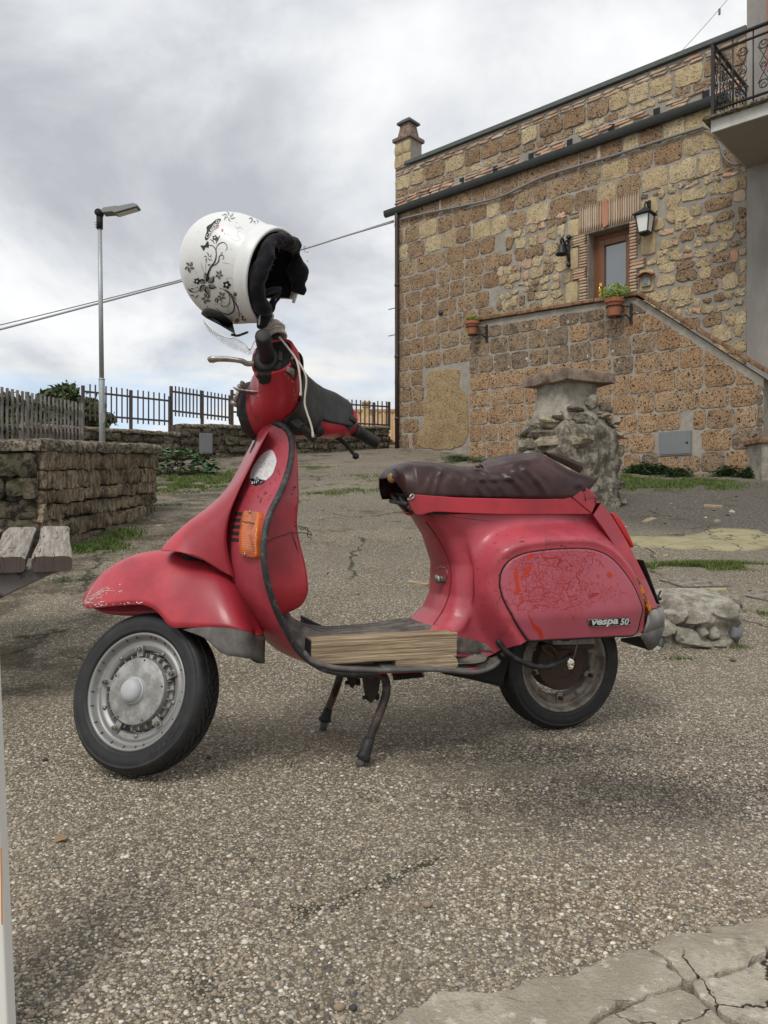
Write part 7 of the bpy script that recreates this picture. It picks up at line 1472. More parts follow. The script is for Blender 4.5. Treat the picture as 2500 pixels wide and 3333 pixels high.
for q, w_ in (([(1005, 350), (1030, 390), (1050, 430)], 7), ([(1012, 355), (1005, 410)], 6), ([(955, 345), (1010, 352)], 4), ([(1095, 450), (1100, 480)], 5), ([(270, 640), (380, 660), (470, 680), (600, 705), (705, 728)], 4), ([(582, 570), (700, 568), (735, 550), (830, 570)], 6), ([(390, 400), (410, 470), (438, 545)], 6), ([(440, 390), (560, 405), (690, 412), (750, 395)], 6), ([(1190, 645), (1265, 660)], 3), ([(770, 462), (850, 468)], 5), ([(640, 650), (690, 590)], 4), ([(832, 635), (850, 545)], 4), ([(490, 465), (480, 520)], 9), ([(395, 385), (270, 375)], 4), ([(360, 545), (440, 550), (490, 590)], 6), ([(270, 745), (420, 715), (560, 720)], 3), ([(280, 600), (360, 590)], 4), ([(430, 620), (460, 600), (520, 625)], 4)): b.add(*ribbon(PNL, 'E5', q, [2, w_, w_, 1.5]))
for _ in range(210):   # short hairline cracks
    x, y = rng.normal(430, 240), rng.normal(470, 150); a_ = rng.choice([0, .3, 1.4, 1.8, .8]) + rng.normal() * .25; l_ = 12 + 34 * rng.random() ** 2
    if not (150 < x < 1250 and 285 < y < 830) or (y < 340 and x < 260): continue
    b.add(*ribbon(PNL, 'E5', [(x, y), (x + l_ * .5 * math.cos(a_) + rng.normal() * 2, y + l_ * .5 * math.sin(a_)), (x + l_ * math.cos(a_), y + l_ * math.sin(a_))], [1, 2.6 + 1.5 * rng.random(), 1], n=5))
for _ in range(90):
    x, y = rng.normal(1090, 75), rng.normal(660, 55); a_ = .6 + rng.normal() * .25; l_ = 10 + 24 * rng.random()
    b.add(*ribbon(PNL, 'E5', [(x, y), (x + l_ * .5 * math.cos(a_), y + l_ * .5 * math.sin(a_)), (x + l_ * math.cos(a_), y + l_ * math.sin(a_))], [1, 2.2, 1], n=5))
pout(b, 'paint_scar', M['scar'], panel, smooth=False, kind='stuff')
b = MB(); q = [np.array(p, float) for p in ((893, 902), (1272, 882), (1287, 945), (915, 968))]; P = [q[i] * (1 - t_) + q[(i + 1) % 4] * t_ for i in range(4) for t_ in (.03, .35, .65, .97)]; V, Fc = decal(PNL, 'E5', P, None, '', None, eps=.004, close=False); b.add(V, Fc); V0, _ = decal(PNL, 'E5', P, None, '', None, eps=-.001, close=False); n0 = len(b.V); b.add(V0[:16], []); b.F += [(i, (i + 1) % 16, n0 + (i + 1) % 16, n0 + i) for i in range(16)]; badge = pout(b, 'badge', M['ink'], panel, smooth=False)
lettering(PNL, 'E5', 'vespa', (925, 949), (1172, 936), 44, M['whiteink'], 'badge_lettering', badge, .28, .035, eps=.0052); lettering(PNL, 'E5', '50', (1186, 946), (1272, 942), 56, M['whiteink'], 'badge_number', badge, .28, .03, eps=.0052)
b = MB(); b.tube([cast(PNL, 'E5', *p, .0043)[0] for p in ((893, 902), (1080, 892), (1272, 882), (1287, 945), (1100, 957), (915, 968), (893, 902))], .0008, 4); pout(b, 'badge_rim', M['steel'], badge)
b = MB()   # small scuffs and chips on the body
for _ in range(120):
    k_ = rng.random(); x, y = (rng.normal(640, 30), rng.normal(600, 160)) if k_ < .2 else ((700 + 620 * rng.random(), 560 + 30 * rng.normal()) if k_ < .6 else (rng.normal(720, 20), rng.normal(720, 90))); a_ = rng.random() * 6; l_ = 2 + 14 * rng.random() ** 3
    h_, _n = cast(BOD, 'C2', x, y)
    if h_ is not None: b.add(*ribbon(BOD, 'C2', [(x, y), (x + l_ * .5, y + l_ * .3 * math.sin(a_)), (x + l_ * math.cos(a_), y + l_ * math.sin(a_) * .4)], [.6, 1 + 2 * rng.random(), .6], n=5))
for q, w_ in (([(815, 573), (832, 570), (842, 573)], 7), ([(1000, 590), (1012, 588)], 8), ([(760, 770), (715, 850), (735, 842)], 3), ([(510, 455), (600, 470), (690, 478)], 2)): b.add(*ribbon(BOD, 'C2', q, [1, w_, 1]))
pout(b, 'paint_scuff', mat('dark_scuff', col=(.10, .03, .03), rough=.6), body, smooth=False, kind='stuff')
b = MB(); b.tube([p_ for p_ in (cast(BOD, 'C2', *q, .0008)[0] for q in cr([(395, 480), (440, 540), (490, 630), (508, 700), (505, 790), (478, 870), (430, 945)], 26)) if p_ is not None], .0016, 5); pout(b, 'body_seam', mat('seam_shadow_paint', col=(.12, .012, .016), rough=.6), body)
# fuel tap lever on the column
q, nn = cast(BOD, 'C2', 472, 738, 0); b = MB(); b.cyl(q - nn * .01, q + nn * .018, .011, 14, .008); b.cyl(q + nn * .016, q + nn * .024, .014, 14, .012); pout(b, 'fuel_tap', M['steel']); b = MB(); e1, e2 = L('C2', 447, 738, q[1] - .01), L('C2', 492, 752, q[1] - .01); b.box((e1 + e2) / 2, (.016, .004, .007)); pout(b, 'tap_lever', M['flap']); b = MB(); b.tube([cast(BOD, 'C2', *p, .001)[0] for p in ((452, 692), (470, 684), (488, 690), (494, 712), (490, 735))], .0016, 5); pout(b, 'tap_stop', M['steel'])

# ---------------------------------------------------------------- seat band, seat and tail
def prism(pts, y0, y1, m, name, parent=None, bw=.003, sm_=False):
    n = len(pts); V = [[p[0], y_, p[2]] for y_ in (y0, y1) for p in pts]; o = part(name, V, [tuple(range(n)), tuple(range(2 * n - 1, n - 1, -1))] + [(i, i + n, (i + 1) % n + n, (i + 1) % n) for i in range(n)], m, parent, smooth=False)
    return bev(o, bw) if bw else o
bandp = [L('E4', *p, -.155) for p in ((272, 366), (420, 378), (600, 390), (900, 397), (1150, 402), (1300, 402), (1400, 396), (1446, 384), (1602, 516), (1200, 518), (900, 516), (650, 508), (500, 500), (420, 498), (370, 510), (330, 522), (285, 520), (255, 480), (222, 400))]
prism(bandp, -.155, -.147, M['red_deep'], 'seat_band', bw=.002); prism([L('E4', *p, -.155) * np.array([1, -1, 1]) for p in ((600, 390), (900, 397), (1150, 402), (1300, 402), (1400, 396), (1446, 384), (1602, 516), (1200, 518), (900, 516), (650, 508))], .147, .155, M['red_deep'], 'seat_band', bw=.002)
tailp = [L('E4', *p, -.155) for p in ((1449, 384), (1490, 357), (1530, 325), (1557, 302), (1658, 388), (1606, 516))]; o = prism(tailp, -.1555, .1555, M['red'], 'seat_tail', bw=.004)
b = MB()
for q in ([(1557, 355), (1560, 418)], [(1640, 375), (1632, 430)]): b.tube([L('E4', *p, -.1575) for p in q], .0014, 5)
b.tube([L('E4', *p, -.157) for p in ((1575, 395), (1600, 388), (1620, 392), (1650, 402))], .0008, 4); pout(b, 'stitch_wire', M['wire'], o)
b = MB(); q0, q1, q2, q3 = L('E4', 262, 368, -.146), L('E4', 278, 518, -.146), L('E4', 214, 506, .0), L('E4', 92, 352, .10); b.add([q0, q1, q2, q3, q0 + [.1, 0, 0], q1 + [.1, 0, 0], q2 + [.1, 0, 0], q3 + [.1, 0, 0]], [(0, 1, 2, 3), (4, 7, 6, 5), (0, 4, 5, 1), (2, 6, 7, 3), (1, 5, 6, 2), (0, 3, 7, 4)]); pout(b, 'seat_base', M['dark'], smooth=False)
b = MB(); b.tube([q3, (q3 + q2) / 2, q2, q2 * .5 + q1 * .5], .006, 6); pout(b, 'seat_base_rim', M['red_deep'])
b = MB(); b.tube([q3 * .8 + q0 * .2 - [.004, 0, .01], q2 * .7 + q1 * .3 - [.006, 0, -.01]], .007, 6); b.tube([q3 * .45 + q0 * .55 - [.004, 0, .012], q2 * .2 + q1 * .8 - [.004, 0, -.01]], .006, 6); b.tube([q3 * .9 + q0 * .1 - [.004, 0, .025], q0 * .8 + q3 * .2 - [.004, 0, .028]], .007, 6); b.tube([q2 - [.004, 0, -.02], q1 - [.004, 0, -.02]], .007, 6); pout(b, 'seat_hinge', M['plast'])
b = MB(); b.tube(cr([L('E4', *p, -.156) for p in ((222, 405), (245, 405), (262, 395), (270, 375), (258, 368), (243, 380), (240, 395))], 20), .003, 6); pout(b, 'seat_bracket', M['steel'])
sx = np.concatenate([np.linspace(.124, .17, 20), np.linspace(.175, .737, 110)])
ztp = cr([(.124, .768), (.130, .785), (.146, .799), (.172, .810), (.22, .813), (.28, .808), (.345, .800), (.40, .803), (.44, .815), (.485, .836), (.52, .843), (.575, .847), (.62, .832), (.67, .805), (.71, .785), (.737, .772)], 300); zt_ = np.interp(sx, ztp[:, 0], ztp[:, 1]); zb_ = np.interp(sx, [.124, .131, .140, .150, .180, .3, .583, .64, .68, .71, .737], [.766, .745, .725, .708, .709, .706, .702, .706, .720, .742, .770]); wx = np.interp(sx, [.124, .131, .143, .170, .3, .5, .6, .70, .737], [.06, .085, .105, .128, .138, .148, .156, .155, .148])
creases = [([(478, 196), (452, 240), (430, 300), (414, 375)], .0095, .0075), ([(425, 215), (390, 265), (370, 325)], .0055, .008), ([(1085, 175), (1130, 225), (1190, 300), (1248, 392)], .0085, .008), ([(955, 215), (1000, 270), (1060, 330)], .006, .008), ([(700, 245), (735, 300), (765, 362)], .0055, .008), ([(775, 255), (810, 300), (850, 345)], .006, .008), ([(560, 225), (590, 262), (600, 300)], .0045, .008), ([(660, 255), (640, 300), (628, 345)], .005, .009), ([(720, 250), (850, 252), (980, 248)], .0055, .007), ([(740, 158), (790, 180), (830, 225)], .005, .007), ([(860, 260), (900, 310), (940, 360)], .004, .009), ([(1010, 190), (1080, 250), (1120, 290)], .005, .009), ([(300, 150), (420, 160), (480, 190)], .004, .012), ([(880, 150), (1050, 130), (1200, 100)], .0045, .007), ([(1450, 300), (1485, 280), (1500, 330)], .004, .008), ([(1250, 60), (1330, 140), (1420, 195), (1560, 240)], .006, .008), ([(160, 180), (220, 240), (240, 300)], .004, .014)]
creases = [(np.array([L('E4', *p, -.125)[[0, 2]] for p in q]), a, w_) for q, a, w_ in creases]
nth = 70; rows = []
for x, zt, zb, w_ in zip(sx, zt_, zb_, wx):
    th = np.linspace(-.12, math.pi + .12, nth); cs, sn = np.cos(th), np.sin(np.clip(th, 0, math.pi)); y = -w_ * np.sign(cs) * np.abs(cs) ** .62; y = np.where(th < 0, -w_ * (1 + th * .4), np.where(th > math.pi, w_ * (1 - (th - math.pi) * .4), y)); z = zb + (zt - zb) * sn ** .62; z = np.where((th < 0) | (th > math.pi), zb - .002, z)
    row = np.stack([np.full(nth, x), y, z], 1)
    d_ = np.zeros(nth)
    for q, a, cw in creases:
        A_, B_ = q[:-1], q[1:]; best = np.full(nth, 9.0); Q = row[:, [0, 2]]
        for a0, b0 in zip(A_, B_): e = b0 - a0; t_ = np.clip(((Q - a0) @ e) / (e @ e), 0, 1); best = np.minimum(best, np.linalg.norm(Q - a0 - t_[:, None] * e, axis=1))
        d_ += .8 * a * (np.exp(-(best / cw) ** 2) - .35 * np.exp(-((best - cw * 1.8) / cw) ** 2))
    d_ += vn(row + [0, 0, 2], 22) * .0026 + vn(row * np.array([1, 1, 1.6]), 60) * .0012 + .0022 * np.sin(x * 95 + row[:, 2] * 60) * sm(row[:, 2], .70, .72) * (1 - sm(row[:, 2], .755, .785)) * sm(x, .2, .26) * (1 - sm(x, .52, .58))
    fade = np.clip(np.minimum(th + .12, math.pi + .12 - th) * 3, 0, 1); nr = np.stack([0 * y, y / .15, np.clip((z - (zb + zt) / 2) / (zt - zb + .01), -.3, 1) * 1.3], 1); row += nr * (d_ * fade)[:, None]
    dip = .075 * float(sm(x, .585, .66)) * (1 - .2 * float(sm(x, .70, .737))); row[:, 2] -= dip * np.exp(-((row[:, 1] - .01) / .075) ** 2) * (row[:, 2] > zb + .02); row[:, 2] += .055 * float(sm(x, .59, .70)) * sm(row[:, 1], .02, .11) * (sn > .3)
    rows.append(row)
V, Fc = grid(rows); n = nth; cap_f = [(i, i + 1, nth - 2 - i, nth - 1 - i) for i in range(nth // 2 - 1)]; seat = part('seat', V, Fc + [tuple(reversed(f)) for f in cap_f], M['seat'])
b = MB(); c_ = np.array([.131, -.03, .765]); b.box(c_, (.012, .03, .018)); sub(pout(b, 'seat_foam', mat('old_yellow_foam', col=(.36, .25, .10), rough=.95), seat), 2)
b = MB(); V_, F_ = [], []
fl_ = cr([L('E4', *p, y) for p, y in (((1240, 52), -.03), ((1330, 66), .02), ((1430, 95), .06), ((1520, 132), .09))], 16); fl2 = cr([L('E4', *p, y) for p, y in (((1240, 60), -.03), ((1330, 110), .03), ((1430, 165), .07), ((1512, 208), .10))], 16); rows = [[p for p in fl_], [(p + q) / 2 + np.array([.012, 0, .002]) for p, q in zip(fl_, fl2)], [q for q in fl2]]; V, Fc = grid(rows); solid(part('seat_flap', V, Fc, M['seat'], seat), .004, 0)
b = MB(); q = L('E4', 760, 165, -.105); b.tube(cr([q + [-.012, .0, .004], q + [-.004, -.003, .0005], q + [.004, -.002, .006], q + [.012, -.004, -.004]], 10), [.001, .003, .003, .003, .004, .004, .003, .003, .002, .001], 5); pout(b, 'seat_tear', M['dark'], seat)
# tail panel, tail light, plate, bumper, rear indicator
ti = cr([L('C2', *p, -.150) for p in ((1146, 450), (1190, 510), (1240, 588), (1290, 672), (1335, 752), (1372, 820), (1400, 872))], 22); to = cr([L('C2', *p, -.135) for p in ((1186, 396), (1222, 442), (1268, 515), (1315, 598), (1360, 685), (1402, 775), (1440, 866))], 22); rows = []
for p, q in zip(ti, to): row = [[p[0], p[1] + .012, p[2]], [p[0], p[1] - .004, p[2]], [q[0] - .004, q[1] - .004, q[2]], [q[0], q[1], q[2]], [q[0] + .012, -.10, q[2] - .0], [q[0] + .016, 0, q[2]]]; rows.append(row + [[x, -y, z] for x, y, z in row[-2::-1]])
V, Fc = grid(rows); part('tail_panel', V, Fc, M['red'], ang=30)
tl = [L('C2', *p, -.085) for p in ((1226, 440), (1252, 443), (1272, 462), (1300, 510), (1336, 590), (1328, 601), (1290, 545))]; lampo = prism(tl, -.085, .085, M['tail'], 'tail_light', bw=.004)
q0, q1 = L('C2', 1364, 660, -.09), L('C2', 1440, 858, -.09); e = (q1 - q0) / np.linalg.norm(q1 - q0); nrm = np.array([e[2], 0, -e[0]]); nrm = nrm if nrm[0] > 0 else -nrm; q0, q1 = q0 + nrm * .008, q1 + nrm * .006; prism([q0, q1, q1 + nrm * .004, q0 + nrm * .004], -.09, .09, M['rub'], 'number_plate', bw=.001)
b = MB(); q = L('C2', 1440, 822, -.06); b.tube([q + [-.01, 0, 0], q + [.012, 0, -.006]], [.011, .004], 8); b.tube(cr([q, q + [.004, -.002, .012], q + [.008, -.004, .022]], 6), .003, 5); pout(b, 'plate_bolt', M['rub'])
up_ = [L('E5', *p, y) for p, y in (((1470, 838), -.158), ((1530, 806), -.140), ((1596, 780), -.10))]; md_ = [L('E5', *p, y) for p, y in (((1412, 1040), -.162), ((1520, 1000), -.142), ((1612, 960), -.10))]; lw_ = [L('E5', *p, y) for p, y in (((1385, 1070), -.155), ((1475, 1190), -.12), ((1565, 1078), -.09))]
rows = []
for ring in (up_, md_, lw_):
    c_ = cr(ring + [ring[-1] * np.array([1, 0, 1]) + np.array([.012, 0, 0])], 14); rows.append(np.vstack([c_, (c_ * np.array([1, -1, 1]))[-2::-1]]))
mid1 = rows[0] * .5 + rows[1] * .5 + np.array([.004, 0, 0]); V, Fc = grid([rows[0], mid1, rows[1]]); bump_ = solid(part('rear_bumper', V, Fc, M['bumper'], ang=50), .004, -1)
V, Fc = grid([rows[1] * np.array([1, .985, 1]) + np.array([-.002, 0, .0]), rows[1] * .5 + rows[2] * .5, rows[2]]); solid(part('bumper_flap', V, Fc, M['flap'], bump_, ang=60), .003, 1)
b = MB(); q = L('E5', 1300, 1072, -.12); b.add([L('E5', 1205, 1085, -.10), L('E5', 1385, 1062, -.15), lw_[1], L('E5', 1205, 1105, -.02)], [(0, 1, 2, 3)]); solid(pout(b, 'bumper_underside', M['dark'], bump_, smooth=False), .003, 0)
ri = [L('E5', *p, -.168) for p in ((1326, 514), (1348, 504), (1375, 540), (1420, 640), (1470, 760), (1496, 828), (1472, 846), (1440, 790), (1395, 670), (1350, 580))]; prism(ri, -.172, -.145, M['amber_old'], 'rear_indicator', bw=.003)
# ---------------------------------------------------------------- underneath: engine, hose, box, stand, pedal
eng = [L('C2', *p, -.05) for p in ((470, 1168), (620, 1198), (742, 1228), (765, 1150), (790, 1030), (730, 1000), (600, 1100))]; prism(eng, -.05, .08, M['dark'], 'engine', bw=.01)
b = MB(); b.box((.66, .02, .44), (.21, .10, .13)); b.box((.86, .02, .40), (.07, .09, .08)); bev(pout(b, 'well_filler', M['dark'], smooth=False), .02)  # black filler boxes added inside the wheel well to keep it dark
bx = [L('E5', *p, -.115) for p in ((568, 1100), (962, 1080), (962, 1135), (572, 1142))]; prism(bx, -.115, -.05, M['bumper'], 'exciter_box', bw=.002); bx = [L('E5', *p, -.117) for p in ((650, 1090), (730, 1088), (728, 1106), (655, 1108))]; prism(bx, -.117, -.114, M['rub'], 'box_label', bw=0)
b = MB(); b.tube(cr([L('E5', *p, -.115) for p in ((470, 1155), (520, 1220), (600, 1270), (610, 1250), (560, 1160))], 14, True), .006, 6, closed=True); b.tube([L('E5', 580, 1160, -.09), L('E5', 940, 1150, -.09)], .010, 8); pout(b, 'brake_linkage', M['rust'])
b = MB(); P = cr([L('E5', *p, y) for p, y in (((55, 1095), -.165), ((140, 1205), -.175), ((270, 1292), -.18), ((400, 1340), -.18), ((520, 1346), -.18), ((625, 1308), -.17), ((745, 1238), -.12))], 60); b.tube(P, .0082 + .0009 * np.sin(np.arange(60) * .9), 9); pout(b, 'hose', M['rub'])
b = MB(); P = cr([L('E5', *p, -.20) for p in ((798, 1080), (795, 1140), (780, 1210), (765, 1260), (752, 1300), (740, 1330))], 20); b.tube(P, .0022, 6); pout(b, 'cord', M['rust']); b = MB(); b.tube(cr([L('E5', *p, -.20 + dy) for p, dy in (((725, 1275), 0), ((760, 1300), -.01), ((715, 1330), .0), ((755, 1350), -.008), ((722, 1358), .004), ((760, 1318), .006), ((718, 1298), -.006), ((745, 1360), 0))], 40), .0036, 6); pout(b, 'cord_knot', M['rope'])
b = MB(); q = L('E6', 1525, 395, -.158); b.cyl(q + [0, .01, 0], q + [0, -.008, 0], .009, 8); pout(b, 'floor_bolt', M['rust'])
b = MB(); b.add(*decal(BOD, 'E6', [(880, 232), (985, 228), (1080, 245), (1180, 262), (1300, 292), (1380, 316), (1425, 345), (1452, 395), (1455, 425), (1380, 424), (1280, 424), (1180, 424), (1080, 400), (980, 330), (900, 280)], None, '', None, eps=.003, n=60)); solid(pout(b, 'mat_skirt', M['mat'], kind='stuff'), .003, 1)
leg = cr([L('E6', *p, y) for p, y in (((655, 545), -.11), ((678, 600), -.125), ((678, 680), -.135), ((648, 780), -.142), ((600, 900), -.148), ((558, 1010), -.15))], 24); b = MB(); b.tube(leg, .0115, 12); lg = pout(b, 'stand_leg', M['stand'])
def boot(p0, p1, p2): 
    b = MB(); ax = [p0, p0 * .6 + p1 * .4, p0 * .25 + p1 * .75, p1, p1 * .9 + p2 * .1]; b.tube(ax, [.0135, .0145, .0165, .0205, .0175], 14); o = pout(b, 'rubber_foot', M['rub'], lg); b = MB(); b.tube([p1, p2], [.0125, .011], 12); pout(b, 'foot_tip', M['flap'], lg)
gp = lambda p, z_=.002: np.array([p[0], p[1], z_])
boot(leg[-1] + (leg[-2] - leg[-1]) * .6, L('E6', 512, 1150, -.151), gp(L('E6', 482, 1240, -.152)))
leg2 = cr([L('E6', *p, y) for p, y in (((352, 535), .12), ((330, 610), .15), ((290, 720), .185), ((262, 790), .195))], 20); b = MB(); b.tube(leg2, .0115, 12); lg = pout(b, 'stand_leg', M['stand']); boot(leg2[-1], L('E6', 238, 868, .2), gp(L('E6', 222, 940, .205)))
b = MB(); b.tube([leg[0], leg2[0]], .012, 10); pout(b, 'stand_crossbar', M['stand'])
for pts, y0, y1 in (([(512, 545), (632, 548), (618, 640), (605, 690), (562, 745), (540, 728), (524, 640)], -.05, -.02), ([(392, 538), (472, 540), (455, 600), (428, 640), (412, 610)], .06, .09)): prism([L('E6', *p, (y0 + y1) / 2) for p in pts], y0, y1, M['grease'], 'stand_bracket', bw=.003)
b = MB(); q = L('E6', 565, 705, -.035); b.cyl(q - [.022, 0, 0], q + [.024, 0, .002], .006, 8); b.cyl(q + [.016, 0, 0], q + [.024, 0, 0], .0105, 6); q = L('E6', 432, 600, .075); b.cyl(q - [.02, 0, 0], q + [.024, 0, .0], .006, 8); b.cyl(q + [.014, 0, 0], q + [.024, 0, 0], .011, 6); pout(b, 'stand_bolt', M['grease'], smooth=False, kind='stuff')
s0, s1 = L('E6', 730, 556, -.02), L('E6', 945, 532, -.02); e = (s1 - s0); P = [s0 + e * t_ + np.array([0, .011 * math.cos(t_ * 138), .011 * math.sin(t_ * 138) ]) for t_ in np.linspace(0, 1, 330)]; b = MB(); b.tube(P, .0019, 4); pout(b, 'stand_spring', M['grease'])
b = MB(); q = L('E6', 140, 182, .10); b.box(q, (.030, .024, .010), [[.9, 0, .42], [0, 1, 0], [-.42, 0, .9]]); pd_ = bev(pout(b, 'brake_pedal', M['rub'], smooth=False), .004); b = MB()
for i in range(7): b.box(q + np.array([-.024 + .008 * i, 0, .024 - .0042 * i - .004]), (.0022, .024, .004))
pout(b, 'pedal_ridge', M['rub'], pd_, smooth=False); b = MB(); b.tube([q - [0, 0, .008], q + [-.01, 0, -.06]], .006, 8); pout(b, 'pedal_arm', M['grease'], pd_)

# ---------------------------------------------------------------- headset (steering frame)
HST = [(.0, -.262, -.094, 1.052, .884), (.045, -.259, -.090, 1.051, .886), (.085, -.234, -.080, 1.047, .897), (.12, -.185, -.062, 1.045, .908), (.16, -.165, -.048, 1.040, .924), (.205, -.158, -.040, 1.032, .938)]
def hst(ay): return [np.interp(ay, [h[0] for h in HST], [h[i] for h in HST]) for i in range(1, 5)]
def hsec(y, a0, a1, n, off=0.0, ex=3.0):
    xf_, xr_, zt, zb = hst(abs(y)); rx, rz, xc, zc = (xr_ - xf_) / 2 + off, (zt - zb) / 2 + off, (xr_ + xf_) / 2, (zt + zb) / 2; r = []
    for a in np.linspace(a0, a1, n): c_, s_ = math.cos(a), math.sin(a); r.append([xc + rx * math.copysign(abs(c_) ** (2 / ex), c_), y, zc + rz * math.copysign(abs(s_) ** (2 / ex), s_)])
    return r
ysec = np.concatenate([np.linspace(-.205, -.09, 14), np.linspace(-.08, .08, 14), np.linspace(.09, .205, 14)])
rows = [hsec(y, 0, 2 * math.pi * 47 / 48, 48) for y in ysec]; V, Fc = grid(rows, closed_v=True); Fc += [tuple(range(48)), tuple(range(41 * 48 + 47, 41 * 48 - 1, -1))]; hs = part('headset', ST(V), Fc, M['red_deep'], ang=50)
yc = np.linspace(-.122, .172, 30); rows = []
for y in yc:
    a0 = R(np.interp(y, [-.12, -.085, -.06, .035, .06, .17], [10, -20, -82, -82, -16, -20])); rows.append(hsec(y, a0, R(112), 34, .0035, 3.4))
V, Fc = grid(rows); cov = solid(part('headset_cover', ST(V), Fc, M['plast'], ang=55), .003, 1); HED = bvh(ST(V), Fc)
b = MB(); nz_ = [p for p in (T('E2', *q, .0) for q in ((810, 1010), (955, 1128), (1000, 1080), (880, 960)))]; b.add([p + np.array([dx, y_, 0]) for y_ in (-.05, .05) for p in nz_ for dx in (0,)], [(0, 1, 2, 3), (7, 6, 5, 4), (0, 4, 5, 1), (1, 5, 6, 2), (2, 6, 7, 3), (3, 7, 4, 0)]); bev(pout(b, 'cover_neck', M['plast'], cov, turned=True, smooth=False), .008)
b = MB(); q = [T('E2', 928, 1022, -.05)]; b.cyl(np.array(q[0]) + [.0, 0, 0], np.array(q[0]) + [.004, 0, 0], .005, 10); pout(b, 'cover_hole', M['dark'], cov, turned=True)
b = MB(); b.tube([SA + SU * .72, SA + SU * .80], .032, 16); pout(b, 'steering_neck', M['dark'], turned=True)
# paint worn to white along the cover seam
b = MB()
HSB = bvh([v.co[:] for v in hs.data.vertices], [tuple(pp.vertices) for pp in hs.data.polygons]); P = cr([(756, 566), (800, 610), (845, 655), (846, 700), (850, 760), (872, 812), (870, 860), (846, 920), (828, 970), (808, 1008)], 60)
for _ in range(44):
    p = P[rng.integers(60)] + rng.normal(0, 2, 2); l_ = 3 + 9 * rng.random() ** 2; h_, _n = cast(HSB, 'E2', *p)
    if h_ is not None: b.add(*ribbon(HSB, 'E2', [p, p + [l_ * .2, l_ * .5], p + [0, l_]], [1, 3.5, 1], n=5))
pout(b, 'paint_chips', mat('chipped_edge', col=(.60, .52, .49), rough=.6), hs, smooth=False, kind='stuff')
# headlight at the front
HLc = np.array([-.256, 0, .958]); V, Fc = lathe([(.074, .045), (.081, .025), (.0835, .0), (.0825, -.012), (.078, -.020), (.072, -.020), (.070, -.012)], 44, 'x', HLc); hl = part('headlight', ST(V), Fc, M['rub'], ang=40)
V, Fc = lathe([(.072, -.014), (.05, -.026), (.025, -.031), (.001, -.033)], 36, 'x', HLc); part('headlight_lens', ST(V), Fc, M['frost'], hl)
V, Fc = lathe([(.083, .012), (.083, .05), (.079, .11)], 44, 'x', HLc); part('headlight_shell', ST(V), Fc, M['red_deep'], hl)
# grips
def grip(p0, p1, collar, r0=.0185):
    ax = np.array([p0 + (p1 - p0) * t_ for t_ in np.linspace(0, 1, 40)]); rr = np.full(40, r0); rr[3:37] += .0008 * (np.arange(34) % 2); rr[:3] = r0 + .003; rr[-1] = r0 * .72; rr[-2] = r0 * .96; b = MB(); b.tube(ax, rr, 20); o = pout(b, 'handlebar_grip', M['rub'], turned=True)
    if collar: b = MB(); b.tube([p0 - (p1 - p0) * .06, p0 + (p1 - p0) * .06, p0 + (p1 - p0) * .10], [.033, .033, .027], 24); b.tube([p0 - (p1 - p0) * .22, p0 - (p1 - p0) * .06], [.028, .031], 20); pout(b, 'grip_collar', M['rub'], o, turned=True)
    return o
gl0, gl1 = T('E2', 620, 455, -.205), T('E2', 575, 240, -.318); gl0 = np.array([gl0[0] - .002, gl0[1], gl0[2]]); grip(gl0, gl1, True)
gr0, gr1 = T('E2', 1375, 1068, .205), T('E2', 1563, 1182, .318); grip(gr0, gr1, False, .0175)
# open left end of the headset: dark recess with the lever pivot, switch unit
b = MB(); rows = [hsec(y, 0, 2 * math.pi * 31 / 32, 32, o_) for y, o_ in ((-.2055, -.006), (-.2065, -.0075), (-.19, -.01))]; V, Fc = grid(rows, closed_v=True); Fc.append(tuple(range(32))); part('headset_recess', ST(V), Fc, M['dark'], hs)
b = MB(); b.add(*decal(HSB, 'E2', [(452, 545), (520, 520), (640, 540), (648, 620), (632, 660), (575, 668), (530, 640), (490, 600)], None, '', None, eps=.0015)); pout(b, 'lever_opening', M['dark'], hs, smooth=False, kind='stuff')
def facepanel(pts, h, m, name, parent, y=None):
    q = []
    for p in pts: r_, n_ = cast(HSB, 'E2', *p, .0); q.append((r_, n_))
    c_ = [a for a, _ in q if a is not None]
    if len(c_) < len(pts): return None
    nm = np.mean([n_ for _, n_ in q], 0); nm /= np.linalg.norm(nm); n = len(q); V = [a - nm * .004 for a in c_] + [a + nm * h for a in c_]; return bev(part(name, V, [tuple(range(n)), tuple(range(2 * n - 1, n - 1, -1))] + [(i, i + n, (i + 1) % n + n, (i + 1) % n) for i in range(n)], m, parent, smooth=False), .0015)
su = facepanel([(792, 430), (858, 490), (880, 560), (855, 640), (775, 560)], .004, M['plast'], 'switch_unit', sco)
facepanel([(806, 455), (835, 452), (868, 505), (862, 545), (822, 500)], .014, M['rub'], 'switch', su); facepanel([(786, 505), (838, 530), (832, 582), (776, 550)], .012, M['bumper'], 'switch', su)
facepanel([(715, 372), (752, 395), (745, 470), (712, 468)], .003, M['plast'], 'end_plate', sco); facepanel([(716, 482), (742, 484), (728, 540), (672, 536)], .003, M['plast'], 'end_plate', sco)
su2 = facepanel([(1300, 945), (1380, 985), (1372, 1050), (1330, 1072), (1285, 1030)], .004, M['plast'], 'switch_unit', sco)
if su2: facepanel([(1322, 942), (1378, 985), (1366, 1018), (1316, 985)], .012, M['rub'], 'switch', su2)
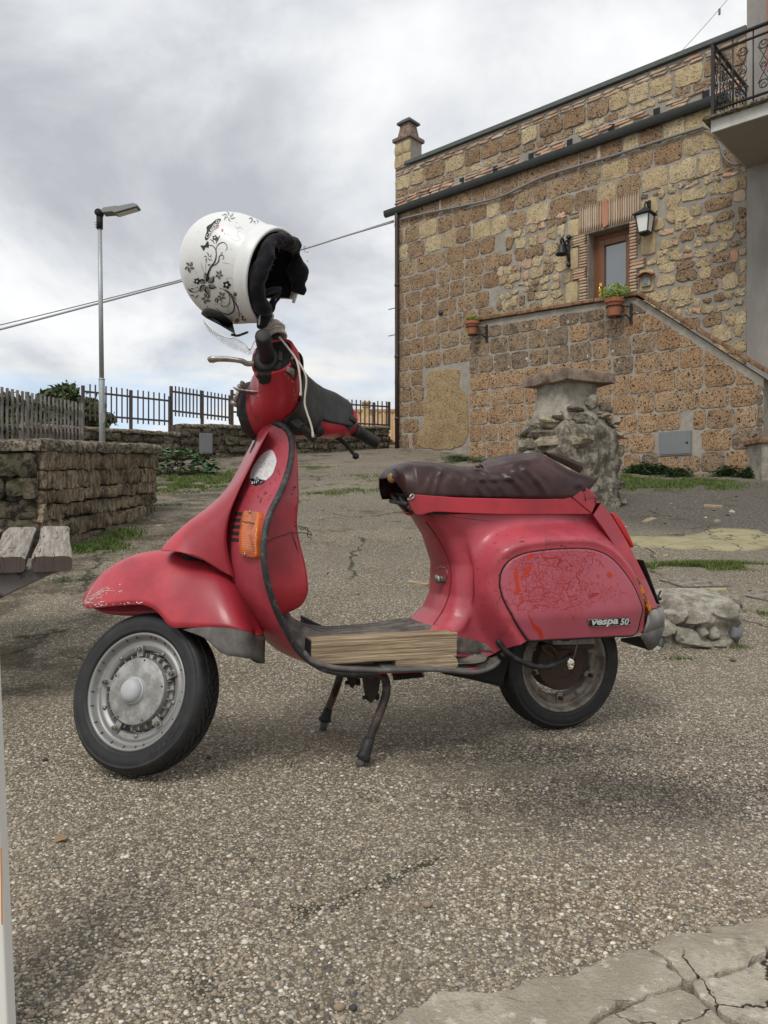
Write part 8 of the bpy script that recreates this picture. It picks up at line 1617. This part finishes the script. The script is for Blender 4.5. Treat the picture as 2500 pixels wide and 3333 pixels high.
# levers
b = MB(); P = cr([T('E2', *p, y) for p, y in (((505, 488), -.215), ((440, 492), -.225), ((395, 470), -.235), ((300, 455), -.242), ((200, 450), -.246), ((130, 455), -.248), ((108, 462), -.248))], 30); b.tube(P, np.interp(np.arange(30), [0, 5, 10, 24, 27, 29], [.009, .0085, .0075, .0085, .0105, .008]), 10, flat=.75); pout(b, 'brake_lever', M['steel'], turned=True)
b = MB(); P = cr([T('E2', *p, y) for p, y in (((1215, 1130), .20), ((1260, 1160), .215), ((1320, 1215), .235), ((1365, 1275), .245), ((1386, 1296), .248))], 24); b.tube(P, np.interp(np.arange(24), [0, 8, 19, 22, 23], [.009, .0085, .007, .006, .006]), 10, flat=.7); b.add(IV * .0115 + P[-1], IF); pout(b, 'brake_lever', M['rub'], turned=True)
b = MB(); q = T('E2', 1040, 1068, .07); b.tube([q + np.array([.0, -.01, .01]), q + np.array([0, .02, .0])], .018, 12); pout(b, 'cable_guide', M['rub'], turned=True)
# steel mirror strap with bolts on the left side
b = MB(); P = [T('E2', *p, y) for p, y in (((335, 712), -.105), ((420, 735), -.11), ((540, 748), -.105), ((640, 748), -.10), ((722, 745), -.098))]; P = cr(P, 20); rows = [[p + np.array([0, dy, dz]) for dy, dz in ((-.012, .0022), (.012, .0022), (.012, -.0022), (-.012, -.0022))] for p in P]; V, Fc = grid(rows, closed_v=True); Fc += [(0, 1, 2, 3), (79, 78, 77, 76)]; stp = bev(part('steel_strap', ST(V), Fc, M['steel'], smooth=False), .0012)
b = MB(); b.tube([T('E2', 402, 648, -.105), T('E2', 325, 845, -.105)], .0062, 10); b.tube([T('E2', 335, 825, -.105), T('E2', 320, 855, -.105)], .0118, 6); b.tube([T('E2', 392, 690, -.105), T('E2', 380, 708, -.105)], .0118, 6); pout(b, 'bolt', M['steel'], stp, turned=True)
for x, y in ((545, 770), (690, 775)): b = MB(); p = T('E2', x, y - 12, -.104); b.cyl(p, p + np.array([0, 0, -.014]), .0075, 6); b.cyl(p + np.array([0, .03, -.007]), p + np.array([0, 0, -.007]), .006, 8); pout(b, 'nut', M['grease'], stp, turned=True, smooth=False)
# stub of the mirror stem, behind the left grip
st0, st1 = T('E2', 725, 365, -.135), T('E2', 690, 250, -.135); b = MB(); b.tube([st0 - (st1 - st0) * .5, st1 + (st1 - st0) * .6], .0165, 14); pout(b, 'mirror_stem', M['rub'], turned=True)

# ================================================================ two timber offcuts on the floor
def timber(c, h, label, seed):
    nx = 26; rows = []
    for i in range(nx):
        f_ = i / (nx - 1) * 2 - 1; e = .003; ring = [(-1 + e / h[1], -1), (1 - e / h[1], -1), (1, -1 + e / h[2]), (1, 1 - e / h[2]), (1 - e / h[1], 1), (.3, 1.0), (-.3, 1.0), (-1 + e / h[1], 1), (-1, 1 - e / h[2]), (-1, .3), (-1, -.3), (-1, -1 + e / h[2])]
        rows.append([[f_ * h[0], y * h[1], z * h[2]] for y, z in ring])
    A = np.array(rows); A += np.stack([vn(A + seed + 7 * j, 22) for j in range(3)], -1) * np.array([.004, .003, .003]); A[-1, :, 0] += vn(A[-1] + seed, 70) * .02; A[-2, :, 2] -= .003; V, Fc = grid(A, closed_v=True); Fc += [tuple(range(12)), tuple(range((nx - 1) * 12 + 11, (nx - 1) * 12 - 1, -1))]
    lc = np.array(c); wc = RB @ lc + BO; t = mk('timber_block', V, Fc, M['wood'], None, ang=40); t.location = tuple(wc); t.rotation_euler = (0, R(.3), BT); return tag(t, label, 'timber block')
a, c_ = L('E6', 140, 292, -.205), L('E6', 1180, 418, -.205); timber(((a[0] + c_[0]) / 2, -.176, (a[2] + c_[2]) / 2), ((c_[0] - a[0]) / 2, .029, (a[2] - c_[2]) / 2 - .001), 'long weathered timber block lying on the scooter floor', 1)
a, c_ = L('E6', 750, 424, -.205), L('E6', 1187, 496, -.205); timber(((a[0] + c_[0]) / 2, -.176, (a[2] + c_[2]) / 2), ((c_[0] - a[0]) / 2, .029, (a[2] - c_[2]) / 2 - .001), 'short timber block wedged under the long one on the scooter floor', 3)
e_ = L('E6', 140, 292, -.205); b = MB(); c_ = RB @ np.array([e_[0] - .0012, -.176, (e_[2] + L('E6', 140, 418, -.205)[2]) / 2 + .0]) + BO; b.box((0, 0, 0), (.0015, .0285, .029)); o = b.out('painted_end', M['dark'], None, smooth=False); o.parent = [q for q in bpy.data.objects if q.name == 'timber_block'][0]; o.matrix_parent_inverse = Matrix(); o.location = (-(L('E6', 1180, 418, -.205)[0] - e_[0]) / 2 - .001, 0, 0)
# ================================================================ HELMET hung neck outward on the mirror stem
hU = np.array([-.88, .38, .285]); hF = np.array([-.319, 0, -.948]); hU /= np.linalg.norm(hU); hF -= hU * (hF @ hU); hF /= np.linalg.norm(hF); hS = np.cross(hF, hU); hS = -hS if hS[1] > 0 else hS; hF, hS = hF * math.cos(R(46)) - hS * math.sin(R(46)), hS * math.cos(R(46)) + hF * math.sin(R(46))   # up, face, side towards the camera
HDp = 1.92; hC = WD('E3', 742, 742, HDp)
hel = thing('helmet', 'white open face helmet with black flower print hung on the scooter mirror stem', 'helmet', tuple(hC))
def HWp(s, f, u): return np.asarray(s, float)[..., None] * hS + np.asarray(f, float)[..., None] * hF + np.asarray(u, float)[..., None] * hU
NECK = -.115
def hshape(u):
    u = np.asarray(u, float); top = (1 - np.clip(u / .140, 0, 1) ** 2.25) ** (1 / 2.25); lowf = 1 - .17 * sm(-u, .0, .115); lows = 1 - .07 * sm(-u, .02, .115); return np.where(u > 0, top * .139, .139 * lowf), np.where(u > 0, top * .120, .120 * lows)
def hpt(u, a, off=0.0):
    rf, rs = hshape(u); return HWp((rs + off) * np.sin(a), (rf + off) * np.cos(a) * (1 + .02 * np.cos(a)), u + off * np.clip(u / .140, 0, 1))
uu = np.concatenate([np.linspace(NECK, .0, 24), .140 * np.sin(np.linspace(.04, math.pi / 2 - .02, 30))]); na = 120; aa = np.linspace(0, 2 * math.pi, na, endpoint=False)
def faceopen(u, a):   # opening for the face, in front
    return (abs((a + math.pi) % (2 * math.pi) - math.pi) < .66 - .22 * sm(u, -.03, .05)) & (u < .045)
A = np.array([hpt(np.full(na, u), aa) for u in uu]); idx = lambda i, j: i * na + j % na; V = A.reshape(-1, 3); Fc = []
for i in range(len(uu) - 1):
    for j in range(na):
        if not faceopen((uu[i] + uu[i + 1]) / 2, aa[j] + math.pi / na): Fc.append((idx(i, j), idx(i, j + 1), idx(i + 1, j + 1), idx(i + 1, j)))
V = np.vstack([V, [HWp(0, 0, .141)]]); Fc += [(idx(len(uu) - 1, j), idx(len(uu) - 1, j + 1), len(V) - 1) for j in range(na)]
shell = solid(mk('shell', V, Fc, M['shell'], hel), .006, -1); HBV = bvh(V + hC, Fc)
def castw(tree, k, x, y, eps=.0006):
    o, r = wray(k, x, y); h = tree.ray_cast(Vector(o), Vector(r).normalized())
    if h[0] is None: return None, None
    n = np.array(h[1]); n = -n if n @ r > 0 else n
    return np.array(h[0]) + n * eps - hC, n
# raised collar along the neck edge, and the ridge line
b = MB(); b.tube([hpt(NECK, a, .0005) for a in np.linspace(.62, 2 * math.pi - .62, 90)], .0042, 8); b.out('edge_trim', M['whitep'] if False else M['shell'], hel)
A = np.array([[hpt(u, a, o_) for a in np.linspace(.95, 2 * math.pi - .95, 90)] for u, o_ in ((NECK + .001, .0035), (NECK + .012, .0042), (NECK + .026, .0036), (NECK + .034, .0005))]); V, Fc = grid(A); mk('rear_band', V, Fc, M['shell'], hel)
# lining: padded inside with a thick roll around the neck hole
ul = np.concatenate([np.linspace(NECK - .004, 0, 12), .128 * np.sin(np.linspace(.08, 1.5, 14))]); A = np.array([hpt(np.full(80, u * .93), np.linspace(0, 2 * math.pi, 80, endpoint=False), -.017) for u in ul]); V, Fc = grid(A, closed_v=True); la = np.linspace(0, 2 * math.pi, 80, endpoint=False); Fc = [f for f in Fc if not faceopen(ul[min(f[0] // 80, 24)], la[f[0] % 80] + .04)]; V = np.vstack([V, [HWp(0, 0, .122)]]); Fc += [(25 * 80 + j, 25 * 80 + (j + 1) % 80, len(V) - 1) for j in range(80)]
lin = mk('lining', V, Fc, M['fabric'], hel)
rows = []; NA = 96
for a in np.linspace(.95, 2 * math.pi - .80, NA):
    rf, rs = hshape(NECK); fat = .0168 + .003 * math.sin(a * 3 + 1) * math.sin(a) + .002 * math.cos(a * 5); cen_f, cen_s = (rf - .0085 - fat * .85) * math.cos(a), (rs - .0085 - fat * .85) * math.sin(a); bulge = .002 + .010 * sm(-math.cos(a), .1, .9) + .004 * math.sin(2 * a) ** 2
    ring = []
    for q in np.linspace(0, 2 * math.pi, 16, endpoint=False): d_ = np.array([math.cos(a), math.sin(a)]); k_ = fat * math.cos(q) * .85; ring.append(HWp(cen_s + d_[1] * k_, cen_f + d_[0] * k_, NECK - bulge - fat * .5 + fat * 1.15 * math.sin(q)))
    rows.append(ring)
A = np.array(rows); nz = vn(A * 1.0, 24)[..., None] * .020 + vn(A + 3, 70)[..., None] * .009; A = A + nz * (A - A.mean(1, keepdims=True)) / (np.linalg.norm(A - A.mean(1, keepdims=True), axis=-1, keepdims=True) + 1e-9) * 1.0
V, Fc = grid(A, closed_v=True); Fc += [tuple(range(16)), tuple(range((NA - 1) * 16, NA * 16))]; mk('neck_roll', V, Fc, M['fabric'], hel)
b = MB()   # frayed threads along the roll
for _ in range(60):
    a = math.pi + rng.normal() * .6; rf, rs = hshape(NECK); p = HWp((rs - .02) * math.sin(a), (rf - .02) * math.cos(a), NECK - .035 - .012 * rng.random()); d_ = rng.normal(0, .0035, (2, 3)); b.tube(cr([p, p + d_[0] - hU * .005, p + d_[0] + d_[1]], 6), .0005, 3)
b.out('frayed_thread', M['fabric'], hel, kind='stuff')
def e3(x, y, d): return WD('E3', x, y, d) - hC
# cheek pads and strap hanging out, with a buckle
def blobtube(pts, r_, m, name, n=10, flat=.5): b = MB(); P = cr([e3(*p) for p in pts], 22); b.tube(P + np.stack([vn(P + 7 * j, 40) for j in range(3)], -1) * .006, np.interp(np.arange(22), [0, 3, 18, 21], [.4, 1, 1, .5]) * r_, n, flat=flat); return b.out(name, m, hel)
blobtube([(1010, 1040, 1.86), (1100, 1050, 1.86), (1200, 1020, 1.87), (1310, 1000, 1.9)], .013, M['fabric'], 'cheek_pad'); blobtube([(1040, 1100, 1.85), (1100, 1190, 1.86), (1160, 1250, 1.87)], .012, M['fabric'], 'cheek_pad')
blobtube([(1315, 1040, 1.90), (1250, 1080, 1.89), (1210, 1160, 1.88), (1190, 1240, 1.88), (1215, 1290, 1.88)], .011, M['fabric'], 'chin_strap', flat=.35); blobtube([(1290, 1090, 1.90), (1250, 1180, 1.89), (1215, 1290, 1.885)], .007, M['fabric'], 'chin_strap', flat=.3)
b = MB(); b.tube(cr([e3(1195, 1300, 1.88), e3(1215, 1330, 1.88), e3(1205, 1370, 1.88), e3(1185, 1400, 1.88)], 10), .004, 6); b.out('strap_buckle', M['steel'], hel)
# black padded strip with white lettering below the neck hole
q = [(1015, 1180), (1100, 1205), (1180, 1260), (1195, 1330), (1180, 1400), (1120, 1490), (1015, 1490), (1018, 1330)]; P = cr(q, 40, True); c_ = P.mean(0); rows = []
for f_, d_ in ((1.0, 1.895), (1.0, 1.865), (.93, 1.852), (.6, 1.848), (.2, 1.847)): rows.append([e3(*(c_ + (p - c_) * f_), d_) for p in P])
V, Fc = grid(rows, closed_v=True); Fc.append(tuple(range(160, 200))); strip = mk('neck_strip', V, Fc, M['fabric'], hel); STB = bvh(V + hC, Fc)
lettering(STB, 'E3', 'caberg', (1048, 1452), (1072, 1288), 30, M['whiteink'], 'strip_lettering', strip, 0, .01, castf=castw, eps=.0012)
# visor pivot disc (black oval) and clear visor
def hdecal(items, m, name, eps=.0006, parent=hel):
    b = MB()
    for it in items:
        if it[0] == 'p': b.add(*decal(HBV, 'E3', it[1], None, '', None, eps=eps, castf=castw, n=it[2] if len(it) > 2 else None))
        else: b.add(*ribbon(HBV, 'E3', it[1], it[2], eps, castf=castw))
    return b.out(name, m, parent, smooth=False, kind='stuff')
ev = lambda cx, cy, a, b_, rot, n=40: [(cx + a * math.cos(q) * math.cos(rot) - b_ * math.sin(q) * math.sin(rot), cy + a * math.cos(q) * math.sin(rot) + b_ * math.sin(q) * math.cos(rot)) for q in np.linspace(0, 2 * math.pi, n, endpoint=False)]
rows = []
for k_, e_ in ((1.0, -.003), (1.0, .005), (.94, .0085), (.66, .010), (.62, .007), (.3, .007), (.08, .007)):
    r_ = []; last = None
    for p in ev(528, 1418, 262 * k_, 112 * k_, R(37), 48):
        h, _ = castw(HBV, 'E3', *p, e_)
        if h is None: h = last if last is not None else e3(*p, 1.84)
        r_.append(h); last = h
    rows.append(r_)
V, Fc = grid(rows, closed_v=True); Fc.append(tuple(range(6 * 48, 7 * 48))); mk('visor_pivot', V, Fc, M['plast'], hel, ang=60)
b = MB(); b.add(*ribbon(HBV, 'E3', [(440, 1430), (510, 1455), (580, 1500)], [10, 22, 10], .0105, castf=castw)); b.out('pivot_slot', M['ink'], hel, smooth=False)
rows = []
for t_ in np.linspace(0, 1, 16):
    u = .062 - .235 * t_ ; u = .062 + (.062 - .175) * 0 - .22 * t_; row = []
    for a in np.linspace(-1.12, 1.12, 40):
        rf, rs = hshape(max(-.06, min(.05, u))); rad_f = rf + .014 + .010 * t_; rad_s = rs + .010; keep = 1 - .55 * sm(abs(a), .75, 1.12) * t_; row.append(HWp(rad_s * math.sin(a) * 1.02, rad_f * math.cos(a), .062 - .22 * t_ * keep))
    rows.append(row)
vis_rows = []
AV = [(( 318, 1345), 1.835), ((345, 1400), 1.83), ((440, 1510), 1.82), ((560, 1590), 1.82), ((690, 1625), 1.82), ((700, 1605), 1.82), ((850, 1690), 1.83), ((905, 1760), 1.83), ((925, 1772), 1.84)]
va = cr([e3(*p, d) for p, d in AV], 26); vb = cr([e3(*p, d) for p, d in (((322, 1352), 1.93), ((360, 1420), 1.97), ((470, 1530), 1.99), ((600, 1630), 2.0), ((720, 1700), 2.0), ((800, 1740), 1.99), ((880, 1775), 1.98), ((930, 1775), 1.96), ((1000, 1640), 1.93))], 26)
rows = [[va[i] * (1 - t_) + vb[i] * t_ + hF * .022 * math.sin(math.pi * t_) for i in range(26)] for t_ in np.linspace(0, 1, 12)]; V, Fc = grid(rows); vis = solid(mk('visor', V, Fc, M['visor'], hel), .002, 0)
b = MB(); b.tube(va, .0016, 6); b.out('visor_edge', M['shell'], vis)
b = MB(); b.tube(cr([e3(690, 1575, 1.86), e3(760, 1590, 1.87), (e3(840, 1565, 1.88)), e3(880, 1550, 1.9)], 14), .006, 8, flat=.5); b.out('side_vent', M['plast'], hel)
# ---- floral print
def flower5(cx, cy, r_, rot=0.0, pet=.55): 
    out = []
    for i in range(5): q = rot + i * 2 * math.pi / 5; out.append(('p', ev(cx + r_ * .62 * math.cos(q), cy + r_ * .62 * math.sin(q), r_ * .42, r_ * .36, q, 10), 12))
    return out + [('p', ev(cx, cy, r_ * .5, r_ * .5, 0, 10), 12)]
def star(cx, cy, r_, rot=0.0, n=5, wd=.30, sq=.85):
    """pointed petals: light body, dark edge on one side"""
    body, edge = [], []
    for i in range(n):
        q = rot + i * 2 * math.pi / n; e = np.array([math.cos(q) * sq, math.sin(q)]); f_ = np.array([-e[1], e[0]]); c_ = np.array([cx, cy]); tip = c_ + e * r_; base = c_ + e * r_ * .16
        body.append(('p', [base, base + (tip - base) * .35 + f_ * r_ * wd * .8, base + (tip - base) * .7 + f_ * r_ * wd * .7, tip, base + (tip - base) * .7 - f_ * r_ * wd * .55, base + (tip - base) * .35 - f_ * r_ * wd * .6], 16))
        edge.append(('r', [base, base + (tip - base) * .4 + f_ * r_ * wd * .85, tip], [r_ * .02, r_ * .16, r_ * .03])); edge.append(('r', [base, base + (tip - base) * .5, base + (tip - base) * .85], [r_ * .02, r_ * .035, r_ * .01]))
    return body, edge
leaf = lambda x0, y0, x1, y1, w_, bend=.25: ('p', [(x0, y0), (x0 + (x1 - x0) * .4 - (y1 - y0) * bend * .6 - w_ * .3, y0 + (y1 - y0) * .4 + (x1 - x0) * bend * .6), (x1, y1), (x0 + (x1 - x0) * .45 + (y1 - y0) * .12 - (y1 - y0) * bend * .4, y0 + (y1 - y0) * .45 - (x1 - x0) * .22 + (x1 - x0) * bend * .3)], 16)
G_, K_ = [], []
for cx, cy, r_, rot, n_ in ((372, 925, 150, .3, 6), (148, 705, 78, .2, 5), (527, 805, 64, .1, 5), (362, 1112, 76, .5, 5), (560, 1082, 66, .4, 5)): bd, eg = star(cx, cy, r_, rot, n_); G_ += bd; K_ += eg
_, eg = star(385, 580, 66, .6, 5); K_ += [e for e in eg if e[2][1] > 6]
_, eg = star(650, 60, 70, .2, 6, .3, 1.3); G2_ = [e for e in eg]
for a in ((475, 333, 34), (247, 888, 42), (627, 935, 52), (498, 1130, 28), (850, 1360, 40)): K_ += flower5(*a)
K_ += [('r', [(372, 890), (385, 800), (420, 712), (468, 645), (490, 570), (486, 490), (462, 448), (430, 430), (400, 428)], [30, 20, 12, 8]), ('r', [(486, 505), (502, 440), (540, 402), (588, 392), (622, 425), (630, 465), (610, 498)], [4, 10, 8, 5]), ('r', [(425, 700), (490, 670), (524, 622), (530, 575), (558, 552), (586, 570), (586, 598), (566, 604)], [6, 13, 10, 6]), ('r', [(468, 412), (445, 370), (408, 352)], [3, 12, 3]), ('r', [(487, 412), (500, 370), (540, 300)], [3, 20, 3]), ('p', [(288, 432), (330, 432), (350, 425), (366, 395), (388, 374), (397, 440), (385, 462), (362, 448), (345, 470), (328, 500), (310, 465)], 26),
  ('r', [(528, 975), (640, 1018), (740, 1112), (865, 1146)], [4, 12, 9, 4]), ('r', [(590, 995), (680, 1080), (722, 1190), (712, 1270), (650, 1312), (560, 1290), (482, 1232)], [4, 12, 15, 11, 4]), ('r', [(700, 1105), (755, 1200), (785, 1290), (795, 1365)], [4, 13, 10, 4]), ('r', [(640, 1020), (668, 1110), (650, 1185), (600, 1218), (558, 1200), (553, 1165), (582, 1152)], [4, 9, 8, 5]), ('r', [(690, 1080), (780, 1180), (860, 1290)], [3, 8, 3]),
  leaf(768, 1185, 866, 1212, 16), leaf(830, 1255, 925, 1232, 20), leaf(806, 1250, 862, 1292, 12), leaf(770, 1195, 812, 1240, 12), ('r', [(292, 980), (255, 1018), (200, 1030), (150, 1012), (118, 972)], [3, 8, 7, 3]), ('r', [(250, 1005), (262, 978), (240, 962), (222, 980), (232, 1000)], [3, 6, 5, 3]), leaf(165, 1065, 210, 1082, 12), leaf(214, 1108, 268, 1062, 14), leaf(135, 990, 195, 1030, 10), leaf(160, 985, 212, 985, 8)]
for x, y, r_ in ((392, 680, 9), (408, 676, 8), (182, 944, 5), (202, 895, 5), (210, 905, 5), (195, 900, 4), (508, 1165, 6), (510, 1186, 5), (378, 1212, 8), (808, 1300, 5), (818, 1320, 5), (826, 1338, 5), (480, 1180, 4)): K_.append(('p', ev(x, y, r_, r_, 0, 8), 8))
hdecal(G_, M['greyink'], 'flower_print', .0006); hdecal([('r', [(290, 640), (310, 720), (340, 790)], [2, 16, 3]), ('r', [(360, 640), (352, 720), (360, 800)], [2, 12, 3]), ('r', [(640, 830), (610, 880), (640, 850), (690, 855), (712, 890), (690, 905)], [2, 6, 6, 3]), ('r', [(700, 1150), (650, 1200), (640, 1260), (660, 1290), (690, 1270)], [2, 7, 6, 3]), ('r', [(720, 1290), (760, 1300), (790, 1350)], [2, 12, 3]), ('r', [(210, 750), (240, 770), (220, 790)], [2, 6, 3]), ('r', [(560, 640), (620, 660), (670, 665)], [2, 8, 3])], mat('pale_grey_print', col=(.50, .51, .48), rough=.35), 'vine_print', .0005)
hdecal(K_, M['ink'], 'vine_print', .0011); hdecal([e for a in ((475, 333, 34), (247, 888, 42), (627, 935, 52), (498, 1130, 28), (850, 1360, 40)) for e in [('p', ev(a[0], a[1], a[2] * .30, a[2] * .30, 0, 10), 12)]], M['shell'], 'flower_eye', .0016)
hdecal([('r', [(905, 90), (940, 80), (950, 110), (920, 150)], [3, 16, 14, 3]), ('r', [(960, 130), (985, 120), (985, 160)], [3, 12, 3]), ('r', [(1005, 105), (1025, 120), (1018, 148)], [3, 10, 3])] + G2_, mat('dark_grey_print', col=(.13, .135, .13), rough=.35), 'leaf_print', .0007)
hdecal([('p', ev(568, 236, 13, 17, .3, 10)), ('r', [(550, 538), (572, 518)], [8, 12, 8]), ('p', ev(597, 275, 5, 7, .3, 8)), ('r', [(355, 655), (372, 600)], [3, 5, 3]), ('r', [(425, 590), (440, 625)], [3, 6, 3]), ('p', ev(425, 293, 4, 5, 0, 8))], M['redink'], 'red_fleck', .0014)
hdecal([('r', q, [1.5, w_, 1.5]) for q, w_ in (([(735, 175), (760, 215), (800, 195), (830, 235)], 4), ([(650, 320), (690, 345), (740, 375), (800, 350), (760, 300), (770, 255), (800, 240)], 3), ([(775, 805), (790, 815)], 9), ([(690, 670), (700, 700)], 6), ([(742, 130), (755, 145)], 5), ([(525, 470), (528, 480)], 6), ([(220, 370), (225, 380)], 5), ([(250, 255), (268, 258)], 4), ([(580, 300), (640, 290), (700, 310)], 3), ([(710, 600), (708, 615)], 4), ([(850, 965), (870, 970)], 5), ([(185, 575), (190, 578)], 5), ([(880, 880), (884, 900)], 4))], mat('scuff_grey', col=(.24, .23, .21), rough=.6), 'scuff', .0012)
# slanted name plate print
hdecal([('p', [(345, 340), (352, 300), (372, 240), (365, 200), (395, 170), (430, 150), (490, 98), (540, 88), (550, 104), (520, 150), (470, 210), (435, 250), (405, 320), (370, 362), (350, 358)], 44)], M['ink'], 'name_print', .0008); lettering(HBV, 'E3', 'CABERG', (385, 345), (538, 122), 40, M['whiteink'], 'name_lettering', hel, 0, .02, castf=castw, eps=.0016)
hdecal([('r', [(470, 225), (505, 200), (522, 172), (505, 160)], [4, 10, 4])], M['redink'], 'name_print', .0015)
for x, y, r_, mm in ((742, 1050, 31, 'stud'), (757, 1392, 28, 'stud')):
    rows = [[castw(HBV, 'E3', *p, e_)[0] for p in ev(x, y, r_ * k_, r_ * k_, 0, 20)] for k_, e_ in ((1, -.001), (1, .002), (.8, .0038), (.4, .0044), (.05, .0046))]; V, Fc = grid(rows, closed_v=True); mk('stud', V, Fc, M[mm], hel)
lettering(HBV, 'E3', '  S P R A', (372, 1318), (555, 1385), 26, M['greyink'], 'pivot_lettering', hel, 0, .0, castf=castw, eps=.0105) if False else None

# ================================================================ ROPE binding the helmet to the stem
r0 = WD('E2', 660, 200, 1.905); rope = thing('rope', 'white cotton rope wound round the mirror stem with two hanging ends', 'rope', tuple(r0)); wl = lambda P: (RB @ np.asarray(P).T).T + BO
sA, sB = wl(ST(st0))[0], wl(ST(st1))[0]; sA, sB = sA + (sB - sA) * .78, sA + (sB - sA) * 1.9; ax = (sB - sA); al = np.linalg.norm(ax); ax /= al; e1 = np.cross(ax, [0, 1, 0]); e1 /= np.linalg.norm(e1); e2 = np.cross(ax, e1)
b = MB(); n = 520; P = [sA + ax * al * (.04 + .92 * t_ + .028 * math.sin(t_ * 41)) + (e1 * math.cos(t_ * 74) + e2 * math.sin(t_ * 74)) * (.0205 + .0045 * math.sin(t_ * 13) + .003 * math.sin(t_ * 31)) for t_ in np.linspace(0, 1, n)]; b.tube(np.array(P) - r0, .0040, 6); b.out('winding', M['rope'], rope)
def rend(pts, name='loose_end'):
    b = MB(); P = cr([WD('E2', x, y, d) - r0 for x, y, d in pts], 60); b.tube(P, np.where(np.arange(60) > 56, .0034, .0025), 7); b.out(name, M['rope'], rope)
rend([(722, 262, 1.92), (770, 320, 1.90), (820, 385, 1.885), (860, 440, 1.875), (882, 500, 1.865), (895, 570, 1.86), (905, 650, 1.86), (908, 720, 1.86), (905, 772, 1.86)]); rend([(722, 262, 1.925), (780, 330, 1.905), (850, 430, 1.885), (910, 510, 1.875), (950, 590, 1.87), (956, 670, 1.87), (945, 760, 1.87), (942, 840, 1.87), (962, 920, 1.87), (990, 1000, 1.87), (1008, 1070, 1.87), (1016, 1135, 1.87)])
b = MB(); b.tube(cr([WD('E2', 640, 260, 1.90) - r0, WD('E2', 560, 290, 1.88) - r0, WD('E2', 510, 290, 1.86) - r0, WD('E2', 468, 372, 1.85) - r0], 20), .0011, 5); b.out('thread', M['rope'], rope)
b = MB()
for _ in range(16): p = WD('E2', 705, 190, 1.9) - r0 + rng.normal(0, .006, 3); d_ = np.array([.015, -.004, .006]) * rng.random() + rng.normal(0, .008, 3); b.tube([p, p + d_ * .6, p + d_ + rng.normal(0, .003, 3)], .00035, 3)
b.out('frayed_fibre', M['rope'], rope)

# repeats of a kind carry one group phrase
for kind_, phrase in (('fence', 'steel fence panels'), ('tree', 'trees beyond the fence'), ('flower pot', 'flower pots on the stair wall'), ('timber block', 'timber blocks on the scooter floor'), ('pipe', 'pipes by the stair wall'), ('cable', 'cables on and near the house')):
    for o in bpy.data.objects:
        if o.parent is None and o.get('category') == kind_: o['group'] = phrase
